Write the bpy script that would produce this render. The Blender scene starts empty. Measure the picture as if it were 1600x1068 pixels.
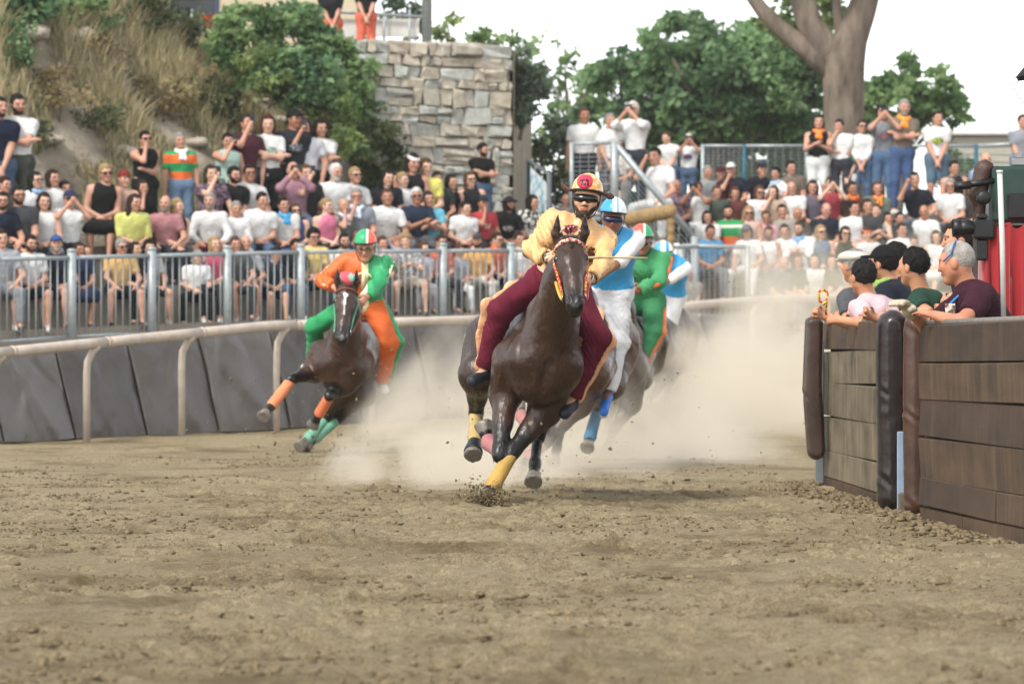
import bpy, math, random
import numpy as np
from mathutils import Vector, Matrix
R = math.radians
random.seed(7); rng = np.random.default_rng(7)
SC = bpy.context.scene
COL = SC.collection

# ------------------------------------------------------------------ camera, sky, sun, exposure
HC = 1.0            # camera height (m)
F = 6000.0          # focal length in photo pixels (photo is 1600 wide)
HOR = 551.0         # horizon line in the photo
cam_d = bpy.data.cameras.new('camera'); cam = bpy.data.objects.new('camera', cam_d); COL.objects.link(cam)
cam.location = (0, 0, HC); cam.rotation_euler = (R(90), 0, 0)
cam_d.sensor_width = 36; cam_d.lens = 36 * F / 1600; cam_d.shift_y = (HOR - 534) / 1600
cam_d.clip_start = .5; cam_d.clip_end = 3000
cam_d.dof.use_dof = True; cam_d.dof.focus_distance = 23.2; cam_d.dof.aperture_fstop = 4.8
SC.camera = cam

SUN_EL, SUN_AZ = 48, 218      # degrees; azimuth measured clockwise from +Y
w = bpy.data.worlds.new('World'); SC.world = w; w.use_nodes = True
nt = w.node_tree; bg = nt.nodes['Background']
sky = nt.nodes.new('ShaderNodeTexSky'); sky.sky_type = 'NISHITA'; sky.sun_disc = False
sky.sun_elevation = R(SUN_EL); sky.sun_rotation = R(SUN_AZ); sky.dust_density = 1.0; sky.air_density = 1.0; sky.ozone_density = 1
hsv = nt.nodes.new('ShaderNodeHueSaturation'); hsv.inputs['Saturation'].default_value = .16
hsv.inputs['Value'].default_value = 1.25
nt.links.new(sky.outputs[0], hsv.inputs['Color']); nt.links.new(hsv.outputs[0], bg.inputs['Color'])
bg.inputs['Strength'].default_value = .14
sd = bpy.data.lights.new('sun', 'SUN'); sd.energy = 1.85; sd.angle = R(13); sd.color = (1, .93, .82)
sun = bpy.data.objects.new('sun', sd); COL.objects.link(sun)
az, el = R(SUN_AZ), R(SUN_EL)
sdir = Vector((math.sin(az) * math.cos(el), math.cos(az) * math.cos(el), math.sin(el)))
sun.rotation_euler = sdir.to_track_quat('Z', 'Y').to_euler()
SC.view_settings.view_transform = 'Standard'; SC.view_settings.look = 'None'
SC.view_settings.exposure = .95; SC.view_settings.gamma = 1; SC.view_settings.use_curve_mapping = False
SC.cycles.max_bounces = 6; SC.cycles.diffuse_bounces = 2; SC.cycles.glossy_bounces = 2
SC.cycles.transmission_bounces = 3; SC.cycles.volume_bounces = 2; SC.cycles.transparent_max_bounces = 8
SC.cycles.use_denoising = True

def P(px, py, Y):
    """photo pixel at depth Y -> world point"""
    return np.array([(px - 800) / F * Y, Y, HC + (HOR - py) / F * Y])
def ground_z(x, y):
    t = (np.asarray(y, float) - 44.0) / 3.0
    return .056 * 3.0 * np.log1p(np.exp(np.clip(t, -30, 6))) 

# ------------------------------------------------------------------ materials
MC = {}
def lin(c):
    if isinstance(c, str):
        c = c.lstrip('#'); c = [int(c[i:i + 2], 16) / 255 for i in (0, 2, 4)]
        c = [v / 12.92 if v <= .04045 else ((v + .055) / 1.055) ** 2.4 for v in c]
    return (*c[:3], 1)
def mat(name, col, rough=.8, var=.12, scale=6.0, bump=0.0, bscale=30.0, metal=0.0, spec=.4, col2=None, detail=4, sheen=0, bdist=.01, coord='Object', stretch=None, coat=0):
    key = (name, str(col), rough, var, scale, bump, bscale, str(col2))
    if key in MC: return MC[key]
    m = bpy.data.materials.new(name); m.use_nodes = True; n = m.node_tree.nodes; L = m.node_tree.links
    b = n['Principled BSDF']; b.inputs['Roughness'].default_value = rough; b.inputs['Metallic'].default_value = metal
    b.inputs['Specular IOR Level'].default_value = spec
    if sheen: b.inputs['Sheen Weight'].default_value = sheen
    if coat: b.inputs['Coat Weight'].default_value = coat; b.inputs['Coat Roughness'].default_value = .25
    c = lin(col); tc = n.new('ShaderNodeTexCoord'); src = tc.outputs[coord]
    if stretch:
        mp = n.new('ShaderNodeMapping'); mp.inputs['Scale'].default_value = stretch; L.new(src, mp.inputs[0]); src = mp.outputs[0]
    if var or col2:
        nz = n.new('ShaderNodeTexNoise'); nz.inputs['Scale'].default_value = scale; nz.inputs['Detail'].default_value = detail
        L.new(src, nz.inputs['Vector'])
        cr = n.new('ShaderNodeValToRGB'); cr.color_ramp.elements[0].position = .3; cr.color_ramp.elements[1].position = .7
        if col2: cr.color_ramp.elements[0].color = c; cr.color_ramp.elements[1].color = lin(col2)
        else:
            cr.color_ramp.elements[0].color = tuple(v * (1 - var) for v in c[:3]) + (1,)
            cr.color_ramp.elements[1].color = tuple(min(1, v * (1 + var)) for v in c[:3]) + (1,)
        L.new(nz.outputs['Fac'], cr.inputs[0]); L.new(cr.outputs[0], b.inputs['Base Color'])
    else: b.inputs['Base Color'].default_value = c
    if bump:
        n2 = n.new('ShaderNodeTexNoise'); n2.inputs['Scale'].default_value = bscale; n2.inputs['Detail'].default_value = 3
        L.new(src, n2.inputs['Vector'])
        bp = n.new('ShaderNodeBump'); bp.inputs['Strength'].default_value = bump; bp.inputs['Distance'].default_value = bdist
        L.new(n2.outputs['Fac'], bp.inputs['Height']); L.new(bp.outputs[0], b.inputs['Normal'])
    MC[key] = m; return m
def soft(col, k=.74):
    c = lin(col); g = .3 * c[0] + .59 * c[1] + .11 * c[2]; return tuple(g + (v - g) * k for v in c[:3])
def cloth(col, name='cloth'):
    col = soft(col) if isinstance(col, str) else col
    return mat(name, col, .88, .10, 5, .7, 11, spec=.15, bdist=.035)
def satin(col, name='satin'): return mat(name, col, .36, .10, 4, .9, 9, spec=.5, bdist=.03)
def bands_mat(name, cols, edges, axis=2, rough=.85, wig=0):
    """cloth woven in bands along an object axis"""
    key = (name, str(cols), str(edges))
    if key in MC: return MC[key]
    m = bpy.data.materials.new(name); m.use_nodes = True; n = m.node_tree.nodes; L = m.node_tree.links
    b = n['Principled BSDF']; b.inputs['Roughness'].default_value = rough
    tc = n.new('ShaderNodeTexCoord'); sp = n.new('ShaderNodeSeparateXYZ'); L.new(tc.outputs['Object'], sp.inputs[0])
    mr = n.new('ShaderNodeMapRange'); mr.inputs[1].default_value = edges[0]; mr.inputs[2].default_value = edges[-1]
    L.new(sp.outputs[axis], mr.inputs[0])
    cr = n.new('ShaderNodeValToRGB'); cr.color_ramp.interpolation = 'CONSTANT'
    span = edges[-1] - edges[0]
    while len(cr.color_ramp.elements) < len(cols): cr.color_ramp.elements.new(.5)
    for i, c in enumerate(cols):
        cr.color_ramp.elements[i].position = max(0, (edges[i] - edges[0]) / span); cr.color_ramp.elements[i].color = lin(c)
    L.new(mr.outputs[0], cr.inputs[0]); L.new(cr.outputs[0], b.inputs['Base Color'])
    nz = n.new('ShaderNodeTexNoise'); nz.inputs['Scale'].default_value = 11; L.new(tc.outputs['Object'], nz.inputs['Vector'])
    bp = n.new('ShaderNodeBump'); bp.inputs['Strength'].default_value = .5; bp.inputs['Distance'].default_value = .03
    L.new(nz.outputs['Fac'], bp.inputs['Height']); L.new(bp.outputs[0], b.inputs['Normal'])
    MC[key] = m; return m
def spots_mat(name, c1, c2, scale=14, th=.5):
    """printed fabric with irregular patches"""
    key = (name, str(c1), str(c2), scale)
    if key in MC: return MC[key]
    m = bpy.data.materials.new(name); m.use_nodes = True; n = m.node_tree.nodes; L = m.node_tree.links
    b = n['Principled BSDF']; b.inputs['Roughness'].default_value = .85
    tc = n.new('ShaderNodeTexCoord'); nz = n.new('ShaderNodeTexNoise'); nz.inputs['Scale'].default_value = scale; L.new(tc.outputs['Object'], nz.inputs['Vector'])
    cr = n.new('ShaderNodeValToRGB'); e = cr.color_ramp.elements; e[0].position = th - .03; e[1].position = th + .03; e[0].color = lin(c1); e[1].color = lin(c2)
    L.new(nz.outputs['Fac'], cr.inputs[0]); L.new(cr.outputs[0], b.inputs['Base Color'])
    MC[key] = m; return m
def skin_mat(tone, beard=None, lips=None):
    """skin; mesh attribute 'face' marks eyes/brows (R), lips (G), beard zone (B)"""
    key = ('skin', tone, beard)
    if key in MC: return MC[key]
    m = bpy.data.materials.new('skin'); m.use_nodes = True; n = m.node_tree.nodes; L = m.node_tree.links
    b = n['Principled BSDF']; b.inputs['Roughness'].default_value = .5; b.inputs['Specular IOR Level'].default_value = .35
    at = n.new('ShaderNodeAttribute'); at.attribute_name = 'face'; sp = n.new('ShaderNodeSeparateColor'); L.new(at.outputs['Color'], sp.inputs[0])
    tc = n.new('ShaderNodeTexCoord'); nz = n.new('ShaderNodeTexNoise'); nz.inputs['Scale'].default_value = 9; L.new(tc.outputs['Object'], nz.inputs['Vector'])
    c = lin(tone)
    cr = n.new('ShaderNodeValToRGB'); cr.color_ramp.elements[0].position = .3; cr.color_ramp.elements[1].position = .7
    cr.color_ramp.elements[0].color = (c[0] * .9, c[1] * .83, c[2] * .8, 1); cr.color_ramp.elements[1].color = (min(1, c[0] * 1.06), min(1, c[1] * 1.06), min(1, c[2] * 1.06), 1)
    L.new(nz.outputs['Fac'], cr.inputs[0]); cur = cr.outputs[0]
    for ch, cc in ((2, lin(beard) if beard else None), (1, (c[0] * .75, c[1] * .45, c[2] * .42, 1)), (0, (.02, .014, .012, 1))):
        if cc is None: continue
        mx = n.new('ShaderNodeMix'); mx.data_type = 'RGBA'; L.new(sp.outputs[ch], mx.inputs['Factor']); L.new(cur, mx.inputs['A']); mx.inputs['B'].default_value = cc; cur = mx.outputs['Result']
    L.new(cur, b.inputs['Base Color']); b.inputs['Subsurface Weight'].default_value = .0
    MC[key] = m; return m

# ------------------------------------------------------------------ objects
def link(name, me, m=None, parent=None, loc=None):
    o = bpy.data.objects.new(name, me); COL.objects.link(o)
    if parent is not None: o.parent = parent
    if loc is not None: o.location = loc
    if m is not None and me is not None:
        if not me.materials: me.materials.append(None)
        if isinstance(m, (list, tuple)):
            while len(me.materials) < len(m): me.materials.append(None)
            for i, mm in enumerate(m): o.material_slots[i].link = 'OBJECT'; o.material_slots[i].material = mm
        else: o.material_slots[0].link = 'OBJECT'; o.material_slots[0].material = m
    return o
def empty(name, loc=(0, 0, 0), rz=0):
    o = bpy.data.objects.new(name, None); COL.objects.link(o); o.location = loc; o.rotation_euler = (0, 0, rz); o.empty_display_size = .1
    return o
def tag(o, label=None, cat=None, group=None, kind=None):
    if label: o['label'] = label
    if cat: o['category'] = cat
    if group: o['group'] = group
    if kind: o['kind'] = kind
    return o
def mesh_np(name, V, Fc, smooth=True):
    me = bpy.data.meshes.new(name); V = np.asarray(V, np.float32)
    if isinstance(Fc, np.ndarray) and Fc.ndim == 2:
        k = Fc.shape[1]; nf = len(Fc)
        me.vertices.add(len(V)); me.vertices.foreach_set('co', V.ravel())
        me.loops.add(nf * k); me.loops.foreach_set('vertex_index', Fc.astype(np.int32).ravel())
        me.polygons.add(nf); me.polygons.foreach_set('loop_start', np.arange(0, nf * k, k, dtype=np.int32))
        me.update(calc_edges=True); me.validate()
    else: me.from_pydata([tuple(v) for v in V], [], [tuple(f) for f in Fc]); me.update()
    if smooth: me.polygons.foreach_set('use_smooth', np.ones(len(me.polygons), bool))
    return me
class MB:
    """collects simple shapes into one mesh"""
    def __init__(s): s.V = []; s.F = []; s.n = 0
    def add(s, V, Fc):
        s.V += [tuple(v) for v in V]; s.F += [tuple(i + s.n for i in f) for f in Fc]; s.n = len(s.V); return s
    def box(s, lo, hi, M=None, bev=0):
        x0, y0, z0 = lo; x1, y1, z1 = hi
        if bev:
            V = []; Fc = []
            b = bev
            for (zz, ins) in ((z0, b), (z0 + b, 0), (z1 - b, 0), (z1, b)):
                for (x, y) in ((x0 + b + ins * 0, y0 + ins), (x1 - b, y0 + ins), (x1 - ins, y0 + b), (x1 - ins, y1 - b), (x1 - b, y1 - ins), (x0 + b, y1 - ins), (x0 + ins, y1 - b), (x0 + ins, y0 + b)): V.append((x, y, zz))
            for k in range(3):
                for i in range(8): Fc.append((k * 8 + i, k * 8 + (i + 1) % 8, k * 8 + 8 + (i + 1) % 8, k * 8 + 8 + i))
            Fc.append(tuple(range(7, -1, -1))); Fc.append(tuple(range(24, 32)))
        else:
            V = [(x0, y0, z0), (x1, y0, z0), (x1, y1, z0), (x0, y1, z0), (x0, y0, z1), (x1, y0, z1), (x1, y1, z1), (x0, y1, z1)]
            Fc = [(3, 2, 1, 0), (4, 5, 6, 7), (0, 1, 5, 4), (1, 2, 6, 5), (2, 3, 7, 6), (3, 0, 4, 7)]
        if M is not None: V = [tuple(M @ Vector(v)) for v in V]
        return s.add(V, Fc)
    def tube(s, pts, r, n=8, cap=True):
        pts = [np.asarray(p, float) for p in pts]; rs = r if hasattr(r, '__len__') else [r] * len(pts)
        V = []; up = None
        for i, p in enumerate(pts):
            d = pts[min(i + 1, len(pts) - 1)] - pts[max(i - 1, 0)]; d = d / (np.linalg.norm(d) + 1e-9)
            if up is None: up = np.array([0, 0, 1.]) if abs(d[2]) < .9 else np.array([1., 0, 0])
            a = np.cross(d, up); a /= np.linalg.norm(a) + 1e-9; b = np.cross(a, d); up = b
            for k in range(n):
                t = 2 * math.pi * k / n; V.append(p + rs[i] * (a * math.cos(t) + b * math.sin(t)))
        Fc = []
        for i in range(len(pts) - 1):
            for k in range(n): Fc.append((i * n + k, i * n + (k + 1) % n, (i + 1) * n + (k + 1) % n, (i + 1) * n + k))
        if cap: Fc.append(tuple(range(n - 1, -1, -1))); Fc.append(tuple(range((len(pts) - 1) * n, len(pts) * n)))
        return s.add(V, Fc)
    def lathe(s, prof, n=16, M=None):
        V = []; Fc = []
        for (r_, z) in prof:
            for k in range(n): t = 2 * math.pi * k / n; V.append((r_ * math.cos(t), r_ * math.sin(t), z))
        for i in range(len(prof) - 1):
            for k in range(n): Fc.append((i * n + k, i * n + (k + 1) % n, (i + 1) * n + (k + 1) % n, (i + 1) * n + k))
        Fc.append(tuple(range(n - 1, -1, -1))); Fc.append(tuple(range((len(prof) - 1) * n, len(prof) * n)))
        if M is not None: V = [tuple(M @ Vector(v)) for v in V]
        return s.add(V, Fc)
    def mesh(s, name, smooth=False): 
        me = mesh_np(name, np.array(s.V, np.float32), s.F, smooth); return me
    def build(s, name, m=None, parent=None, smooth=False, loc=None): return link(name, s.mesh(name, smooth), m, parent, loc)
def grid_faces(nu, nv, off=0):
    i = np.arange(nu - 1)[:, None] * nv + np.arange(nv - 1)[None, :] + off
    return np.stack([i, i + 1, i + nv + 1, i + nv], -1).reshape(-1, 4)

# ------------------------------------------------------------------ implicit surfaces -> one continuous mesh
def A3(*v): return np.array(v, float)
def unit(v): v = np.asarray(v, float); return v / (np.linalg.norm(v) + 1e-9)
def cone(a, b, ra, rb=None, k=.03, n=None, q=1.0, flat=False):
    """round cone a->b; n,q: flattened by q along direction n; flat: ends cut square at b"""
    return dict(t='c', a=np.asarray(a, float), b=np.asarray(b, float), ra=ra, rb=ra if rb is None else rb, k=k, n=None if n is None else unit(n), q=q, flat=flat)
def ell(c, r, B=None, k=.03, sub=False):
    return dict(t='e', c=np.asarray(c, float), r=np.asarray(r, float), B=np.eye(3) if B is None else B, k=k, sub=sub)
def half(p, n, k=.01): return dict(t='h', p=np.asarray(p, float), n=unit(n), k=k)          # cut away the side n points to
def prim_bounds(p, g):
    if p['t'] == 'c':
        m = max(p['ra'], p['rb']) + p['k'] + g
        return np.minimum(p['a'], p['b']) - m, np.maximum(p['a'], p['b']) + m
    m = p['r'].max() + p['k'] + g
    return p['c'] - m, p['c'] + m
def prim_dist(p, X, Y, Z, g):
    if p['t'] == 'c':
        ax, ay, az = p['a']; d = p['b'] - p['a']; dd = d @ d + 1e-12
        px, py, pz = X - ax, Y - ay, Z - az
        t = (px * d[0] + py * d[1] + pz * d[2]) / dd
        tc = np.clip(t, 0, 1 if not p['flat'] else 1.6)
        px, py, pz = px - tc * d[0], py - tc * d[1], pz - tc * d[2]
        s = 1.0
        if p['n'] is not None:
            n = p['n']; h = (px * n[0] + py * n[1] + pz * n[2]) * (1 / p['q'] - 1)
            px, py, pz = px + h * n[0], py + h * n[1], pz + h * n[2]; s = .5 + .5 * p['q']
        r = p['ra'] + (p['rb'] - p['ra']) * np.clip(tc, 0, 1.6) + g
        D = (np.sqrt(px * px + py * py + pz * pz) - r) * s
        if p['flat']: D = np.maximum(D, (t - 1) * math.sqrt(dd))
        return D
    c = p['c']; B = p['B']; px, py, pz = X - c[0], Y - c[1], Z - c[2]; r = p['r'] + g
    q = [(px * B[0, i] + py * B[1, i] + pz * B[2, i]) for i in range(3)]
    k0 = np.sqrt((q[0] / r[0]) ** 2 + (q[1] / r[1]) ** 2 + (q[2] / r[2]) ** 2) + 1e-9
    k1 = np.sqrt((q[0] / r[0] ** 2) ** 2 + (q[1] / r[1] ** 2) ** 2 + (q[2] / r[2] ** 2) ** 2) + 1e-9
    return k0 * (k0 - 1) / k1
def axis_pts(lo, hi, h, fine=None):
    if fine is None: return np.arange(lo, hi + h, h)
    f0, f1, hf = fine; f0 = max(f0, lo); f1 = min(f1, hi)
    return np.concatenate([np.arange(lo, f0, h), np.arange(f0, f1, hf), np.arange(f1, hi + h, h)])
def sdf_mesh(prims, h=.015, grow=0.0, cuts=(), fine=None, noise=None):
    lo = np.full(3, 1e9); hi = -lo
    for p in prims:
        if p['t'] == 'h' or p.get('sub'): continue
        a, b = prim_bounds(p, grow); lo = np.minimum(lo, a); hi = np.maximum(hi, b)
    lo -= 2 * h; hi += 2 * h
    ax = [axis_pts(lo[i], hi[i], h, None if fine is None else (fine[0][i] - fine[1], fine[0][i] + fine[1], fine[2])) for i in range(3)]
    Fd = np.full((len(ax[0]), len(ax[1]), len(ax[2])), .25, np.float32)
    for p in prims:
        if p['t'] == 'h': continue
        a, b = prim_bounds(p, grow); s = [slice(max(0, np.searchsorted(ax[i], a[i] - 2 * h) - 1), np.searchsorted(ax[i], b[i] + 2 * h) + 1) for i in range(3)]
        X = ax[0][s[0]][:, None, None]; Y = ax[1][s[1]][None, :, None]; Z = ax[2][s[2]][None, None, :]
        D = prim_dist(p, X, Y, Z, grow); f = Fd[s[0], s[1], s[2]]; k = p['k']
        if p.get('sub'):
            D = -D; hh = np.clip(.5 - .5 * (f - D) / k, 0, 1); Fd[s[0], s[1], s[2]] = f + (D - f) * hh + k * hh * (1 - hh)
        else:
            hh = np.clip(.5 + .5 * (f - D) / k, 0, 1); Fd[s[0], s[1], s[2]] = f + (D - f) * hh - k * hh * (1 - hh)
    X = ax[0][:, None, None]; Y = ax[1][None, :, None]; Z = ax[2][None, None, :]
    if noise is not None: Fd += noise(X, Y, Z).astype(np.float32)
    for c in cuts:
        D = c(X, Y, Z) if callable(c) else (X - c['p'][0]) * c['n'][0] + (Y - c['p'][1]) * c['n'][1] + (Z - c['p'][2]) * c['n'][2]
        Fd = np.maximum(Fd, D).astype(np.float32)
    Fd[0] = Fd[-1] = .1; Fd[:, 0] = Fd[:, -1] = .1; Fd[:, :, 0] = Fd[:, :, -1] = .1
    return surface_nets(Fd, ax)
def surface_nets(Fd, ax):
    S = Fd < 0
    nx, ny, nz = [n - 1 for n in Fd.shape]
    cnt = np.zeros((nx, ny, nz), np.int8)
    for i in (0, 1):
        for j in (0, 1):
            for k in (0, 1): cnt += S[i:nx + i, j:ny + j, k:nz + k]
    I, J, K = np.nonzero((cnt > 0) & (cnt < 8))
    idx = np.full((nx, ny, nz), -1, np.int32); idx[I, J, K] = np.arange(len(I))
    acc = np.zeros((len(I), 3)); num = np.zeros(len(I))
    corners = [(i, j, k) for i in (0, 1) for j in (0, 1) for k in (0, 1)]
    vals = {c: Fd[I + c[0], J + c[1], K + c[2]].astype(float) for c in corners}
    for c in corners:
        for a in range(3):
            if c[a] == 0:
                d = list(c); d[a] = 1; d = tuple(d)
                v0, v1 = vals[c], vals[d]; m = (v0 < 0) != (v1 < 0)
                t = np.where(m, v0 / np.where(m, v0 - v1, 1), 0)
                pt = np.zeros((len(I), 3)); 
                for b in range(3): pt[:, b] = c[b] if b != a else t
                acc += np.where(m[:, None], pt, 0); num += m
    pos = acc / np.maximum(num, 1)[:, None]
    V = np.zeros((len(I), 3))
    for a, ii in enumerate((I, J, K)):
        V[:, a] = ax[a][ii] + pos[:, a] * (ax[a][ii + 1] - ax[a][ii])
    quads = []
    for a in range(3):
        s0 = [slice(1, -1)] * 3; s1 = [slice(1, -1)] * 3; s0[a] = slice(0, -1); s1[a] = slice(1, None)
        A = S[tuple(s0)]; B = S[tuple(s1)]; m = A != B
        g = np.argwhere(m); fl = A[m]
        off = np.ones(3, int); off[a] = 0; g = g + off
        b, c = [(1, 2), (2, 0), (0, 1)][a]
        def cell(db, dc):
            q = g.copy(); q[:, b] += db; q[:, c] += dc; return idx[q[:, 0], q[:, 1], q[:, 2]]
        Q = np.stack([cell(-1, -1), cell(0, -1), cell(0, 0), cell(-1, 0)], 1)
        Q[~fl] = Q[~fl][:, ::-1]; quads.append(Q)
    Q = np.concatenate(quads); Q = Q[(Q >= 0).all(1)]
    return V, Q
def ik(a, c, l1, l2, pole):
    a, c, pole = map(lambda v: np.asarray(v, float), (a, c, pole)); d = c - a; L = np.linalg.norm(d)
    if L > (l1 + l2) * .995: c = a + d / L * (l1 + l2) * .995; d = c - a; L = np.linalg.norm(d)
    x = (l1 * l1 - l2 * l2 + L * L) / (2 * L); h = math.sqrt(max(l1 * l1 - x * x, 0)); u = d / L
    pl = pole - u * (pole @ u); return a + u * x + unit(pl) * h, c
def noise3(amp, freq, seed=0):
    r_ = np.random.default_rng(seed); W = r_.normal(size=(6, 3)) * freq; ph = r_.uniform(0, 6.28, 6)
    def f(X, Y, Z):
        o = 0
        for w_, p_ in zip(W, ph): o = o + np.sin(w_[0] * X + w_[1] * Y + w_[2] * Z + p_)
        return o * (amp / 3)
    return f
def smooth01(x): x = np.clip(x, 0, 1); return x * x * (3 - 2 * x)
def rings(prims, h, name, m, root, grow=0.0, nz=None, cuts=()):
    V, Q = sdf_mesh(prims, h, grow=grow, noise=nz, cuts=cuts); return link(name, mesh_np(name, V, Q), m, root)
# ------------------------------------------------------------------ people
def rot_about(v, ax, ang):
    ax = unit(ax); v = np.asarray(v, float); return v * math.cos(ang) + np.cross(ax, v) * math.sin(ang) + ax * (ax @ v) * (1 - math.cos(ang))
def head_basis(fwd, up):
    f = unit(fwd); u = unit(np.asarray(up, float) - f * (np.asarray(up, float) @ f)); return np.stack([np.cross(u, f), f, u], 1)   # columns left, forward, up
def make_J(pel, nek, fwd, hfwd, haL, haR, anL, anR, sc=1.0, poleL=None, poleR=None, kpL=None, kpR=None, hup=(0, 0, 1), toL=None, toR=None, headoff=None, palmL=None, palmR=None, curl=.5, shw=.185):
    pel, nek = np.asarray(pel, float), np.asarray(nek, float); up = unit(nek - pel); fwd = unit(np.asarray(fwd, float) - up * (np.asarray(fwd, float) @ up)); left = np.cross(up, fwd)
    J = dict(pel=pel, nek=nek, up=up, fwd=fwd, left=left, sc=sc); HB = head_basis(hfwd, hup); J['HB'] = HB
    J['hc'] = nek + up * .06 * sc + HB[:, 2] * .105 * sc + HB[:, 1] * .025 * sc if headoff is None else nek + np.asarray(headoff, float)
    for s, nm, ha, an, pole, kp, to, palm in ((1, 'L', haL, anL, poleL, kpL, toL, palmL), (-1, 'R', haR, anR, poleR, kpR, toR, palmR)):
        sh = nek - up * .065 * sc + left * s * shw * sc; hip = pel + left * s * .09 * sc
        pole = np.asarray(pole if pole is not None else left * s * .6 - up * .6 - fwd * .3, float); kp = np.asarray(kp if kp is not None else fwd + left * s * .25, float)
        el, wr = ik(sh, ha, .285 * sc, .25 * sc, pole); kn, an2 = ik(hip, an, .43 * sc, .42 * sc, kp)
        J['sh' + nm], J['el' + nm], J['wr' + nm], J['hip' + nm], J['kn' + nm], J['an' + nm] = sh, el, wr, hip, kn, an2
        hd = unit(wr - el); J['hd' + nm] = hd
        J['palm' + nm] = unit(palm) if palm is not None else unit(np.cross(hd, up) * s + A3(0, 0, -.3))
        J['to' + nm] = np.asarray(to, float) if to is not None else an2 + (fwd * .16 + A3(0, 0, -.05)) * sc
    J['curl'] = curl
    return J
def hand_prims(J, s, nm, hero):
    sc = J['sc']; wr, d = J['wr' + nm], J['hd' + nm]; pn = J['palm' + nm]; pn = unit(pn - d * (pn @ d)); lat = np.cross(d, pn)
    if not hero:
        return [cone(wr, wr + d * .07 * sc, .028 * sc, .036 * sc, k=.02, n=pn, q=.6), cone(wr + d * .08 * sc, wr + d * .13 * sc + pn * .03 * sc, .028 * sc, .02 * sc, k=.02, n=pn, q=.6)]
    P_ = [cone(wr, wr + d * .075 * sc, .026 * sc, .04 * sc, k=.015, n=pn, q=.5)]
    c = J['curl']
    for i, (o, ln) in enumerate(((-.033, .9), (-.011, 1.0), (.011, .95), (.033, .75))):
        p = wr + (d * .088 + lat * o) * sc; dd = d
        for seg, L in enumerate((.042, .028, .022)):
            dd = rot_about(dd, np.cross(d, pn), c * (.9, 1.0, .8)[seg] * 1.25); q_ = p + unit(dd) * L * ln * sc
            P_.append(cone(p, q_, (.0105 - .001 * seg) * sc, (.0095 - .001 * seg) * sc, k=.004)); p = q_
    t0 = wr + (d * .025 - lat * .03 * s) * sc; t1 = t0 + unit(d * .7 - lat * .6 * s + pn * .4) * .045 * sc; t2 = t1 + unit(d * .8 + pn * .6 + lat * .2 * s) * .035 * sc
    return P_ + [cone(t0, t1, .015 * sc, .012 * sc, k=.012), cone(t1, t2, .0115 * sc, .009 * sc, k=.006)]
def head_prims(J, fat=1.0):
    B = J['HB']; c = J['hc']; sc = J['sc']
    def h(x, y, z): return c + B @ (A3(x, y, z) * sc)
    return [ell(h(0, -.012, .025), A3(.075, .095, .092) * sc, B, k=.03), cone(h(0, .03, -.02), h(0, .05, -.088), .064 * sc * fat, .03 * sc * fat, k=.04),
            cone(h(-.035, .01, -.045), h(-.012, .055, -.09), .035 * sc * fat, .02 * sc, k=.03), cone(h(.035, .01, -.045), h(.012, .055, -.09), .035 * sc * fat, .02 * sc, k=.03),
            cone(h(-.034, .07, .024), h(.034, .07, .024), .013 * sc, k=.022), cone(h(0, .086, .006), h(0, .1, -.03), .0085 * sc, .0125 * sc, k=.016),
            cone(h(-.042, .066, -.022), h(-.036, .06, -.04), .022 * sc, .018 * sc, k=.02), cone(h(.042, .066, -.022), h(.036, .06, -.04), .022 * sc, .018 * sc, k=.02),
            cone(h(-.014, .084, -.057), h(.014, .084, -.057), .009 * sc, k=.01),
            ell(h(-.034, .097, .001), A3(.016, .013, .009) * sc, B, k=.012, sub=True), ell(h(.034, .097, .001), A3(.016, .013, .009) * sc, B, k=.012, sub=True),
            ell(h(.079, -.008, -.008), A3(.010, .022, .033) * sc, B, k=.012), ell(h(-.079, -.008, -.008), A3(.010, .022, .033) * sc, B, k=.012)]
def torso_prims(J, fat=1.0):
    sc = J['sc']; f = J['fwd']; L = J['left']; up = J['up']; pel, nek = J['pel'], J['nek']
    mid = pel + (nek - pel) * .45; che = pel + (nek - pel) * .72
    return [cone(J['hipL'] - f * .01, J['hipR'] - f * .01, .115 * sc * fat, k=.06, n=f, q=.9), cone(pel + up * .04, mid, .145 * sc * fat, .14 * sc * fat, k=.06, n=f, q=.72),
            cone(mid, che + f * .01, .145 * sc * fat, .165 * sc, k=.06, n=f, q=.7), cone(J['shL'] - L * .02 * sc, J['shR'] + L * .02 * sc, .062 * sc, k=.06),
            cone(che + L * .07 * sc, che - L * .07 * sc, .115 * sc, k=.05, n=f, q=.9)]
def limb_prims(J, arms=True, legs=True):
    sc = J['sc']; P_ = []
    for nm in 'LR':
        if arms: P_ += [cone(J['sh' + nm], J['el' + nm], .052 * sc, .04 * sc, k=.035), cone(J['el' + nm], J['wr' + nm], .042 * sc, .027 * sc, k=.025)]
        if legs:
            P_ += [cone(J['hip' + nm], J['kn' + nm], .092 * sc, .058 * sc, k=.05), cone(J['kn' + nm], J['an' + nm], .056 * sc, .036 * sc, k=.03),
                   cone(J['kn' + nm] * .72 + J['an' + nm] * .28 - J['fwd'] * .012, J['kn' + nm] * .5 + J['an' + nm] * .5 - J['fwd'] * .01, .055 * sc, .045 * sc, k=.03),
                   cone(J['an' + nm] + A3(0, 0, -.03) * sc, J['to' + nm], .036 * sc, .03 * sc, k=.03)]
    return P_
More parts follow.
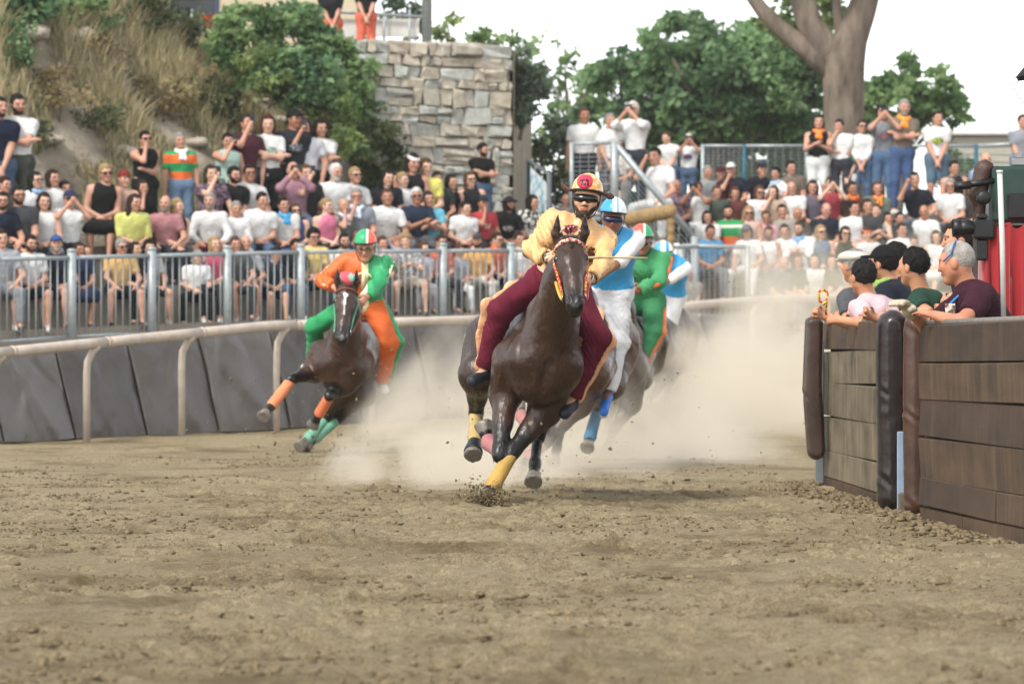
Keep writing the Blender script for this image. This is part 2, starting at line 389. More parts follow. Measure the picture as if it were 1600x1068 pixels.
def face_attr(me, V, J):
    Q = ((V - J['hc']) @ J['HB']) / J['sc']; x, y, z = np.abs(Q[:, 0]), Q[:, 1], Q[:, 2]
    eye = ((np.hypot((x - .033) / .017, (z - .001) / .0085) < 1) | ((np.abs(x - .035) < .021) & (np.abs(z - .0215 + (x - .03) * .15) < .0055))) & (y > .045)
    lip = (x < .025) & (np.abs(z + .057) < .009) & (y > .05)
    beard = (((z < -.07 + np.clip((x - .028) * .9, 0, .045)) & (y > .0) & (z > -.12)) | ((np.abs(z + .043) < .006) & (x < .03) & (y > .05)) | ((x > .062) & (z < -.0) & (y > -.002) & (y < .03) & (z > -.1))) & (np.linalg.norm(Q, axis=1) < .16)
    C = np.zeros((len(V), 4), np.float32); C[:, 0] = eye; C[:, 1] = lip; C[:, 2] = beard & ~lip; C[:, 3] = 1
    at = me.color_attributes.new('face', 'FLOAT_COLOR', 'POINT'); at.data.foreach_set('color', C.ravel())
def body_mesh(J, h=.026, hf=.012, hero=False, fat=1.0):
    sc = J['sc']
    pr = torso_prims(J, fat) + limb_prims(J) + [cone(J['nek'] - J['up'] * .02 * sc, J['hc'] + J['HB'] @ (A3(0, -.02, -.05) * sc), .06 * sc, .055 * sc, k=.03)]
    pr += hand_prims(J, 1, 'L', hero) + hand_prims(J, -1, 'R', hero) + head_prims(J)
    V, Q = sdf_mesh(pr, h, fine=(J['hc'], .13 * sc, hf)); me = mesh_np('body', V, Q); face_attr(me, V, J); return me
def shirt_mesh(J, sleeve=.5, h=.024, grow=.014, fat=1.0, hem=.06, nz=None, cuts=()):
    """sleeve: 0 sleeveless .. .5 to above the elbow .. 2 to the wrist"""
    sc = J['sc']; pr = torso_prims(J, fat * 1.02)[1:] + [cone(J['pel'] + J['left'] * .07 * sc - J['up'] * hem * .4, J['pel'] - J['left'] * .07 * sc - J['up'] * hem * .4, .118 * sc * fat, k=.05, n=J['fwd'], q=.85)]
    for nm in 'LR':
        a, e, w_ = J['sh' + nm], J['el' + nm], J['wr' + nm]
        if sleeve > 0:
            t = min(sleeve, 1.0) * 1.0 + (.15 if sleeve < 1 else 0); t = min(t, 1)
            pr.append(cone(a, a + (e - a) * t, .058 * sc, .05 * sc if t < 1 else .044 * sc, k=.03, flat=sleeve < 1))
        if sleeve > 1: pr.append(cone(e, e + (w_ - e) * min(1, sleeve - 1), .046 * sc, .034 * sc, k=.03, flat=True))
    if sleeve == 0: pr = pr[:2] + [cone(J['shL'] - J['left'] * .06 * sc, J['shR'] + J['left'] * .06 * sc, .045 * sc, k=.05)] + pr[3:]
    n0 = J['nek'] + J['up'] * .0 * sc; cu = list(cuts) + [half(J['pel'] - J['up'] * hem * sc, -J['up'])]
    V, Q = sdf_mesh(pr, h, grow=grow * sc, cuts=cu, noise=nz); return mesh_np('shirt', V, Q)
def trouser_mesh(J, length=2.0, h=.026, grow=.012, wide=1.0, nz=None, top=.07):
    """length 1 to the knee, 2 to the ankle, 0 a skirt"""
    sc = J['sc']; pr = [cone(J['hipL'], J['hipR'], .115 * sc, k=.05), cone(J['pel'], J['pel'] + J['up'] * top * sc, .142 * sc, .138 * sc, k=.05, n=J['fwd'], q=.74)]
    if length == 0:
        for t in (.0, .33, .66, 1.0): pr.append(cone(J['hipL'] + (J['knL'] - J['hipL']) * t, J['hipR'] + (J['knR'] - J['hipR']) * t, (.1 + .005 * t) * sc, k=.07))
    else:
        for nm in 'LR':
            a, b, c = J['hip' + nm], J['kn' + nm], J['an' + nm]; t = min(length, 1)
            pr.append(cone(a, a + (b - a) * t, .096 * sc, .066 * sc * wide, k=.04, flat=length < 1))
            if length > 1: pr.append(cone(b, b + (c - b) * (length - 1), .062 * sc * wide, .048 * sc * wide, k=.03, flat=True))
    V, Q = sdf_mesh(pr, h, grow=grow * sc, cuts=[half(J['pel'] + J['up'] * (top + .02) * sc, J['up'])], noise=nz); return mesh_np('trousers', V, Q)
def shoe_mesh(J, h=.014, nms='L'):
    sc = J['sc']; pr = []
    for nm in nms:
        a, t = J['an' + nm], J['to' + nm]; d = unit(t - a)
        pr += [cone(a + A3(0, 0, -.045) * sc, t + d * .03, .043 * sc, .038 * sc, k=.03), cone(a + A3(0, 0, -.01) * sc - d * .02, a + A3(0, 0, -.05) * sc, .042 * sc, .042 * sc, k=.02)]
    V, Q = sdf_mesh(pr, h); return mesh_np('shoe', V, Q)
# hair, hats and glasses are made once in head space (left, forward, up) and reused
HAIRS = {}
def hair_mesh(kind):
    if kind in HAIRS: return HAIRS[kind]
    base = [ell(A3(0, -.014, .027), A3(.084, .104, .101), k=.02)]; nz = noise3(.005, 110, 3); h = .008
    def cutf(X, Y, Z): return np.maximum(np.minimum(Y - .042 + .006 * np.sin(90 * X + 40 * Z), .066 - Z + .006 * np.sin(130 * X)), -.05 - Z + .25 * np.clip(Y + .06, 0, .1) + .006 * np.sin(110 * X + 60 * Y))
    pr, cuts = base, [cutf]
    if kind == 'long':
        pr = base + [cone((.078, -.02, 0), (.085, -.01, -.2), .03, .034, k=.03), cone((-.078, -.02, 0), (-.085, -.01, -.2), .03, .034, k=.03), cone((0, -.075, .02), (0, -.1, -.24), .075, .06, k=.04)]
        cuts = [lambda X, Y, Z: np.maximum(np.minimum(Y - .035 - np.clip(np.abs(X) - .06, 0, .05) * .8, .07 - Z + .0 * X), -.26 - Z + .03 * np.sin(X * 60))]; nz = noise3(.006, 70, 5)
    elif kind == 'bob':
        pr = base + [cone((.076, -.02, 0), (.078, 0, -.1), .03, .03, k=.03), cone((-.076, -.02, 0), (-.078, 0, -.1), .03, .03, k=.03), cone((0, -.075, .02), (0, -.085, -.1), .07, .06, k=.04)]
        cuts = [lambda X, Y, Z: np.maximum(np.minimum(Y - .035 - np.clip(np.abs(X) - .06, 0, .05) * .8, .065 - Z + .0 * X), -.12 - Z + .0 * X)]; nz = noise3(.006, 80, 6)
    elif kind == 'bun': pr = base + [ell(A3(0, -.115, .03), A3(.045, .04, .045), k=.02)]
    elif kind == 'curly': pr = [ell(A3(0, -.016, .035), A3(.1, .115, .112), k=.02)]; nz = noise3(.012, 130, 8)
    elif kind == 'fringe': pr = [ell(A3(0, -.014, .02), A3(.0815, .101, .096), k=.02)]; cuts = [lambda X, Y, Z: np.maximum(np.maximum(np.maximum(Y - .02, -.058 - Z), Z - .045 - .0 * X), 0 * X)]; cuts = [lambda X, Y, Z: np.maximum(np.maximum(Y - .02 + 0 * X, -.058 - Z), Z - .045)]
    elif kind == 'buzz': pr = [ell(A3(0, -.013, .026), A3(.0785, .0985, .0955), k=.02)]; nz = None
    elif kind == 'cap':
        pr = [ell(A3(0, -.012, .03), A3(.09, .108, .104), k=.02), ell(A3(0, .105, .05), A3(.07, .075, .012), k=.012)]
        cuts = [lambda X, Y, Z: np.maximum(.038 - Z + .0 * X, -1 + 0 * Y)]; nz = None
    elif kind == 'bucket':
        pr = [ell(A3(0, -.012, .03), A3(.09, .108, .1), k=.02), cone((0, -.01, .05), (0, -.01, .03), .12, .15, k=.02, n=(0, 0, 1), q=.12)]; cuts = [lambda X, Y, Z: .022 - Z + 0 * X + 0 * Y]; nz = None
    elif kind == 'flatcap':
        pr = [ell(A3(0, .0, .065), A3(.105, .135, .05), k=.02), ell(A3(0, .11, .045), A3(.07, .06, .014), k=.02)]; cuts = []; nz = None
    elif kind == 'band': pr = [ell(A3(0, -.012, .03), A3(.088, .106, .102), k=.02)]; cuts = [lambda X, Y, Z: np.abs(Z - .07 + Y * .35 + 0 * X) - .022]; nz = None
    elif kind == 'glasses' or kind == 'specs':
        pr = [ell(A3(.036, .094, .002), A3(.031, .01, .022), k=.008), ell(A3(-.036, .094, .002), A3(.031, .01, .022), k=.008), cone((-.012, .1, .006), (.012, .1, .006), .005, k=.006),
              cone((.066, .085, .006), (.086, -.01, .004), .005, k=.005), cone((-.066, .085, .006), (-.086, -.01, .004), .005, k=.005)]; cuts = []; nz = None; h = .005
        if kind == 'specs': pr = [cone(A3(s * .036 + .03 * math.cos(a), .095, .002 + .021 * math.sin(a)), A3(s * .036 + .03 * math.cos(a + .8), .095, .002 + .021 * math.sin(a + .8)), .0042, k=.004) for s in (-1, 1) for a in np.arange(0, 6.2, .785)] + pr[2:]
    elif kind == 'kerchief':      # tied round the neck, head space offset to the neck
        pr = [cone(A3(.075 * math.cos(a), .02 + .075 * math.sin(a), -.15 - .03 * math.sin(a)), A3(.075 * math.cos(a + .6), .02 + .075 * math.sin(a + .6), -.15 - .03 * math.sin(a + .6)), .026, k=.02) for a in np.arange(0, 6.3, .6)]
        pr += [cone((0, .1, -.18), (.03, .11, -.29), .03, .035, k=.02, n=(0, 1, 0), q=.5), cone((0, .1, -.18), (-.035, .11, -.27), .028, .03, k=.02, n=(0, 1, 0), q=.5)]; cuts = []; nz = noise3(.006, 60, 2)
    V, Q = sdf_mesh(pr, h, cuts=cuts, noise=nz)
    if kind in ('short', 'long', 'bob', 'curly', 'bun', 'fringe'):      # loose strands over the mass of hair
        r_ = np.random.default_rng(4); n_ = 1500; i = r_.integers(0, len(V), n_); p = V[i] * (1 + r_.normal(0, .01, (n_, 1))); rad = p / np.linalg.norm(p, axis=1)[:, None]
        dn = np.tile(A3(0, -.5, -.55 if kind in ('long', 'bob') else -.15), (n_, 1)) + r_.normal(0, .45, (n_, 3)) + rad * (.75 if kind == 'curly' else .4); dn /= np.linalg.norm(dn, axis=1)[:, None]; ln = r_.uniform(.012, .026, (n_, 1)) * (1.6 if kind in ('long', 'bob') else 1); sd_ = np.cross(dn, rad) * .0016
        k0 = len(V); V = np.concatenate([V, p - sd_, p + sd_, p + dn * ln]); t = k0 + np.arange(n_); Q = Q.tolist() + np.stack([t, t + n_, t + 2 * n_], 1).tolist()
    HAIRS[kind] = mesh_np(kind, V, Q); return HAIRS[kind]
def put_head(J, root, kind, name, m, sc=1.0):
    o = link(name, hair_mesh(kind), m, root); B = J['HB'] * J['sc'] * sc
    M = Matrix(((*B[0], J['hc'][0]), (*B[1], J['hc'][1]), (*B[2], J['hc'][2]), (0, 0, 0, 1))); o.matrix_local = M; return o
HAIRC = dict(black='#15120f', dark='#2a1f18', brown='#4a3424', blond='#8f7a58', grey='#84817c', white='#bdbab4', red='#7a2a1c', darkred='#3d1a18')
def hairmat(c): return mat('hair', HAIRC.get(c, c), .72, .3, 30, .8, 90, spec=.2)
GLASS = lambda: mat('dark_lens', '#101012', .12, 0, spec=.6)
# seated and standing crowd poses, in person space: facing -Y, own left +X, floor z=0
def crowd_J(kind, var):
    r_ = random.Random(hash_str(kind) * 31 + var); u = r_.uniform
    sit = kind.startswith('sit')
    hy = u(-.45, .45); hp = u(-.14, .06); hf = A3(math.sin(hy), -math.cos(hy), hp); hup = A3(u(-.1, .1), 0, 1)
    if sit:
        lean = u(.02, .24) + (.18 if 'knee' in kind else 0); pel = A3(u(-.02, .02), .0, .56); nek = pel + A3(u(-.04, .04), -math.sin(lean) * .5, math.cos(lean) * .5)
        kx = u(.1, .2); anL, anR = A3(kx + u(-.04, .08), -.44 + u(-.08, .1), .08), A3(-kx - u(-.04, .08), -.44 + u(-.08, .1), .08); kpL, kpR = A3(kx * 1.2, -.6, .5), A3(-kx * 1.2, -.6, .5)
    else:
        pel = A3(0, 0, .93); nek = pel + A3(u(-.03, .03), u(-.05, .02), .5); anL, anR = A3(.12, .0, .08), A3(-.12, u(-.08, .05), .08); kpL = kpR = A3(0, -1, 0)
    fwd = A3(u(-.15, .15), -1, 0); act = kind.split('_')[1]; k = nek
    pL = pR = None
    if act == 'knee': haL, haR = A3(.16, -.36, .6), A3(-.16, -.36, .6)
    elif act == 'lap': haL, haR = A3(.04, -.26, .62), A3(-.03, -.27, .63)
    elif act == 'clap': haL, haR = k + A3(.03, -.3, -.24), k + A3(-.03, -.3, -.22); 
    elif act == 'phone': haL, haR = k + A3(.05, -.3, .1), k + A3(-.05, -.3, .1); pL, pR = A3(.7, -.1, -.8), A3(-.7, -.1, -.8)
    elif act == 'one': haL, haR = (A3(.18, -.3, .62) if sit else A3(.24, -.05, .85)), k + A3(-.06, -.28, .08); pR = A3(-.5, -.1, -1)
    elif act == 'chin': haL, haR = (A3(.1, -.24, .62) if sit else k + A3(-.06, -.16, -.3)), k + A3(-.03, -.14, .02); pR = A3(-.4, -.6, -1)
    elif act == 'cross': haL, haR = k + A3(-.13, -.17, -.23), k + A3(.13, -.19, -.26); pL, pR = A3(.8, -.2, -.6), A3(-.8, -.2, -.6)
    elif act == 'low': haL, haR = A3(.02, -.2, .88 if not sit else .62), A3(-.02, -.21, .86 if not sit else .61)
    else: haL, haR = A3(.26, -.04, .82), A3(-.26, -.02, .82)
    if act == 'phone': hf = A3(math.sin(hy * .3), -1, .05)
    if act == 'chin': hf = A3(math.sin(hy * .4), -1, -.05)
    J = make_J(pel, nek, fwd, hf, haL, haR, anL, anR, 1.0, pL, pR, kpL, kpR, hup); J['act'] = act; return J
def hash_str(s): return sum((i + 1) * ord(c) for i, c in enumerate(s))
TPL = {}
def template(kind, var):
    key = (kind, var)
    if key not in TPL: J = crowd_J(kind, var); TPL[key] = dict(J=J)
    return TPL[key]
def tpl_mesh(T, key, fn):
    if key not in T: T[key] = fn()
    return T[key]
SKINS = ['#bf967f', '#b58a76', '#c6a08b', '#a0745e', '#cba795', '#8e6450']
def person(px, py, Y, floor, kind, var, shirt, sleeve=.5, bottom='trousers', bcol='#2a2c33', hair='short', hcol='dark', skin=0, beard=None, extra=(), label='', group=None, yaw=0.0, shoe='#3a3a3c', hmin=.86, hmax=1.16, nz=None):
    """place a crowd figure so that the middle of its head meets the photo pixel; its height is fitted to stand on the floor"""
    T = template(kind, var); J = T['J']; tgt = P(px, py, Y); s = float(np.clip((tgt[2] - floor) / J['hc'][2], hmin, hmax))
    c, sn = math.cos(yaw), math.sin(yaw); off = A3(J['hc'][0] * c - J['hc'][1] * sn, J['hc'][0] * sn + J['hc'][1] * c, 0) * s
    root = empty('person', (tgt[0] - off[0], tgt[1] - off[1], tgt[2] - J['hc'][2] * s), yaw); root.scale = (s, s, s)
    tag(root, label, 'person', group)
    link('body', tpl_mesh(T, 'body', lambda: body_mesh(J)), skin_mat(SKINS[skin], HAIRC.get(beard, beard)), root)
    sm = cloth(shirt) if isinstance(shirt, str) else shirt
    link('shirt', tpl_mesh(T, ('s', sleeve), lambda: shirt_mesh(J, sleeve, nz=noise3(.0075, 24, var))), sm, root)
    ln = {'trousers': 1.97, 'shorts': .98, 'skirt': 0}[bottom]
    link(bottom, tpl_mesh(T, ('t', bottom), lambda: trouser_mesh(J, ln, nz=noise3(.005, 28, var + 3))), cloth(bcol), root)
    if shoe:
        for nm in 'LR': link('shoe', tpl_mesh(T, 'shoe' + nm, lambda: shoe_mesh(J, .018, nm)), mat('shoe', shoe, .6, .1), root)
    if hair and hair != 'bald': put_head(J, root, hair, 'hair', hairmat(hcol))
    for e in extra:
        nm, *cc = e.split(':')
        if nm == 'sun': put_head(J, root, 'glasses', 'sunglasses', GLASS())
        elif nm == 'specs': put_head(J, root, 'specs', 'spectacles', GLASS())
        elif nm in ('cap', 'bucket', 'flatcap'): put_head(J, root, nm, 'cap' if nm != 'bucket' else 'bucket_hat', cloth(cc[0]))
        elif nm == 'print':       # flat shirt print on the chest
            m = MB(); cc0 = J['nek'] - J['up'] * .2 + J['fwd'] * .15; nx = 7; V = []; wv, hv = (.09, .05)
            for iz in (-1, 0, 1):
                for ix in range(nx): t = (ix / (nx - 1) - .5) * 2; V.append(cc0 + J['left'] * t * wv + J['up'] * iz * hv * (1 - .5 * t * t) - J['fwd'] * (.05 * t * t - .028) - J['fwd'] * (.012 if iz < 0 else 0))
            m.add(V, [(r0 * nx + i, r0 * nx + i + 1, (r0 + 1) * nx + i + 1, (r0 + 1) * nx + i) for r0 in (0, 1) for i in range(nx - 1)]); m.build('shirt_print', spots_mat('print', cc[0], cc[1] if len(cc) > 1 else cc[0], 40), root, True)
        elif nm == 'band': put_head(J, root, 'band', 'headband', cloth(cc[0]))
        elif nm == 'kerchief': put_head(J, root, 'kerchief', 'neckerchief', spots_mat('printed_kerchief', cc[0], cc[1], 22) if len(cc) > 1 else satin(cc[0], 'kerchief'))
    if J['act'] in ('phone', 'one'):
        h = J['wrR'] + J['hdR'] * .11; h = (h + J['wrL'] + J['hdL'] * .11) / 2 if J['act'] == 'phone' else h
        wv = A3(root.location[0] + (h[0] * c - h[1] * sn) * s, root.location[1] + (h[0] * sn + h[1] * c) * s, root.location[2] + (h[2] + .01) * s)
        m = MB(); land = J['act'] == 'phone'; a, b = (.075, .036) if land else (.036, .075)
        m.box((-a, -.005, -b), (a, .005, b), bev=.004); ph = m.build('smartphone', mat('phone_shell', '#17181b', .25, 0), None, loc=tuple(wv)); ph.rotation_euler = (R(-8), 0, yaw)
        m = MB(); m.lathe([(.008, 0), (.008, .002)], 10, Matrix.Translation((a - .015, -.0052, b - .015)) @ Matrix.Rotation(R(90), 4, 'X')); m.build('lens', mat('phone_lens', '#050507', .05, 0), ph)
        tag(ph, ('dark phone held sideways by ' if land else 'dark phone held upright by ') + label_short(label), 'phone', 'phones held up in the crowd')
    return root
def label_short(l):
    w_ = l.split(); return ' '.join(w_[:10]).rstrip(',')
# ------------------------------------------------------------------ ground
def vnoise(X, Y, cell, seed):
    r_ = np.random.default_rng(seed); T = r_.random((257, 257)); x = X / cell; y = Y / cell
    i = np.floor(x).astype(int); j = np.floor(y).astype(int); fx = x - i; fy = y - j; fx = fx * fx * (3 - 2 * fx); fy = fy * fy * (3 - 2 * fy); i %= 256; j %= 256
    return (T[i, j] * (1 - fx) + T[i + 1, j] * fx) * (1 - fy) + (T[i, j + 1] * (1 - fx) + T[i + 1, j + 1] * fx) * fy
def track_rough(X, Y):
    pt = np.clip((vnoise(X, Y, 1.3, 6) - .35) * 2.4, .06, 1.1); a = .04 * (vnoise(X, Y, .55, 1) - .5) + pt * (.034 * (vnoise(X, Y, .17, 2) - .5) + .034 * np.maximum(0, vnoise(X, Y, .085, 3) - .45) + .016 * (vnoise(X, Y, .045, 4) - .5))
    rut = -.035 * np.exp(-((Y - 20.4 - .25 * np.sin(X * .8) - .05 * X) / .09) ** 2) + .03 * np.exp(-((Y - 20.62 - .25 * np.sin(X * .8) - .05 * X) / .1) ** 2)
    return a + rut * np.exp(-((X + .3) / 2.6) ** 2)
gx = np.concatenate([-np.geomspace(600, 4.4, 22), np.arange(-4.2, 4.2, .04), np.geomspace(4.4, 600, 22)])
gy = np.concatenate([np.linspace(-60, 9.5, 12), np.arange(10, 31, .04), np.arange(31, 62, .12), np.geomspace(62.5, 1500, 24)])
GX, GY = np.meshgrid(gx, gy, indexing='ij'); near = np.clip((62 - GY) / 4, 0, 1) * np.clip((12 - np.abs(GX)) / 3, 0, 1)
GZ = ground_z(GX, np.minimum(GY, 60)) + track_rough(GX, GY) * near
r_ = np.random.default_rng(77)
for hx, hy, hs in zip(r_.normal(-.1, 1.5, 900), r_.uniform(11.5, 30, 900), r_.uniform(.045, .075, 900)):      # hoof prints: a dent with a thrown-up rim
    i0, i1 = np.searchsorted(gx, [hx - .25, hx + .25]); j0, j1 = np.searchsorted(gy, [hy - .25, hy + .25]); xx = gx[i0:i1][:, None] - hx; yy = gy[j0:j1][None, :] - hy; q = np.hypot(xx, yy * .85) / hs
    GZ[i0:i1, j0:j1] += -.032 * np.exp(-q ** 2 * .9) + .02 * np.exp(-((q - 1.55) / .45) ** 2) * (yy > -.02)
gnd = mesh_np('ground', np.stack([GX, GY, GZ], -1).reshape(-1, 3), grid_faces(len(gx), len(gy))[:, ::-1].copy())
def dirt_mat():
    m = bpy.data.materials.new('track_dirt'); m.use_nodes = True; n = m.node_tree.nodes; L = m.node_tree.links; b = n['Principled BSDF']; b.inputs['Roughness'].default_value = .95; b.inputs['Specular IOR Level'].default_value = .15
    tc = n.new('ShaderNodeTexCoord')
    def nz(s, d=5, r=.6):
        q = n.new('ShaderNodeTexNoise'); q.inputs['Scale'].default_value = s; q.inputs['Detail'].default_value = d; q.inputs['Roughness'].default_value = r; L.new(tc.outputs['Object'], q.inputs['Vector']); return q.outputs['Fac']
    def ramp(f, stops):
        c = n.new('ShaderNodeValToRGB'); e = c.color_ramp.elements
        while len(e) < len(stops): e.new(.5)
        for i, (p, cc) in enumerate(stops): e[i].position = p; e[i].color = lin(cc)
        L.new(f, c.inputs[0]); return c.outputs[0]
    def mix(f, a, bb, t='MIX'):
        x = n.new('ShaderNodeMix'); x.data_type = 'RGBA'; x.blend_type = t
        if isinstance(f, float): x.inputs['Factor'].default_value = f
        else: L.new(f, x.inputs['Factor'])
        L.new(a, x.inputs['A']); L.new(bb, x.inputs['B']); return x.outputs['Result']
    big = ramp(nz(.45, 6), [(.34, '#756549'), (.5, '#9b8b6d'), (.66, '#b6a98c')])
    fine = ramp(nz(24, 8, .75), [(.38, '#493c27'), (.5, '#968668'), (.64, '#c1b497')])
    gr = ramp(nz(150, 4, .7), [(.38, '#4f432d'), (.5, '#978767'), (.62, '#d2c7aa')])
    c = mix(.62, big, fine); c = mix(.45, c, gr)
    dm = n.new('ShaderNodeMapRange'); dm.inputs[1].default_value = .5; dm.inputs[2].default_value = .64; L.new(nz(.8, 9, .72), dm.inputs[0]); dk = n.new('ShaderNodeMath'); dk.operation = 'MULTIPLY'; dk.inputs[1].default_value = .6; L.new(dm.outputs[0], dk.inputs[0])
    rgb = n.new('ShaderNodeRGB'); rgb.outputs[0].default_value = lin('#57462a'); c = mix(dk.outputs[0], c, rgb.outputs[0])
    L.new(c, b.inputs['Base Color'])
    b1 = n.new('ShaderNodeBump'); b1.inputs['Strength'].default_value = 1.0; b1.inputs['Distance'].default_value = .035; L.new(nz(30, 8, .75), b1.inputs['Height'])
    b2 = n.new('ShaderNodeBump'); b2.inputs['Strength'].default_value = .9; b2.inputs['Distance'].default_value = .01; L.new(nz(140, 4, .7), b2.inputs['Height']); L.new(b1.outputs[0], b2.inputs['Normal']); L.new(b2.outputs[0], b.inputs['Normal'])
    return m
DIRT = dirt_mat(); g_o = link('ground', gnd, DIRT); tag(g_o, 'sandy brown dirt race track', None, None, 'structure')
def lumps(name, C, S, seed, m, label=None, kind='stuff', cat=None, flat=.6):
    """many small irregular clods in one mesh"""
    r_ = np.random.default_rng(seed); ph = (1 + 5 ** .5) / 2
    B = np.array([(-1, ph, 0), (1, ph, 0), (-1, -ph, 0), (1, -ph, 0), (0, -1, ph), (0, 1, ph), (0, -1, -ph), (0, 1, -ph), (ph, 0, -1), (ph, 0, 1), (-ph, 0, -1), (-ph, 0, 1)]) / 1.9
    Fi = np.array([(0, 11, 5), (0, 5, 1), (0, 1, 7), (0, 7, 10), (0, 10, 11), (1, 5, 9), (5, 11, 4), (11, 10, 2), (10, 7, 6), (7, 1, 8), (3, 9, 4), (3, 4, 2), (3, 2, 6), (3, 6, 8), (3, 8, 9), (4, 9, 5), (2, 4, 11), (6, 2, 10), (8, 6, 7), (9, 8, 1)])
    n_ = len(C); V = B[None] * (1 + r_.normal(0, .28, (n_, 12, 1))) * r_.uniform(.6, 1.5, (n_, 1, 3)); V[:, :, 2] *= flat
    a = r_.uniform(0, 6.28, n_); c, s_ = np.cos(a)[:, None], np.sin(a)[:, None]; V = np.stack([V[:, :, 0] * c - V[:, :, 1] * s_, V[:, :, 0] * s_ + V[:, :, 1] * c, V[:, :, 2]], -1)
    V = V * np.asarray(S)[:, None, None] + np.asarray(C)[:, None, :]
    Fc = (Fi[None] + np.arange(n_)[:, None, None] * 12).reshape(-1, 3)
    o = link(name, mesh_np(name, V.reshape(-1, 3), Fc, False), m); tag(o, label, cat, None, kind); return o
r_ = np.random.default_rng(11); n_ = 32000; cy = 11 + 25 * r_.random(n_) ** 1.15; cx_ = (r_.random(n_) - .5) * (cy * .29) + .0; keep = .65 * vnoise(cx_, cy, 1.1, 9) + .5 * vnoise(cx_, cy, .35, 19) + .3 * r_.random(n_) > .78; cx_, cy = cx_[keep], cy[keep]; n_ = len(cx_)
S_ = .0028 + .006 * r_.random(n_) + .016 * r_.random(n_) ** 9; CL = mat('clod', '#4a3e2b', .95, .35, 40, .8, 150, col2='#8a7a5c')
cz = ground_z(cx_, cy) + track_rough(cx_, cy) + S_ * .3; out = ~((cx_ > 2.2) & (cy > 19))
lumps('dirt_clods', np.stack([cx_, cy, cz], -1)[out], S_[out], 5, CL, 'loose brown clods and crumbs scattered over the track')
n_ = 2600; t_ = r_.random(n_); px_ = 2.28 + .42 * t_ ** 1.2 - np.abs(r_.normal(0, .16, n_)); py_ = 29 - 8.8 * t_; S_ = .006 + .02 * r_.random(n_) ** 4
lumps('dirt_heap', np.stack([px_, py_, S_ * .4 + ground_z(px_, py_) + track_rough(px_, py_)], -1), S_, 8, CL, 'crumbled soil piled along the foot of the plank barrier')

# ------------------------------------------------------------------ outer rail, padded mats, fence
def rail_pt(px):      # (X, Y) of the white rail, seen under photo column px
    Y = np.interp(px, [-150, 0, 150, 300, 450, 750, 1000, 1200, 1320, 1500], [38.8, 40, 41.2, 42.4, 43.7, 46.5, 50.2, 54.2, 56.6, 58.5]); return np.array([(px - 800) / F * Y, Y])
RAILC = mat('cream_rail', '#a89a8c', .55, .15, 9, .15, 40, col2='#b8ada2')
rt = empty('track_rail', (*rail_pt(300), 0)); tag(rt, 'cream round-section rail curving along the outside of the track', 'rail')
rb = np.array([*rail_pt(300), 0]); top = lambda px: np.interp(px, [-150, 0, 140, 300, 420, 740, 1000, 1200, 1320, 1500], [565, 551, 537, 521, 509, 500, 484, 467, 465, 463])
segs = list(range(-130, 1500, 148))
for i, a in enumerate(segs[:-1]):
    pts = []
    for px in np.linspace(a, segs[i + 1] - 1.5, 6): xy = rail_pt(px); pts.append(np.array([*xy, P(px, top(px), xy[1])[2]]) - rb)
    mb = MB(); mb.tube(pts, .058, 12); mb.build('rail_tube', RAILC, rt, True)
    mb = MB(); mb.tube([pts[0] - (pts[1] - pts[0]) * .04, pts[0] + (pts[1] - pts[0]) * .12], .0625, 12); mb.build('rail_sleeve', mat('rail_sleeve', '#b4a79a', .5, .1), rt, True)
for px in range(2, 1500, 148):
    xy = rail_pt(px); zt = P(px, top(px), xy[1])[2]; g0 = float(ground_z(0, xy[1])); b = np.array([*xy, 0]) - rb; o = np.array([.14, .12, 0])
    mb = MB(); mb.tube([b + A3(-.1, .0, g0 - .1), b + A3(-.1, 0, zt - .34), b + A3(-.09, 0, zt - .2), b + A3(-.03, -.0, zt - .08), b + A3(.03, -.0, zt - .02)], .04, 10); mb.build('rail_post', RAILC, rt, True)
def fence_pt(px, off=0.0):
    # stand front line A + d*u, pushed back by off along n
    c = (px - 800) / F; A_ = FA + FN * off; u = (c * A_[1] - A_[0]) / (FD[0] - c * FD[1]); return A_ + FD * u
FA = np.array([-6.67, 50.0]); FD = np.array([6.67, 7.0]); FD /= np.linalg.norm(FD); FN = np.array([-FD[1], FD[0]])
def deck_z(px): return 1.13 + .33 * np.clip(px, -200, 1000) / 800
MATC = [mat('grey_vinyl', c, .33, .16, 2.5, .35, 3, spec=.5, bdist=.08) for c in ('#504d4a', '#5a5754', '#474442')]
seam = list(np.arange(-120, 1260, 112)); 
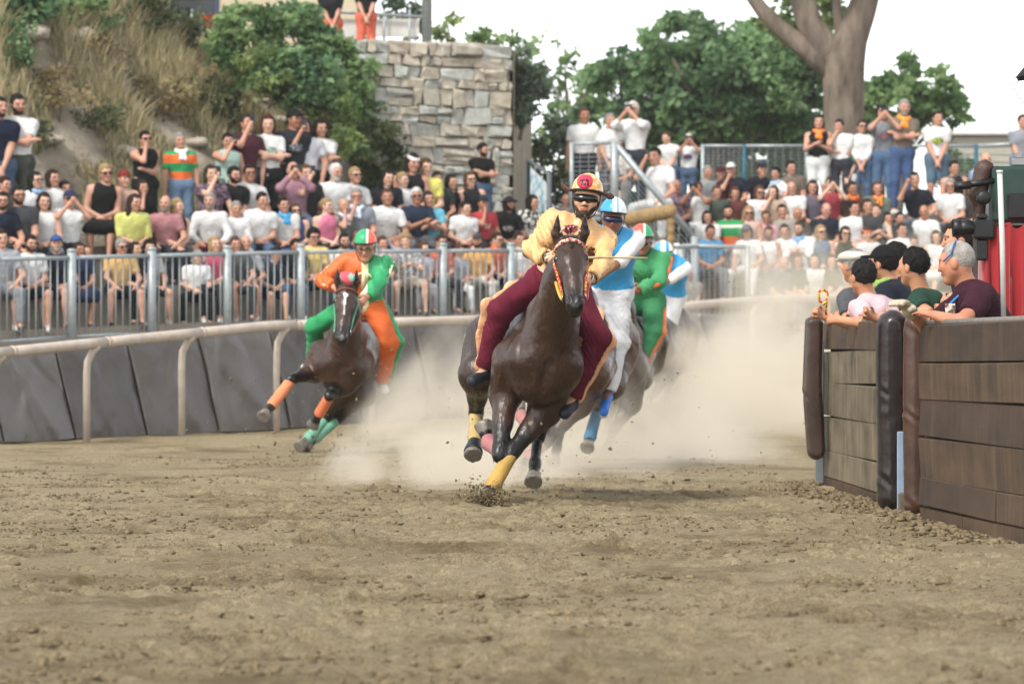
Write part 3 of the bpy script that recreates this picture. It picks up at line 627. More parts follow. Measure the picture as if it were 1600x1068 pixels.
for i, a in enumerate(seam[:-1]):
    nu, nv = 27, 19; V = np.zeros((nu, nv, 3)); rr = random.Random(i); ph = rr.uniform(0, 6); FOLD = [(rr.uniform(0, 1), rr.uniform(-.9, .9), rr.uniform(-.035, .045), rr.uniform(.03, .09)) for _ in range(7)]
    for iu in range(nu):
        for iv in range(nv):
            u, v = iu / (nu - 1), iv / (nv - 1); px = a + 2 + (seam[i + 1] - a - 3) * u; pxs = px - 34 * (v - .4); Y = rail_pt(pxs)[1] + .55 + .35 * v; g0 = float(ground_z(0, Y)) + .02
            zt = min(deck_z(pxs) + .0, P(pxs, top(pxs) + (0 if pxs < 600 else 3), rail_pt(pxs)[1])[2] + .03)
            bul = .07 * math.sin(math.pi * u) ** .5 * math.sin(math.pi * min(1, v + .05)) ** .5 + .022 * math.sin(9 * u + 5 * v + ph) * math.sin(3 * v) + .03 * math.exp(-((u - .25 - .5 * v) / .06) ** 2) * (i % 2) + .02 * math.exp(-((u - .8 + .5 * v) / .05) ** 2) + sum(am * math.exp(-(((u - u0) * math.cos(an) + (v - .5) * math.sin(an)) / wd_) ** 2) for (u0, an, am, wd_) in FOLD)
            V[iu, iv] = ((pxs - 800) / F * Y, Y - bul, g0 + (zt - g0) * v - (.02 * math.sin(math.pi * u) if iv == 0 else 0))
    back = V.copy(); back[:, :, 1] += .14; o0 = V[0, 0].copy()
    allV = np.concatenate([V.reshape(-1, 3), back.reshape(-1, 3)]) - o0; f1 = grid_faces(nu, nv)[:, ::-1]; f2 = grid_faces(nu, nv, nu * nv); side = []
    for iv in range(nv - 1): side += [(iv, iv + 1, nu * nv + iv + 1, nu * nv + iv), ((nu - 1) * nv + iv + 1, (nu - 1) * nv + iv, nu * nv + (nu - 1) * nv + iv, nu * nv + (nu - 1) * nv + iv + 1)]
    for iu in range(nu - 1): side += [(iu * nv + nv - 1, (iu + 1) * nv + nv - 1, nu * nv + (iu + 1) * nv + nv - 1, nu * nv + iu * nv + nv - 1)]
    o = link('padded_mat', mesh_np('padded_mat', allV, np.concatenate([f1, f2, np.array(side)]).astype(int)), MATC[i % 3], None, tuple(o0))
    od = ['first', 'second', 'third', 'fourth', 'fifth', 'sixth', 'seventh', 'eighth', 'ninth', 'tenth', 'eleventh', 'twelfth', 'thirteenth'][i]
    tag(o, f'grey vinyl crash mat leaning on the stand wall, {od} from the left', 'crash mat', 'crash mats along the outer rail')
# steel fence panels on the deck edge
GALV = mat('galvanised', '#8d9598', .45, .18, 14, .1, 60, metal=.35, col2='#a3abad')
posts = [-12, 112, 237, 355, 470, 583, 692, 798, 900, 998, 1092]
bar_me = None
ftop = lambda px: np.interp(px, [-20, 112, 500, 800, 1100], [403, 400, 391, 389, 383])
fbot = lambda px: np.interp(px, [-20, 112, 500, 800, 1100], [540, 530, 515, 505, 480])
FP = lambda px: fence_pt(px, 0) if px < 900 else np.array([(px - 800) / F * np.interp(px, [900, 1092], [57.9, 60]), np.interp(px, [900, 1092], [57.9, 60])])
ords = ['first', 'second', 'third', 'fourth', 'fifth', 'sixth', 'seventh', 'eighth', 'ninth', 'tenth']
me_bar = MB(); me_bar.tube([(0, 0, 0), (0, 0, 1)], .011, 6); BAR = me_bar.mesh('bar', True)
for i in range(len(posts) - 1):
    a, b = FP(posts[i]), FP(posts[i + 1]); za = P(posts[i], ftop(posts[i]), a[1])[2]; zb = P(posts[i + 1], ftop(posts[i + 1]), b[1])[2]; da = P(posts[i], fbot(posts[i]), a[1])[2]; db = P(posts[i + 1], fbot(posts[i + 1]), b[1])[2]
    base = np.array([*a, da]); e = empty('fence_panel', tuple(base)); tag(e, f'galvanised steel barrier panel with upright bars, {ords[i]} from the left', 'barrier', 'barrier panels along the stand')
    v = np.array([*b, db]) - base
    mb = MB(); mb.tube([(0, 0, -.05), (0, 0, za - da + .06)], .062, 12); mb.lathe([(.066, za - da + .055), (.066, za - da + .085), (.03, za - da + .1)], 12); mb.build('post', GALV, e, True)
    mb = MB(); mb.tube([A3(0, 0, za - da - .02), v + A3(0, 0, zb - db - .02)], .03, 10); mb.build('top_rail', GALV, e, True)
    mb = MB(); mb.tube([A3(0, 0, .04), v + A3(0, 0, .04)], .022, 8); mb.build('bottom_rail', GALV, e, True)
    nb = 11
    for k in range(1, nb):
        t = k / nb; o = link('bar', BAR, GALV, e, tuple(v * t + A3(0, 0, .04))); o.scale = (1, 1, (za - da) * (1 - t) + (zb - db) * t - .06)

# ------------------------------------------------------------------ left terrace, path and hill
TIER = [(-.1, .3, 0.0), (.3, .98, .16), (.98, 1.75, .70), (1.75, 2.6, 1.06), (2.6, 3.5, 1.32)]
CONC = mat('terrace_concrete', '#7d766c', .9, .2, 3, .5, 20, col2='#968e82'); te = empty('terrace', (*fence_pt(300, 1), 1.0)); tag(te, 'stepped concrete terrace seating the crowd on the left', 'terrace')
tb = np.array([*fence_pt(300, 1), 1.0])
for k, (v0, v1, dz) in enumerate(TIER):
    mb = MB(); U = np.linspace(-260, 905, 12)
    for a, b in zip(U[:-1], U[1:]):
        q = [np.array([*(fence_pt(a, v0) if k else rail_pt(a) + [0, 1.4]), deck_z(a) + dz]), np.array([*(fence_pt(b, v0) if k else rail_pt(b) + [0, 1.4]), deck_z(b) + dz]), np.array([*fence_pt(b, v1 + .05), deck_z(b) + dz]), np.array([*fence_pt(a, v1 + .05), deck_z(a) + dz])]
        lo_ = [p - A3(0, 0, 1.2 if k == 0 else 1.0) for p in q]; mb.add([p - tb for p in q + lo_], [(0, 1, 2, 3), (4, 5, 1, 0)])
    mb.build('step', CONC, te)
def hillz(X, Y):
    v = (X - FA[0]) * FN[0] + (Y - FA[1]) * FN[1]; u = (X - FA[0]) * FD[0] + (Y - FA[1]) * FD[1]
    px = 800 + X / Y * F; base = 1.13 + .33 * np.clip(px, -200, 1000) / 800 + 1.3
    topz = np.interp(px, [-200, 0, 150, 220, 300, 400, 470, 600], [8.6, 8.0, 7.1, 6.1, 5.7, 5.45, 5.2, 2.6])
    s = np.clip((v - 3.3) / (3.1 + .2 * np.sin(u * 1.3)), 0, 1); s = s ** .85
    z = base + (topz - base) * s + .35 * (vnoise(X + 50, Y, 1.1, 21) - .5) * np.sin(np.pi * s) + .2 * (vnoise(X + 50, Y, .4, 22) - .5) * np.sin(np.pi * s) + .06 * (vnoise(X + 50, Y, .15, 23) - .5)
    return z
uu = np.arange(-6, 13.4, .12); vv = np.concatenate([np.arange(3.3, 8, .1), np.geomspace(8.1, 40, 14)]); UU, VV = np.meshgrid(uu, vv, indexing='ij')
HX = FA[0] + FD[0] * UU + FN[0] * VV; HY = FA[1] + FD[1] * UU + FN[1] * VV; HZ = hillz(HX, HY)
hill = link('hillside', mesh_np('hillside', np.stack([HX, HY, HZ], -1).reshape(-1, 3), grid_faces(len(uu), len(vv))), mat('hill_soil', '#5b5040', .95, .3, 1.6, .9, 8, col2='#a39a8a', bdist=.06)); tag(hill, 'dry earth bank with grass rising behind the left stand', None, None, 'structure')
def hill_at(px, v):      # point on the hill under photo column px, v metres behind the fence line
    x, y = fence_pt(px, v); return np.array([x, y, float(hillz(np.array(x), np.array(y)))])
def hill_hit(px, py):    # where the line of sight through a pixel meets the hill
    for v in np.arange(3.35, 9, .04):
        p = hill_at(px, v)
        if p[2] >= P(px, py, p[1])[2]: return p
    return hill_at(px, 7)
# leaves and blades
def leafmat(name, c1, c2, tr=.55):
    m = bpy.data.materials.new(name); m.use_nodes = True; n = m.node_tree.nodes; L = m.node_tree.links; b = n['Principled BSDF']; b.inputs['Roughness'].default_value = .55; b.inputs['Specular IOR Level'].default_value = .3
    at = n.new('ShaderNodeAttribute'); at.attribute_name = 'tint'; cr = n.new('ShaderNodeValToRGB'); e = cr.color_ramp.elements; e[0].color = lin(c1); e[1].color = lin(c2); L.new(at.outputs['Fac'], cr.inputs[0]); L.new(cr.outputs[0], b.inputs['Base Color'])
    t = n.new('ShaderNodeBsdfTranslucent'); L.new(cr.outputs[0], t.inputs[0]); mx = n.new('ShaderNodeMixShader'); mx.inputs[0].default_value = tr; L.new(b.outputs[0], mx.inputs[1]); L.new(t.outputs[0], mx.inputs[2]); L.new(mx.outputs[0], n['Material Output'].inputs[0]); return m
def leaf_mesh(name, C, size, seed, ratio=1.7, up=.3, tint=None):
    """one folded leaf (4 triangles) at each point"""
    r_ = np.random.default_rng(seed); n_ = len(C); s = np.asarray(size) * r_.uniform(.6, 1.35, n_)
    d = r_.normal(size=(n_, 3)); d[:, 2] = d[:, 2] * .7 - up; d /= np.linalg.norm(d, axis=1)[:, None]; q = r_.normal(size=(n_, 3)); a = np.cross(d, q); a /= np.linalg.norm(a, axis=1)[:, None]; nn = np.cross(d, a)
    L_ = (s * ratio)[:, None]; W_ = s[:, None] * .5
    V = np.stack([C, C + d * L_ * .5 + a * W_ + nn * W_ * .35, C + d * L_, C + d * L_ * .5 - a * W_ + nn * W_ * .35], 1).reshape(-1, 3)
    base = np.arange(n_) * 4; Fc = np.concatenate([np.stack([base, base + 1, base + 2], 1), np.stack([base, base + 2, base + 3], 1)])
    me = mesh_np(name, V, Fc, False); t = (r_.random(n_) if tint is None else np.clip(tint + r_.normal(0, .15, n_), 0, 1)); at = me.attributes.new('tint', 'FLOAT', 'POINT'); at.data.foreach_set('value', np.repeat(t, 4).astype(np.float32)); return me
def clumps(c, rad, n_cl, n_leaf, seed, cr=.35, hollow=.55):
    r_ = np.random.default_rng(seed); d = r_.normal(size=(n_cl, 3)); d /= np.linalg.norm(d, axis=1)[:, None]; cc = np.asarray(c) + d * np.asarray(rad) * (hollow + (1 - hollow) * r_.random((n_cl, 1)) ** .5)
    k = r_.integers(0, n_cl, n_leaf); rs = cr * r_.uniform(.5, 1.3, n_cl); off = r_.normal(size=(n_leaf, 3)); off /= np.linalg.norm(off, axis=1)[:, None]; off *= (r_.random((n_leaf, 1)) ** .4)
    pts = cc[k] + off * rs[k][:, None] * A3(1.2, 1.2, .8); return pts, r_.random(n_cl)[k]
BARK = mat('bark', '#4e443b', .95, .3, 5, .9, 14, col2='#7b6f63', stretch=(1, 1, .3), bdist=.04)
LEAF = {k: leafmat('leaf_' + k, *v) for k, v in dict(dark=('#3d5e42', '#90b07e'), mid=('#4b6a42', '#93ae76'), light=('#567045', '#9aab6c'), grey=('#48584b', '#7d8f78'), dry=('#6f6040', '#b3a57c'), olive=('#39482f', '#76815a')).items()}
def tree(label, base, crowns, kind, leaf, trunk_r=.18, limbs=(), name='tree', group=None, tr=True, cat='tree'):
    """base: trunk foot; crowns: list of (centre, radii, clumps, leaves, clump radius); limbs: explicit point lists with radii"""
    base = np.asarray(base, float); e = empty(name, tuple(base)); tag(e, label, cat, group); pts = []; tn = []
    for i, (c, rd, ncl, nl, cr) in enumerate(crowns):
        p, t = clumps(np.asarray(c) - base, rd, ncl, nl, hash_str(label) + i, cr); pts.append(p); tn.append(t)
    if pts: link('crown' if cat == 'tree' else 'foliage', leaf_mesh('crown', np.concatenate(pts), leaf, hash_str(label) + 77, tint=np.concatenate(tn)), LEAF[kind], e)
    mb = MB()
    if tr:
        c0 = np.mean([np.asarray(c[0]) - base for c in crowns], 0); mb.tube([A3(0, 0, -.2), c0 * .25 + A3(.05, 0, 0), c0 * .6, c0], [trunk_r * 1.25, trunk_r, trunk_r * .75, trunk_r * .4], 10)
        rr = random.Random(3)
        for (c, rd, *_r) in crowns:
            for k in range(6):
                t0 = rr.uniform(.35, .8); tip = np.asarray(c) - base + A3(*[rr.uniform(-.75, .75) * q for q in rd]); mb.tube([c0 * t0, c0 * t0 * .5 + tip * .5 + A3(0, 0, .1), tip], [trunk_r * .4, trunk_r * .25, trunk_r * .08], 6)
    for L_ in limbs: mb.tube([np.asarray(p[:3]) - base for p in L_], [p[3] for p in L_], 14)
    if mb.n: mb.build('trunk' if cat == 'tree' else 'stem', BARK, e, True)
    return e
# dry grass on the hill: blades in one mass
r_ = np.random.default_rng(31); n_t = 5200; tp = []; 
pxs = r_.uniform(-60, 640, n_t); vs = 3.45 + 4.3 * r_.random(n_t); gx_, gy_ = [], []
bl_V = []; bl_t = []
for px, v in zip(pxs, vs):
    x, y = fence_pt(px, v)
    dens = vnoise(np.array(x * 1.0 + 30), np.array(y), .9, 41)
    if dens < .37: continue
    z = float(hillz(np.array(x), np.array(y))); tall = .13 + .5 * max(0, dens - .4) * (1.6 if v > 4.5 else .8); g_t = r_.random() * .5 + (.5 if dens > .6 else .2)
    for k in range(11):
        a = r_.uniform(0, 6.28); rr_ = .14 * r_.random() ** .5; b0 = A3(x + rr_ * math.cos(a), y + rr_ * math.sin(a), z - .02); ln = tall * r_.uniform(.5, 1.4); le = r_.normal(0, .35, 2); w_ = .008 + .008 * r_.random()
        mid = b0 + A3(le[0] * ln * .3, le[1] * ln * .3, ln * .6); tip = b0 + A3(le[0] * ln, le[1] * ln, ln); s_ = A3(w_, w_ * .3, 0)
        bl_V += [b0 - s_, b0 + s_, mid + s_ * .8, mid - s_ * .8, tip]; bl_t.append(g_t + r_.normal(0, .12))
nb_ = len(bl_t); b5 = np.arange(nb_) * 5; Fg = np.concatenate([np.stack([b5, b5 + 1, b5 + 2], 1), np.stack([b5, b5 + 2, b5 + 3], 1), np.stack([b5 + 3, b5 + 2, b5 + 4], 1)])
gm = mesh_np('dry_grass', np.array(bl_V), Fg, False); at = gm.attributes.new('tint', 'FLOAT', 'POINT'); at.data.foreach_set('value', np.repeat(np.clip(bl_t, 0, 1), 5).astype(np.float32))
tag(link('dry_grass', gm, leafmat('dry_blade', '#5b5a3a', '#bdb08a', .3)), 'dry straw coloured grass tufts over the bank', None, None, 'stuff')
# rocks in the bank
for i, (px, py, s) in enumerate([(355, 168, .5), (410, 158, .3), (330, 190, .35), (300, 225, .5), (185, 240, .55), (230, 88, .5), (30, 60, .9), (110, 65, .8), (560, 285, .3), (430, 190, .45), (75, 225, .5)]):
    p = hill_hit(px, py); V, Q = sdf_mesh([ell(A3(0, 0, 0), A3(.5, .3, .16) * s), ell(A3(.2, .05, .06) * s, A3(.3, .25, .12) * s), ell(A3(-.25, 0, -.04) * s, A3(.3, .25, .14) * s)], .035 * s ** .5, noise=noise3(.03 * s, 16 / s, i))
    tag(link('rock', mesh_np('rock', V, Q, False), mat('limestone', '#7c7366', .95, .25, 5, .8, 22, col2='#a89f90'), None, tuple(p)), 'pale weathered rock in the bank, ' + ['left of the tall straw grass', 'above the white printed tee and black trousers', 'behind the pale green sleeveless top', 'behind the striped rugby shirt', 'behind the off-shoulder black top', 'below the red flower fence', 'in the top left corner', 'beside the top left shrub', 'by the foot of the stone wall', 'behind the standing person with black bag', 'right of the crossed arms white tee'][i], 'rock', 'rocks in the bank')
def shrub(px, py, w_, h_, kind, label, n_=900, leaf=.07, v=None, cr=.16, name='shrub', p=None):
    p = hill_hit(px, py + h_ * 58) if p is None else np.asarray(p); s = F / p[1]; rad = A3(w_ / s / 2, .35, h_ / s / 2); c = p + A3(0, 0, rad[2])
    return tree(label, p, [(c, rad, 26, n_, cr)], kind, leaf, .02, name=name, group='shrubs on the bank', cat='shrub')
def shrub2(px, py, w_, h_, kind, label, n_=900, leaf=.07, cr=.16, Y=None):
    p = hill_hit(px, min(py + h_ / 2, 330)) if Y is None else P(px, py + h_ / 2, Y); return shrub(px, py, w_, h_, kind, label, n_, leaf, None, cr, 'shrub', p)
shrub2(20, 70, 60, 90, 'dark', 'dark shrub at the left edge of the bank', 700, .06)
shrub2(125, 28, 110, 70, 'mid', 'green shrub on the bank near the top left', 1100, .07)
shrub2(205, 22, 110, 60, 'olive', 'olive bush left of the red flowers', 1000, .06)
shrub2(395, 60, 110, 120, 'mid', 'leafy ailanthus shrub below the building', 2600, .09, .18, 59.0)
shrub2(465, 55, 100, 90, 'dark', 'dense shrub in front of the orange workers', 2400, .09, .18, 60.0)
shrub2(470, 120, 130, 90, 'dark', 'dark leafy bush above the standing group', 2200, .08, .18, 58.6)
shrub2(548, 150, 70, 190, 'mid', 'tall feathery shrub climbing the stone wall left edge', 2600, .08, .18, 60.0)
shrub2(588, 235, 80, 120, 'olive', 'olive green weeds at the wall foot', 1600, .07, .16, 60.2)
shrub2(520, 190, 70, 90, 'light', 'pale green weeds behind the white tee with jacket over arm', 1000, .07, .16, 58.6)
shrub2(50, 210, 60, 40, 'olive', 'low scrub behind the crossed arms white tee', 400, .05)
shrub2(320, 110, 90, 60, 'dry', 'straw coloured bush under the building fence', 900, .06)
shrub2(160, 95, 60, 70, 'dry', 'tall straw plume grass in the middle of the bank', 700, .05)
shrub2(270, 40, 100, 70, 'olive', 'scrubby bush below the red flowers', 1100, .06)
shrub2(240, 150, 120, 60, 'dry', 'dry thistle patch in the middle of the bank', 900, .05)
shrub2(90, 150, 110, 80, 'dry', 'dry weeds above the crossed arms white tee', 900, .05)
shrub2(330, 160, 90, 70, 'olive', 'olive weeds above the pale green sleeveless top', 800, .06)
shrub2(420, 110, 90, 80, 'light', 'straw and pale green grasses above the maroon tee', 900, .06, .16, 58.4)
shrub2(150, 190, 110, 50, 'olive', 'low green brown weeds behind the black dress', 600, .05)
shrub2(30, 8, 110, 50, 'dark', 'dark tree shade foliage in the top left corner', 1500, .1)  # dark leaves put in to stand for tree shade in this corner
# ------------------------------------------------------------------ stone wall, things on the upper terrace
WY = 62.0; wl, wr_ = P(560, 300, 60.6), P(801, 300, WY); wz = 5.95
sw = empty('stone_wall', (wr_[0], wr_[1], 1.5)); tag(sw, 'tall rough masonry wall of grey and tan stones', 'wall')
sb = np.array([wr_[0], wr_[1], 1.5]); wd = np.array([wl[0] - wr_[0], wl[1] - wr_[1], 0]); WL = np.linalg.norm(wd); wd /= WL; wn = np.array([wd[1], -wd[0], 0]); wn = wn if wn[1] < 0 else -wn
STONE = [mat('wall_stone', a, .92, .2, 7, .7, 26, col2=b) for a, b in (('#8f897c', '#b3ada1'), ('#878780', '#aeafa8'), ('#989081', '#bdb5a5'), ('#8d8476', '#b2a999'), ('#93958f', '#b8bab4'))]
mb = MB(); q = [A3(0, 0, 0) + wn * -.1, wd * WL + wn * -.1]; mb.add([q[0], q[1], q[1] + A3(0, 0, wz - 1.55), q[0] + A3(0, 0, wz - 1.55), q[0] - wn * .8, q[1] - wn * .8, q[1] - wn * .8 + A3(0, 0, wz - 1.55), q[0] - wn * .8 + A3(0, 0, wz - 1.55)], [(0, 1, 2, 3), (3, 2, 6, 7), (1, 5, 6, 2), (4, 0, 3, 7), (5, 4, 7, 6)])
# right return, leaning back
rd = np.array([.055, 1.0, 0]); rd /= np.linalg.norm(rd)
mb.build('mortar_core', mat('mortar', '#9b9486', .95, .2, 6, .6, 30), sw)
rr = random.Random(5); z = 0.0; cnt = 0
def stone(o, ex, ez, ey, L_, H_, D_, m):
    """irregular chamfered block; o lower corner, ex along, ey outwards"""
    V = []; jit = lambda a: rr.uniform(-a, a)
    b_ = .02
    for d_, ins in ((0, 0), (D_ - b_, 0), (D_, b_ * 1.4)):
        for (x, y) in ((ins, ins), (L_ - ins, ins), (L_ - ins, H_ - ins), (ins, H_ - ins)): V.append(o + ex * (x + jit(.045)) + ez * (y + jit(.032)) + ey * (d_ + (jit(.03) if d_ == D_ else 0)))
    Fc = [(8, 9, 10, 11)]
    for k in (0, 4):
        for i in range(4): j = (i + 1) % 4; Fc.append((k + i, k + j, k + 4 + j, k + 4 + i))
    me = mesh_np('stone', np.array(V), Fc, False); link('stone', me, m, sw)
def course(start, ex, ey, length, zmax):
    global cnt
    z = 0.0
    while z < zmax - .1:
        h_ = min(rr.choice([.11, .15, .2, .28, .17]), zmax - z); x = rr.uniform(-.2, 0)
        while x < length - .05:
            L_ = rr.choice([.16, .24, .34, .42, .2, .3, .6]) * rr.uniform(.8, 1.15); x0 = max(x, 0); x1 = min(x + L_, length)
            if x1 - x0 > .08:
                if h_ > .27 and rr.random() < .3:
                    stone(start + ex * (x0 + .012) + A3(0, 0, z + .01), ex, A3(0, 0, 1), ey, x1 - x0 - .024, h_ * .52 - .02, rr.uniform(.07, .14), rr.choice(STONE)); stone(start + ex * (x0 + .012) + A3(0, 0, z + h_ * .52), ex, A3(0, 0, 1), ey, x1 - x0 - .024, h_ * .48 - .02, rr.uniform(.07, .14), rr.choice(STONE)); cnt += 2
                else: stone(start + ex * (x0 + .012) + A3(0, 0, z + .01), ex, A3(0, 0, 1), ey, x1 - x0 - .024, h_ - .02, rr.uniform(.07, .15), rr.choice(STONE)); cnt += 1
            x += L_
        z += h_
course(wn * -.1, wd, wn, WL, wz - 1.5)
mb = MB(); q = [A3(0, 0, 0) + wn * .02, rd * 6 + wn * .02]; mb.add([q[0], q[1], q[1] + A3(0, 0, wz - 1.6), q[0] + A3(0, 0, wz - 1.56), q[0] + A3(-.4, .3, 0), q[1] + A3(-.4, .3, 0), q[1] + A3(-.4, .3, wz - 1.6), q[0] + A3(-.4, .3, wz - 1.6)], [(0, 1, 2, 3), (3, 2, 6, 7), (1, 5, 6, 2), (5, 4, 7, 6)])
mb.build('return_wall', mat('return_masonry', '#857d6e', .95, .25, 4, .9, 12, col2='#a49b8a', bdist=.05), sw)
mb = MB(); p0 = sb; mb.add([np.array(wl) * [1, 1, 0] + A3(-.1, .3, wz - .05), A3(wr_[0], wr_[1] + .1, wz - .05), A3(wr_[0] + .3, wr_[1] + 6, wz - .05), A3(-3.2, 85, wz - .05), A3(-9, 85, wz - .6), A3(wl[0] - 1.6, wl[1] + 3.0, wz - .55)], [(0, 1, 2, 3, 4, 5)])
tag(mb.build('upper_terrace', mat('upper_ground', '#7f7565', .95, .2, 2)), 'upper ground above the stone wall', None, None, 'structure')
tree('grey green ivy hanging down the right side of the stone wall', P(812, 200, 62.6), [(P(822, 130, 62.7), A3(.26, .3, .55), 20, 2600, .16), (P(812, 160, 62.5), A3(.16, .2, .3), 8, 700, .12)], 'grey', .06, .03, name='ivy', cat='ivy')
tree('small leafy fig tree showing above the wall corner', P(775, 100, 66), [(P(785, 62, 66), A3(.5, .4, .14), 9, 170, .11), (P(745, 55, 66), A3(.2, .3, .2), 5, 90, .1)], 'mid', .08, .03, group='trees behind')
tree('thin yellowish tree behind the lamp post', P(700, 110, 68), [(P(700, 50, 68), A3(.22, .3, .3), 7, 160, .12)], 'light', .08, .03, group='trees behind')
tree('slim dark conifer behind the orange workers', P(635, 110, 70), [(P(635, 20, 70), A3(.3, .3, .5), 14, 900, .18)], 'grey', .07, .05, group='trees behind')
mb = MB(); lp = P(667, 78, 63.5); mb.tube([A3(0, 0, -.3), A3(0, 0, 6)], .085, 14); mb.lathe([(.13, -.05), (.13, .02), (.09, .05)], 14); tag(mb.build('lamp_post', GALV, None, True, tuple(lp)), 'round grey steel post standing on the stone wall', 'post')
ub = empty('guard_rail', tuple(P(620, 80, 64))); tag(ub, 'tubular guard rail with white banner on the upper terrace', 'guard rail'); u0 = P(620, 80, 64)
for py in (27, 70): mb = MB(); mb.tube([P(440, py - 14, 64) - u0, P(660, py, 64) - u0], .03, 8); mb.build('rail', GALV, ub, True)
for px in (300, 345, 440, 500, 600, 640): mb = MB(); mb.tube([P(px, 100, 64) - u0, P(px, 15, 64) - u0], .022, 8); mb.build('upright', GALV, ub, True)
mb = MB(); a, b = P(530, 30, 64.1) - u0, P(655, 58, 64.1) - u0; mb.box((a[0], a[1], b[2]), (b[0], a[1] + .02, a[2]), bev=.004); mb.build('banner', mat('white_banner', '#d0cfc9', .8, .06), ub)
bd = empty('house', tuple(P(300, 90, 72))); tag(bd, 'pale plastered house with red awning at the top of the bank', 'house'); b0 = P(300, 90, 72)
mb = MB(); mb.box((-2.0, 0, -1), (3.2, 5, 6)); mb.build('wall', mat('cream_plaster', '#b9ab92', .9, .1, 2), bd)
mb = MB(); mb.box((-.4, -.06, .35), (.5, .05, 1.4), bev=.02); wn_ = mb.build('window', mat('shutter_blue', '#39465a', .6, .1), bd)
mb = MB(); mb.box((-.32, -.075, .42), (.42, -.055, 1.32)); mb.build('pane', mat('dark_glass', '#20262c', .1, 0), wn_)
mb = MB(); mb.box((-2.1, -.5, 1.12), (.1, .02, 1.2), bev=.02); mb.build('awning', mat('red_tiles', '#8c3a2a', .8, .2), bd)
tree('small pot of bright red flowers on the guard rail', P(326, 40, 63.8), [(P(326, 26, 63.8), A3(.15, .1, .06), 6, 150, .06)], 'mid', .04, .01, name='flower_pot', cat='plant')
for o in bpy.data.objects['flower_pot'].children:
    if o.name.startswith('foliage'): o.material_slots[0].material = mat('red_petals', '#c4321c', .6, .2, 8)
mb = MB(); mb.lathe([(.06, -.1), (.09, .06), (.095, .07)], 12); mb.build('pot', mat('terracotta', '#8d4a30', .8, .15), bpy.data.objects['flower_pot'], True)
# ------------------------------------------------------------------ trees, bank and far wall behind the right stand
tree('big dense dark green tree behind the right stand', P(1130, 330, 84), [(P(1130, 140, 84), A3(1.75, 1.5, 1.15), 80, 12000, .36), (P(1000, 150, 85), A3(1.35, 1.2, 1.0), 40, 3600, .3), (P(1210, 120, 83), A3(1.3, 1.2, 1.2), 60, 8000, .34), (P(1075, 65, 84), A3(1.1, .9, .6), 22, 1500, .24), (P(1150, 230, 85), A3(2.6, 1.0, .9), 60, 9000, .4), (P(1010, 235, 85), A3(1.1, 1.0, .6), 24, 1700, .3)], 'dark', .125, .3, group='trees behind')
tree('thin pale tree with gaps of sky behind the people on the stair landing', P(890, 330, 92), [(P(915, 120, 92), A3(.8, .8, .8), 12, 240, .22), (P(885, 215, 92), A3(.6, .8, .9), 12, 260, .22), (P(860, 90, 92), A3(.5, .5, .9), 6, 50, .16)], 'mid', .16, .09, group='trees behind')
tree('round leafy tree right of the big trunk', P(1400, 330, 80), [(P(1400, 165, 80), A3(.85, .7, .55), 22, 2300, .26), (P(1450, 150, 80), A3(.55, .5, .6), 10, 650, .2), (P(1420, 105, 80), A3(.12, .2, .3), 4, 110, .13), (P(1480, 170, 80), A3(.35, .4, .4), 8, 300, .16), (P(1360, 215, 80), A3(.6, .5, .4), 14, 1200, .25)], 'mid', .13, .1, group='trees behind')
tree('small tree behind the wire fence at right', P(1480, 330, 74), [(P(1475, 255, 74), A3(.5, .4, .35), 10, 700, .2)], 'mid', .09, .05, group='trees behind')
tb_ = P(1320, 260, 72); Lm = lambda *a: [(*P(x, y, 72), r * .78 * 72 / F) for (x, y, r) in a]
tree('massive forked trunk with bare limbs spreading out of the picture', tb_, [(P(1250, -60, 72.6), A3(2.2, 1.5, .5), 26, 2600, .35), (P(1230, 25, 73.2), A3(.55, .5, .35), 8, 330, .2), (P(1300, 20, 73.2), A3(.35, .4, .3), 6, 190, .16)], 'light', .12, limbs=[
    Lm((1318, 330, 44), (1319, 200, 40), (1318, 130, 42), (1316, 95, 46), (1330, 60, 34), (1345, 20, 30), (1362, -30, 24)), Lm((1312, 110, 34), (1290, 78, 30), (1262, 30, 27), (1246, -30, 24)),
    Lm((1308, 120, 26), (1270, 85, 22), (1225, 50, 18), (1190, 15, 15), (1160, -25, 12)), Lm((1322, 85, 16), (1312, 45, 11), (1306, 0, 9), (1302, -30, 8))], tr=False, group='trees behind')
bk = MB(); bkp = lambda px, py, Y: P(px, py, Y)
V = []; nu, nv = 26, 14
for iu in range(nu):
    for iv in range(nv):
        u, v = iu / (nu - 1), iv / (nv - 1); x = .3 + 30 * u ** 2; y = 68.4 + 10 * v + 3 * u; z_ = 1.2 + 3.0 * smooth01(np.array(v * 1.6)) * (1 - .45 * smooth01(np.array(u * 3))) + .25 * (float(vnoise(np.array(x), np.array(y), 1.2, 4)) - .5); V.append((x, y + 6 * u, float(z_)))
tag(link('rear_bank', mesh_np('rear_bank', np.array(V), grid_faces(nu, nv)), mat('bank_grass', '#4f5440', .95, .3, 2, .8, 10, col2='#7d7b60', bdist=.05)), 'grassy bank behind the right stand', None, None, 'structure')
for i, (px, py, w_, h_, kd, lb) in enumerate([(842, 262, 50, 90, 'olive', 'shrubby growth on the bank beside the wall'), (885, 290, 50, 80, 'olive', 'low bush behind the lead rider helmet'), (870, 215, 50, 60, 'grey', 'grey green bush at the end of the stone wall')]): shrub2(px, py, w_, h_, kd, lb, 700, .07, .16, 68.5)
mb = MB(); mb.box((0, 0, 0), (4.5, 3, .75), bev=.03); wb = mb.build('low_building', mat('white_plaster', '#b5b2aa', .9, .06, 2), None, loc=tuple(P(1490, 270, 78))); tag(wb, 'low whitish building with slatted wall behind the right fence', 'building')
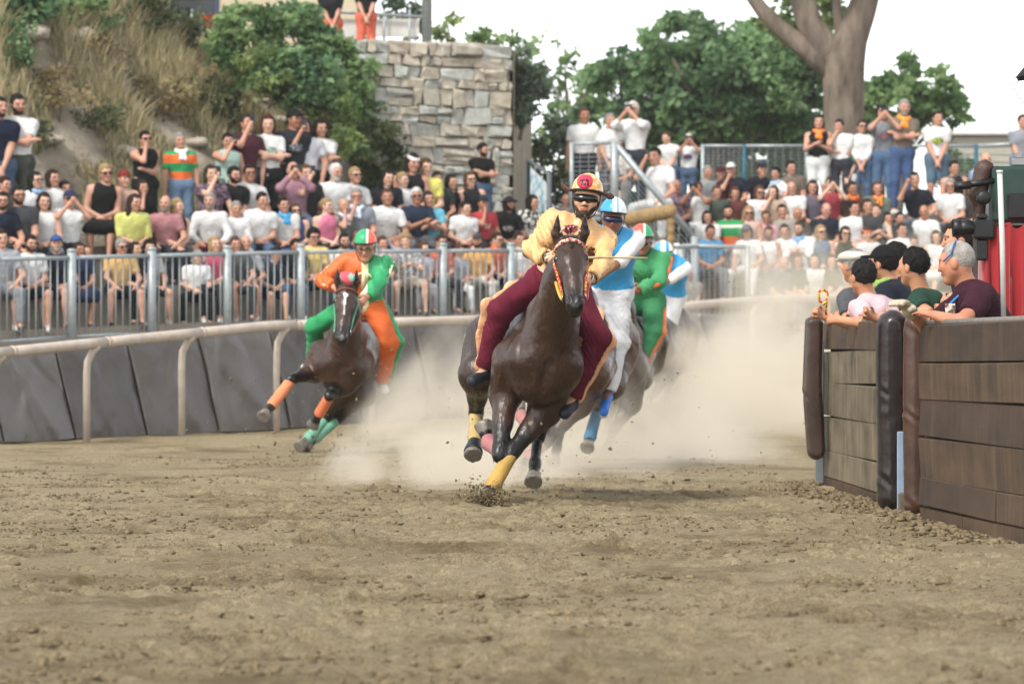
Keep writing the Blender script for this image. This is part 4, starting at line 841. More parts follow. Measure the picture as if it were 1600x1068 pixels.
for k in range(4): mb = MB(); mb.box((.02, -.03, .06 + k * .16), (4.4, -.004, .17 + k * .16)); mb.build('slat', mat('cream_slat', '#aaa595', .8, .08), wb)
mb = MB(); mb.box((-.2, -.2, .75), (4.7, 3.2, .82), bev=.02); mb.build('roof', mat('pale_roof', '#b9b6b0', .8, .05), wb)
# ------------------------------------------------------------------ horses and riders


def horse_mat(name, body, dark, dust):
    """bay coat; attribute 'coat': R black points, G white marks, B hoof"""
    m = bpy.data.materials.new(name); m.use_nodes = True; n = m.node_tree.nodes; L = m.node_tree.links; b = n['Principled BSDF']
    b.inputs['Roughness'].default_value = .4; b.inputs['Specular IOR Level'].default_value = .42; b.inputs['Coat Weight'].default_value = .12; b.inputs['Coat Roughness'].default_value = .3
    tc = n.new('ShaderNodeTexCoord'); nz = n.new('ShaderNodeTexNoise'); nz.inputs['Scale'].default_value = 3.2; nz.inputs['Detail'].default_value = 6; L.new(tc.outputs['Object'], nz.inputs['Vector'])
    cr = n.new('ShaderNodeValToRGB'); e = cr.color_ramp.elements; e[0].position = .36; e[1].position = .72; e[0].color = lin(body); e[1].color = lin(dust); L.new(nz.outputs['Fac'], cr.inputs[0])
    at = n.new('ShaderNodeAttribute'); at.attribute_name = 'coat'; sp = n.new('ShaderNodeSeparateColor'); L.new(at.outputs['Color'], sp.inputs[0]); cur = cr.outputs[0]
    for ch, c in ((0, dark), (1, '#d9d4cc'), (2, '#6d675f')):
        mx = n.new('ShaderNodeMix'); mx.data_type = 'RGBA'; L.new(sp.outputs[ch], mx.inputs['Factor']); L.new(cur, mx.inputs['A']); mx.inputs['B'].default_value = lin(c); cur = mx.outputs['Result']
    L.new(cur, b.inputs['Base Color'])
    n2 = n.new('ShaderNodeTexNoise'); n2.inputs['Scale'].default_value = 26; n2.inputs['Detail'].default_value = 5; L.new(tc.outputs['Object'], n2.inputs['Vector'])
    mr = n.new('ShaderNodeMapRange'); mr.inputs[3].default_value = .24; mr.inputs[4].default_value = .55; L.new(n2.outputs['Fac'], mr.inputs[0]); L.new(mr.outputs[0], b.inputs['Roughness'])
    bp = n.new('ShaderNodeBump'); bp.inputs['Strength'].default_value = .25; bp.inputs['Distance'].default_value = .012; L.new(n2.outputs['Fac'], bp.inputs['Height'])
    mp = n.new('ShaderNodeMapping'); mp.inputs['Scale'].default_value = (1.5, .6, .8); L.new(tc.outputs['Object'], mp.inputs[0]); n3 = n.new('ShaderNodeTexNoise'); n3.inputs['Scale'].default_value = 7; n3.inputs['Detail'].default_value = 3; L.new(mp.outputs[0], n3.inputs['Vector'])
    b3 = n.new('ShaderNodeBump'); b3.inputs['Strength'].default_value = .6; b3.inputs['Distance'].default_value = .06; L.new(n3.outputs['Fac'], b3.inputs['Height']); L.new(bp.outputs[0], b3.inputs['Normal']); L.new(b3.outputs[0], b.inputs['Normal'])
    return m

def seg_t(V, a, b):
    d = b - a; t = ((V - a) @ d) / (d @ d); q = V - a - np.clip(t, 0, 1)[:, None] * d; return t, np.linalg.norm(q, axis=1)
class Horse:
    """px(x, y, d): joint at a photo pixel, d metres behind the horse's own depth; everything is kept relative to the root"""
    def __init__(s, Y0, px0, label, coat, legs, spine, head, h=.012, group=None, blaze=False, wraps=None, boots=None, S=1.0, size=1.0):
        s.Y0 = Y0; s.base = A3((px0 - 800) / F * Y0, Y0, float(ground_z(0, Y0))); s.size = S
        g = lambda j: P(j[0], j[1], Y0 + j[2]) - s.base
        s.g = g; z = S
        s.root = empty('horse', tuple(s.base)); tag(s.root, label, 'horse', group)
        sp = {k: g(v) for k, v in spine.items()}
        cr, wi, ch, nb = sp['croup'], sp['withers'], sp['chest'], sp['neckbase']
        ax = unit(ch - cr); up0 = sp.get('up', None); up = unit(sp['withers'] - (sp['belly'])); lat = unit(np.cross(up, ax)); up = np.cross(ax, lat)   # lat = horse's left
        s.ax, s.lat, s.up = ax, lat, up
        mid = (cr + wi) / 2 - up * .04 * z
        pr = [cone(ch + up * .0 - ax * .12 * z, mid, .265 * z, .285 * z, k=.1, n=lat, q=.86), cone(mid, cr - up * .04 * z, .285 * z, .255 * z, k=.1, n=lat, q=.88),
              cone(wi - up * .1 * z, wi - ax * .35 * z - up * .09 * z, .09 * z, .08 * z, k=.12),
              cone(ch + up * .06 * z, ch - up * .1 * z, .2 * z, .17 * z, k=.1, n=ax, q=.8)]
        for sg in (1, -1):
            pr += [cone(ch + lat * sg * .09 * z + ax * .06 * z - up * .02 * z, ch + lat * sg * .075 * z + ax * .04 * z - up * .13 * z, .105 * z, .085 * z, k=.035),      # pectorals
                   cone(wi + lat * sg * .1 * z - up * .17 * z, ch + lat * sg * .165 * z + up * .0 * z, .1 * z, .125 * z, k=.06, n=lat, q=.8),                       # shoulder blade
                   cone(cr + lat * sg * .12 * z, cr + lat * sg * .13 * z - up * .2 * z - ax * .02 * z, .19 * z, .17 * z, k=.08)]                                    # haunch
            pr += [cone(nb + lat * sg * .1 * z + up * .05 * z, ch + lat * sg * .11 * z + ax * .1 * z + up * .03 * z, .07 * z, .075 * z, k=.03),
                   cone(wi + lat * sg * .17 * z - up * .3 * z - ax * .05 * z, ch + lat * sg * .2 * z - ax * .1 * z - up * .06 * z, .085 * z, .07 * z, k=.03)]
        sl = cone(ch + ax * .2 * z + up * .0 * z, ch + ax * .17 * z - up * .2 * z, .028 * z, .03 * z, k=.045); 
        # legs: (top, elbow/stifle, knee/hock, fetlock, toe)
        s.L = {}
        for nm, js in legs.items():
            a, b, c, d, e = [g(j) for j in js]; s.L[nm] = (a, b, c, d, e); fore = nm.startswith('f')
            if fore:
                pr += [cone(a, b, .135 * z, .11 * z, k=.07), cone(b, b + (c - b) * .5, .1 * z, .066 * z, k=.05), cone(b + (c - b) * .45, c, .066 * z, .048 * z, k=.03), cone(c - unit(c - b) * .03, c + unit(c - b) * .03, .053 * z, .05 * z, k=.02)]
            else:
                pr += [cone(a, b, .18 * z, .135 * z, k=.08), cone(b, b + (c - b) * .6, .13 * z, .07 * z, k=.06), cone(b + (c - b) * .55, c, .066 * z, .052 * z, k=.03),
                       cone(c, c + unit(b - c) * .02 - unit(d - c) * .05, .05 * z, .036 * z, k=.02)]
            pr += [cone(c, d, .04 * z, .034 * z, k=.02), cone(d - unit(d - c) * .02, d + unit(d - c) * .02, .043 * z, .042 * z, k=.02), cone(d, e, .037 * z, .04 * z, k=.02)]
            t = unit(e - d); pr += [cone(e - t * .01, e + t * .065 * z, .05 * z, .068 * z, k=.008, flat=True)]
        # neck and head
        po, mu = g(head['poll']), g(head['muzzle']); hd = unit(mu - po); hl = np.linalg.norm(mu - po)
        hlat = unit(lat - hd * (lat @ hd)) if 'lat' not in head else unit(A3(*head['lat']) - hd * (A3(*head['lat']) @ hd)); hn = np.cross(hd, hlat)      # hn: out of the face
        if hn[1] > 0: hn = -hn
        s.po, s.mu, s.hd, s.hl, s.hlat, s.hn = po, mu, hd, hl, hlat, hn
        hz = z * head.get('hs', 1.03)
        def hp(t, l, n_): return po + hd * hl * t + hlat * l * hz + hn * n_ * hz
        s.hp = hp
        nk = (nb + po) / 2 + up * .03
        pr += [cone(nb, nk, .215 * z, .15 * z, k=.1, n=lat, q=.72), cone(nk, po - hn * .1 * z, .15 * z, .105 * z, k=.06, n=lat, q=.78), cone(ch + up * .08 * z + ax * .02 * z, (nb + po) / 2 - up * .08 * z, .15 * z, .1 * z, k=.08)]
        pr += [cone(hp(.02, 0, -.03), hp(.3, 0, -.035), .085 * hz, .092 * hz, k=.04, n=hlat, q=.98), cone(hp(.28, 0, -.02), hp(.62, 0, -.025), .082 * hz, .058 * hz, k=.04, n=hlat, q=.9),
               cone(hp(.6, 0, -.02), hp(.93, 0, -.025), .056 * hz, .056 * hz, k=.03), cone(hp(.86, 0, -.06), hp(.97, 0, -.055), .045 * hz, .034 * hz, k=.025),
               ell(hp(.2, .055, -.11), A3(.04, .1, .085) * hz, np.stack([hlat, hd, hn], 1), k=.04), ell(hp(.2, -.055, -.11), A3(.04, .1, .085) * hz, np.stack([hlat, hd, hn], 1), k=.04),
               cone(hp(.16, .07, .01), hp(.26, .082, -.008), .022 * hz, .02 * hz, k=.03), cone(hp(.16, -.07, .01), hp(.26, -.082, -.008), .022 * hz, .02 * hz, k=.03),
               cone(hp(.3, .068, -.03), hp(.5, .052, -.04), .018 * hz, .012 * hz, k=.025), cone(hp(.3, -.068, -.03), hp(.5, -.052, -.04), .018 * hz, .012 * hz, k=.025),
               ell(hp(.9, .036, .012), A3(.024, .034, .026) * hz, np.stack([hlat, hd, hn], 1), k=.02), ell(hp(.9, -.036, .012), A3(.024, .034, .026) * hz, np.stack([hlat, hd, hn], 1), k=.02),
               ell(hp(.905, .042, .036), A3(.015, .024, .022) * hz, np.stack([hlat, hd, hn], 1), k=.008, sub=True), ell(hp(.905, -.042, .036), A3(.015, .024, .022) * hz, np.stack([hlat, hd, hn], 1), k=.008, sub=True)]
        for sg in (1, -1):
            e0 = hp(-.0, sg * .06, -.05); ed = unit(unit(po - nb) * .5 + A3(0, 0, .9) + hlat * sg * .16 + hn * .15); et = e0 + ed * .235 * z
            em = e0 + ed * .11 * z + hlat * sg * .016
            pr += [cone(e0, em, .034 * z, .036 * z, k=.02, n=hn, q=.6), cone(em, et, .035 * z, .006 * z, k=.012, n=hn, q=.6), cone(e0 + ed * .03 + hn * .03, em + ed * .03 + hn * .022, .014 * z, .012 * z, k=.01)]
        sl['sub'] = True; pr.append(sl)
        V, Q = sdf_mesh(pr, h, fine=((po + mu) / 2, .33 * z, h * .7) if h < .014 else None)
        me = mesh_np('body', V, Q); C = np.zeros((len(V), 4), np.float32); C[:, 3] = 1
        for nm, (a, b, c, d, e) in s.L.items():
            t, dd = seg_t(V, b, c); C[:, 0] = np.maximum(C[:, 0], smooth01((t - .45) / .3) * (dd < .13))
            t, dd = seg_t(V, c, d); C[:, 0] = np.maximum(C[:, 0], ((t > -.3) & (dd < .085)) * 1.0)
            t, dd = seg_t(V, d, e); C[:, 0] = np.maximum(C[:, 0], ((t > -.1) & (dd < .09)) * 1.0)
            tt = unit(e - d); q = (V - e) @ tt; C[:, 2] = np.maximum(C[:, 2], ((q > -.012) & (np.linalg.norm(V - e, axis=1) < .12)) * 1.0)
        t = ((V - po) @ hd) / hl; l_ = np.abs((V - po) @ hlat); n_ = (V - po) @ hn; near = np.linalg.norm(V - (po + mu) / 2, axis=1) < .42
        C[:, 0] = np.maximum(C[:, 0], smooth01((t - .66) / .2) * near * .92)
        C[:, 0] = np.maximum(C[:, 0], near * (V[:, 2] > po[2] + .09) * .75)
        s.eyes = [hp(.235, .086, .0), hp(.235, -.086, .0)]; z = hz
        if blaze: C[:, 1] = near * ((l_ < np.clip(.013 - .016 * t, .004, .03)) | (np.hypot(l_ / .022, (t - .15) / .08) < 1)) * (t > .06) * (t < .55) * (n_ > -.02)
        at = me.color_attributes.new('coat', 'FLOAT_COLOR', 'POINT'); at.data.foreach_set('color', C.ravel())
        link('body', me, coat, s.root)
        for ep in s.eyes:
            link_e = rings([ell(ep, A3(.026, .03, .024) * z, np.stack([hlat, hd, hn], 1), k=.01)], .007, 'eye', mat('horse_eye', '#0a0705', .08, 0, spec=.6), s.root)
        z = s.size
        # mane along the crest and tail
        md = mat('mane', '#15110f', .5, .3, 20, .5, 50); crest = []
        nb2 = wi + ax * .05; pts = [hp(-.06, 0, -.03), hp(.04, .0, .045)]
        m_ = [cone(hp(.0, 0, .03), hp(.16, .01, .062), .03 * z, .012 * z, k=.02, n=hn, q=.5)]
        top = (nb + po) / 2 + up * .17 * z
        for i in range(7):
            t0 = i / 7; p0 = (1 - t0) ** 2 * (wi + ax * .02) + 2 * t0 * (1 - t0) * top + t0 ** 2 * hp(-.1, 0, -.06); t1 = (i + 1.3) / 7; p1 = (1 - t1) ** 2 * (wi + ax * .02) + 2 * t1 * (1 - t1) * top + t1 ** 2 * hp(-.1, 0, -.06)
            m_.append(cone(p0, p1, .03 * z, .03 * z, k=.02)); m_.append(cone(p0, p0 + lat * .1 * (1 if i % 2 else -.6) - up * .09 - ax * .05, .03 * z, .012 * z, k=.02))
        rings(m_, .012, 'mane', md, s.root, nz=noise3(.006, 70, 4))
        dk = cr - ax * .24 * z + up * .06 * z; tl = [dk]
        for i in range(5): tl.append(dk - ax * (.1 + .13 * i) * z + up * (.05 - .035 * i * i) * z + lat * .03 * math.sin(i))
        rings([cone(tl[i], tl[i + 1], (.05, .065, .08, .075, .055)[i] * z, (.065, .08, .075, .055, .02)[i] * z, k=.03) for i in range(5)], .014, 'tail', md, s.root, nz=noise3(.012, 60, 9))
        for nm, (col, t0, t1) in (wraps or {}).items():
            a, b, c, d, e = s.L[nm]; rings([cone(c + (d - c) * t0, c + (d - c) * t1, .05 * z, .05 * z, k=.01), cone(c + (d - c) * (t0 + t1) * .5, c + (d - c) * t1, .047 * z, .052 * z, k=.01)] + ([cone(d, d + (e - d) * .3, .052 * z, .046 * z, k=.02)] if t1 >= 1 else []), .008, 'leg_wrap', mat('bandage', col, .9, .12, 12, .5, 70), s.root, nz=noise3(.0012, 120, 2))
        for nm, col in (boots or {}).items():
            a, b, c, d, e = s.L[nm]; t = unit(e - d); rings([cone(d + (e - d) * .55, e + t * .03 * z, .05 * z, .069 * z, k=.01, flat=True)], .008, 'hoof_boot', mat('rubber_boot', col, .45, .15, 20), s.root)
    def bridle(s, c_band, c_cheek, c_rein, hands, c_noseband=None, m_extra=None):
        hp, z = s.hp, s.size
        def strap(name, pts, r, col, rough=.6):
            m = MB(); m.tube([np.asarray(p) for p in pts], r, 8); return m.build(name, col if not isinstance(col, str) else mat('leather_' + name, col, rough, .12, 30), s.root, True)
        r = .097
        strap('browband', [hp(.04, .1, -.07), hp(.045, .085, .0), hp(.05, .045, .05), hp(.05, 0, .066), hp(.05, -.045, .05), hp(.045, -.085, .0), hp(.04, -.1, -.07)], .013, c_band)
        for sg in (1, -1): strap('cheek_strap', [hp(.04, sg * .1, -.05), hp(.25, sg * .104, -.05), hp(.5, sg * .083, -.05), hp(.74, sg * .07, -.045)], .009, c_cheek)
        strap('headpiece', [hp(.04, .1, -.06), hp(-.05, .075, -.07), hp(-.08, 0, -.05), hp(-.05, -.075, -.07), hp(.04, -.1, -.06)], .01, c_cheek)
        nb = c_noseband or c_cheek
        strap('noseband', [hp(.58, .072, -.06), hp(.57, .066, .0), hp(.57, .035, .04), hp(.57, 0, .048), hp(.57, -.035, .04), hp(.57, -.066, .0), hp(.58, -.072, -.06)], .008, nb) if c_noseband else None
        for sg in (1, -1):
            m = MB(); m.tube([hp(.76 + .04 * math.cos(a), sg * .073, -.045 + .022 * math.sin(a)) for a in np.linspace(0, 6.28, 13)], .005, 6); m.build('bit_ring', mat('steel', '#9a9c9e', .3, 0, metal=1), s.root, True)
        for sg, h_, c in ((1, hands[0], c_rein[0]), (-1, hands[1], c_rein[1])):
            a = hp(.77, sg * .075, -.05); h_ = np.asarray(h_); md = (a + h_) / 2 + A3(0, 0, -.09) * z
            strap('rein', [(1 - t) ** 2 * a + 2 * t * (1 - t) * md + t * t * h_ for t in np.linspace(0, 1, 10)], .011, c)
def helmet(J, root, m, hs=1.0, name='helmet'):
    B = J['HB']; c = J['hc']; sc = J['sc'] * hs; h = lambda x, y, z: c + B @ (A3(x, y, z) * sc)
    nrm = B[:, 2]
    o = rings([ell(h(0, -.012, .046), A3(.103, .13, .126) * sc, B, k=.02)], .0075, name, m, root, cuts=[half(h(0, 0, .048), -(B @ A3(0, -.1, 1)))])
    rings([ell(h(0, -.012, .046), A3(.107, .135, .12) * sc, B, k=.02)], .0065, 'helmet_rim', mat('rim', '#17130f', .5, .1), root, cuts=[half(h(0, 0, .059), B @ A3(0, -.1, 1)), half(h(0, 0, .046), -(B @ A3(0, -.1, 1)))])
    m2 = MB(); 
    for sg in (1, -1): m2.tube([h(sg * .092, .01, .03), h(sg * .08, .02, -.04), h(sg * .055, .04, -.1)], .006 * sc, 6)
    for V0 in (0,): pass
    m2 = MB(); m2.tube([h(.09, .0, .045), h(.086, .005, -.03), h(.06, .02, -.1), h(0, .03, -.135), h(-.06, .02, -.1), h(-.086, .005, -.03), h(-.09, .0, .045)], .004 * sc, 6); m2.build('chin_strap', mat('strap', '#141210', .6, .1), root, True)
    return o
def goggles(J, root, m, frame='#121214'):
    B = J['HB']; c = J['hc']; sc = J['sc']; h = lambda x, y, z: c + B @ (A3(x, y, z) * sc)
    rings([ell(h(0, .06, .006), A3(.086, .053, .036) * sc, B, k=.02)], .0045, 'goggles', m, root, cuts=[half(h(0, .058, 0), -B[:, 1]), lambda X, Y, Z: (lambda q: .012 * sc - np.hypot(q[0], q[1]))((((X - h(0, 0, -.036)[0]) * B[0, 0] + (Y - h(0, 0, -.036)[1]) * B[1, 0] + (Z - h(0, 0, -.036)[2]) * B[2, 0]), ((X - h(0, 0, -.036)[0]) * B[0, 2] + (Y - h(0, 0, -.036)[1]) * B[1, 2] + (Z - h(0, 0, -.036)[2]) * B[2, 2])))])

def rider(H, label, group, pel, nek, hc, hfwd, haL, haR, anL, anR, fwd=(0, -1, -.1), sc=1.0, h=.0125, poles=None, kp=None, hup=(0, 0, 1), beard=None, skin='#b98868', toes=None, hero=True, curl=1.0, shw=.185):
    g = H.g; root = empty('person', tuple(H.base)); tag(root, label, 'person', group)
    pe, ne = g(pel), g(nek); hcv = g(hc)
    tl = [g(t) for t in toes] if toes else (None, None)
    J = make_J(pe, ne, A3(*fwd), A3(*hfwd), g(haL), g(haR), g(anL), g(anR), sc, *(poles or (None, None)), *(kp or (None, None)), hup=hup, headoff=hcv - ne, palmL=A3(-1, .2, -.2), palmR=A3(1, .2, -.2), curl=curl, toL=tl[0], toR=tl[1], shw=shw)
    link('body', body_mesh(J, h, .0078 if h < .014 else .012, hero=hero), skin_mat(skin, HAIRC.get(beard, beard)), root)
    return root, J
def piping(J, root, m, legs=False, r=.012):
    """cream braid along the outside of each sleeve"""
    for s_, nm in ((1, 'L'), (-1, 'R')):
        o = J['left'] * s_ * .058 * J['sc'] + A3(0, 0, .0); mb = MB()
        n0 = J['nek'] + J['left'] * s_ * .07 * J['sc'] + J['up'] * .015; sh = J['sh' + nm]; el = J['el' + nm]; wr = J['wr' + nm]
        mb.tube([n0, sh + J['up'] * .068 * J['sc'] - J['left'] * s_ * .03, sh + o * 1.12 + J['up'] * .02, (sh + el) / 2 + o * 1.12, el + o * .95, (el + wr) / 2 + o * .85, wr * .95 + el * .05 + o * .68], r * J['sc'], 6); mb.build('sleeve_braid', m, root, True)
def stick(label, a, b, r=.009, col='#b09a70'):
    mb = MB(); a, b = np.asarray(a), np.asarray(b); mb.tube([A3(0, 0, 0), (b - a) * .5 + A3(0, 0, .01), b - a], [r * 1.25, r, r * .6], 8)
    o = mb.build('riding_whip', mat('dried_hide', col, .6, .2, 20), None, True, loc=tuple(a)); tag(o, label, 'whip', 'riding whips'); return o
def wrapmat(): return None
# --- lead horse
coat1 = horse_mat('dark_bay_coat', '#2b1a12', '#0b0909', '#3c281c')
H1 = Horse(25.7, 840, 'dark bay horse leading the race, leaning into the turn with yellow leg wraps', coat1, dict(
    fR=[(800, 560, -.15), (790, 615, -.05), (781, 706, -.32), (765, 692, .05), (759, 674, .1)],
    fL=[(876, 570, -.15), (852, 640, -.1), (799, 708, -.3), (772, 755, -.42), (762, 772, -.47)],
    hR=[(775, 540, 1.3), (748, 585, 1.0), (744, 645, 1.3), (743, 682, 1.1), (740, 702, 1.0)],
    hL=[(850, 540, 1.3), (858, 620, 1.05), (840, 682, 1.4), (836, 724, 1.2), (834, 744, 1.1)]),
    dict(croup=(795, 535, 1.25), withers=(862, 470, .15), chest=(850, 568, -.3), neckbase=(862, 505, -.3), belly=(833, 600, .2)),
    dict(poll=(890, 380, -.85), muzzle=(899, 482, -1.2), lat=(1, 0, .02)), h=.0132, wraps=dict(fL=('#a88848', .1, 1.0), hR=('#ab9566', .15, 1.0), fR=('#a0686a', .1, 1)), boots=dict(hR='#1c2126'), group='racing horses')
R1, J1 = rider(H1, 'rider in pale orange satin shirt and maroon trousers on the leading bay horse', 'riders in the race',
    (872, 446, .22), (909, 348, .0), (916, 312, -.06), (-.12, -1, -.02), (924, 434, -.42), (856, 402, -.42), (893, 620, .02), (758, 574, .12), fwd=(.05, -1, -.2), sc=1.04,
    poles=(A3(1, .3, -.5), A3(-1, .4, -.5)), kp=(A3(1.0, -.9, .2), A3(-.5, -1, .3)), hup=(.1, 0, 1), beard='#2e2019', skin='#cba083', toes=((884, 642, -.12), (741, 592, -.02)), shw=.185)
peach = satin('#d4a872', 'peach_satin'); maroon = mat('maroon_cord', '#5a1529', .8, .12, 6, .35, 14, spec=.2, bdist=.03)
fold = lambda a, f, sd: noise3(a, f, sd)
def crease(a, J, sd):
    n1 = noise3(a * .6, 20, sd); u = J['up']; l = J['left']
    def f(X, Y, Z): 
        s = X * (u[0] + .6 * l[0]) + Y * u[1] + Z * (u[2] - .3); t = X * l[0] + Z * .5
        return n1(X, Y, Z) + a * .9 * (np.abs(np.sin(48 * s + 6 * np.sin(10 * t + sd) + 5 * Y)) ** .6 - .7) * (.5 + .5 * np.sin(7 * t + 5 * s + sd))
    return f
link('shirt', shirt_mesh(J1, 1.98, .0085, .013, fat=.94, nz=crease(.024, J1, 3), hem=.1), peach, R1)
link('trousers', trouser_mesh(J1, 1.98, .009, .012, wide=1.1, nz=crease(.012, J1, 4)), maroon, R1)
for nm in 'LR': link('shoe', shoe_mesh(J1, .008, nm), mat('dark_shoe', '#1c222c', .6, .2, 20), R1)
for s_, nm in ((1, 'L'), (-1, 'R')):
    o = J1['left'] * s_ * .07 + A3(0, .03, 0); a, k_, an = J1['hip' + nm], J1['kn' + nm], J1['an' + nm]
    pts = [a + o * 1.0, (a + k_) / 2 + o * 1.15, k_ + o * 1.0, (k_ + an) / 2 + o * .95, an + o * .6]
    rings([cone(pts[i], pts[i + 1], (.035, .05, .055, .045)[i], (.05, .055, .045, .03)[i], k=.03, n=A3(.3 * s_, 1, .2), q=.35) for i in range(4)], .009, 'trouser_flap', satin('#dba57c', 'peach_flap'), R1, nz=fold(.011, 34, 7))
    w_ = J1['wr' + nm]; e_ = J1['el' + nm]; dv = unit(w_ - e_)
    rings([cone(w_ - dv * .03, w_ - dv * .005, .043, .042, k=.01)], .0065, 'cuff', mat('dark_cuff', '#2b1716', .7, .3, 60), R1)
    rings([cone(w_ + dv * .012, w_ + dv * .022, .037, .037, k=.005)], .005, 'bracelet', spots_mat('beads', '#3a201a', '#c9b79a', 90), R1)
    rings([cone(e_ - dv * .05 + o * .2 - A3(0, 0, .03), e_ + dv * .02 - A3(0, 0, .035), .04, .035, k=.02)], .008, 'elbow_patch', mat('maroon_patch', '#4a1626', .6, .1), R1) if nm == 'R' else None
# shirt skirt flaring at the hip, embroidery, helmet
rings([cone(J1['pel'] + J1['left'] * -.14 + J1['up'] * .02, J1['pel'] + J1['left'] * -.2 - J1['up'] * .1 + A3(0, .05, 0), .05, .06, k=.03, n=A3(.6, 1, 0), q=.5)], .009, 'shirt_tail', peach, R1, nz=fold(.01, 40, 2))
hb = J1['HB']; hh = lambda x, y, z: J1['hc'] + hb @ (A3(x, y, z) * J1['sc'])
def scale_mat():
    m = bpy.data.materials.new('painted_scales'); m.use_nodes = True; n = m.node_tree.nodes; L = m.node_tree.links; b = n['Principled BSDF']; b.inputs['Roughness'].default_value = .3
    tc = n.new('ShaderNodeTexCoord'); v = n.new('ShaderNodeTexVoronoi'); v.inputs['Scale'].default_value = 34; L.new(tc.outputs['Object'], v.inputs['Vector'])
    cr = n.new('ShaderNodeValToRGB'); e = cr.color_ramp.elements; e[0].position = .0; e[1].position = .65; e[0].color = lin('#efe2ae'); e[1].color = lin('#cf9650'); L.new(v.outputs['Distance'], cr.inputs[0]); L.new(cr.outputs[0], b.inputs['Base Color']); return m
helmet(J1, R1, scale_mat())
def patch(J, root, name, m, cx, cz, pts, depth=.004, fn=None, B=None, c=None):
    """flat emblem pressed onto the helmet shell: outline pts in (left, up)"""
    mb = MB(); V = []; sc = J['sc']; n_ = len(pts)
    def on(x, z, d):
        rx, ry, rz = .103 + d, .13 + d, .126 + d; q = 1 - (x / rx) ** 2 - ((z - .046) / rz) ** 2; return J['hc'] + J['HB'] @ (A3(x, -.012 + ry * math.sqrt(max(q, .02)), z) * sc)
    cxm = sum(p[0] for p in pts) / n_; czm = sum(p[1] for p in pts) / n_
    for f_ in (.5, 1.0): 
        for (x, z) in pts: V.append(on(cx + cxm + (x - cxm) * f_, cz + czm + (z - czm) * f_, depth))
    for (x, z) in pts: V.append(on(cx + x, cz + z, -.004))
    V.append(on(cx + cxm, cz + czm, depth)); Fc = []
    for i in range(n_): j = (i + 1) % n_; Fc += [(i, j, n_ + j, n_ + i), (n_ + i, n_ + j, 2 * n_ + j, 2 * n_ + i), (j, i, 3 * n_)]
    mb.add(V, Fc); return mb.build(name, m, root, True)
sh_o = [(.052 * math.cos(a),   .045 * math.sin(a) + (.006 if math.sin(a) > 0 else 0) - (.006 if abs(math.cos(a)) < .2 and math.sin(a) > 0 else 0)) for a in np.linspace(0, 6.283, 25)[:-1]]
em = patch(J1, R1, 'helmet_emblem', mat('emblem_red', '#c32f49', .4, .05), -.012, .112, sh_o)
for st in ([(-.024, .008), (.0, .012), (.0, .006), (-.024, .002)], [(-.012, .006), (-.006, .006), (-.008, -.018), (-.014, -.018)], [(.004, .016), (.02, .01), (.022, -.016), (.014, -.018), (.013, .002), (.004, .006)], [(-.004, -.004), (.01, -.006), (.008, -.018), (-.004, -.016)]):
    patch(J1, em, 'glyph', mat('emblem_black', '#1a0d14', .5, 0), -.012, .112, [(1.35 * x_, 1.35 * y_) for x_, y_ in st], .0065)
for sg in (1, -1):
    a = hh(sg * .108, .01, .05); rings([cone(a, a + J1['HB'] @ A3(sg * .045, -.02, .02 if sg < 0 else -.015), .012, .017, k=.02, n=J1['HB'][:, 1], q=.4), cone(a + J1['HB'] @ A3(sg * .045, -.02, .02 if sg < 0 else -.015), a + J1['HB'] @ A3(sg * .07, -.02, .05 if sg < 0 else -.02), .016, .005, k=.02, n=J1['HB'][:, 1], q=.4)], .006, 'helmet_flap', mat('brown_leather', '#3f241b', .6, .2, 30), R1)
goggles(J1, R1, mat('mirror_lens', '#08080a', .12, 0, spec=.5))
# embroidered motif on the chest: raised brown stitches
mb = MB(); cb = J1['nek'] - J1['up'] * .13 + J1['left'] * .1 + J1['fwd'] * .168; rr = random.Random(3)
for i in range(26):
    a, b_ = rr.uniform(-.035, .035), rr.uniform(-.055, .055); q = [cb + J1['left'] * (a + .012 * math.sin(t * 2.2 + i)) + J1['up'] * (b_ + .012 * math.cos(t * 1.7 + i)) - J1['fwd'] * abs(a) * .4 for t in range(4)]; mb.tube(q, .0035, 5)
tag(mb.build('embroidery', mat('brown_thread', '#5b3422', .7, .1), R1, True), kind='stuff')
mb = MB(); c0 = J1['nek'] - J1['up'] * .1 + J1['fwd'] * .165
for sg in (1, -1): mb.tube([c0 + J1['left'] * -.03, c0 + J1['left'] * (-.03 + sg * .03) - J1['up'] * .05 + J1['fwd'] * .01, c0 + J1['left'] * (-.03 + sg * .02) - J1['up'] * .1], .005, 6)
mb.build('neck_lace', mat('maroon_lace', '#55192a', .7, .1), R1, True)
H1.bridle(spots_mat('beaded_band', '#a81f33', '#d9c3a8', 70), spots_mat('beaded_cheek', '#b52c3c', '#d6a84a', 60), (mat('rein_red', '#b23a44', .6, .1), mat('rein_yellow', '#c89f3c', .6, .1)), (J1['wrL'] + J1['hdL'] * .07, J1['wrR'] + J1['hdR'] * .07))
mb = MB(); b0 = H1.hp(.0, .005, .075)
for i in range(9):
    a = -1.2 + i * .3; mb.tube([b0, b0 + H1.hlat * .05 * math.sin(a * 1.3) + A3(0, -.02, .035 + .03 * math.cos(a)), b0 + H1.hlat * .065 * math.sin(a * 1.3) + A3(0, -.02 - .01 * (i % 3), .05 * math.cos(a))], [.008, .011, .006], 6)
mb.build('rosette', spots_mat('rosette_ribbon', '#8a2a3c', '#c4ab9a', 40), H1.root, True)
stick('thin pale hide whip held by the leading rider', H1.base + J1['wrR'] + J1['hdR'] * .08, P(1012, 403, 25.1))
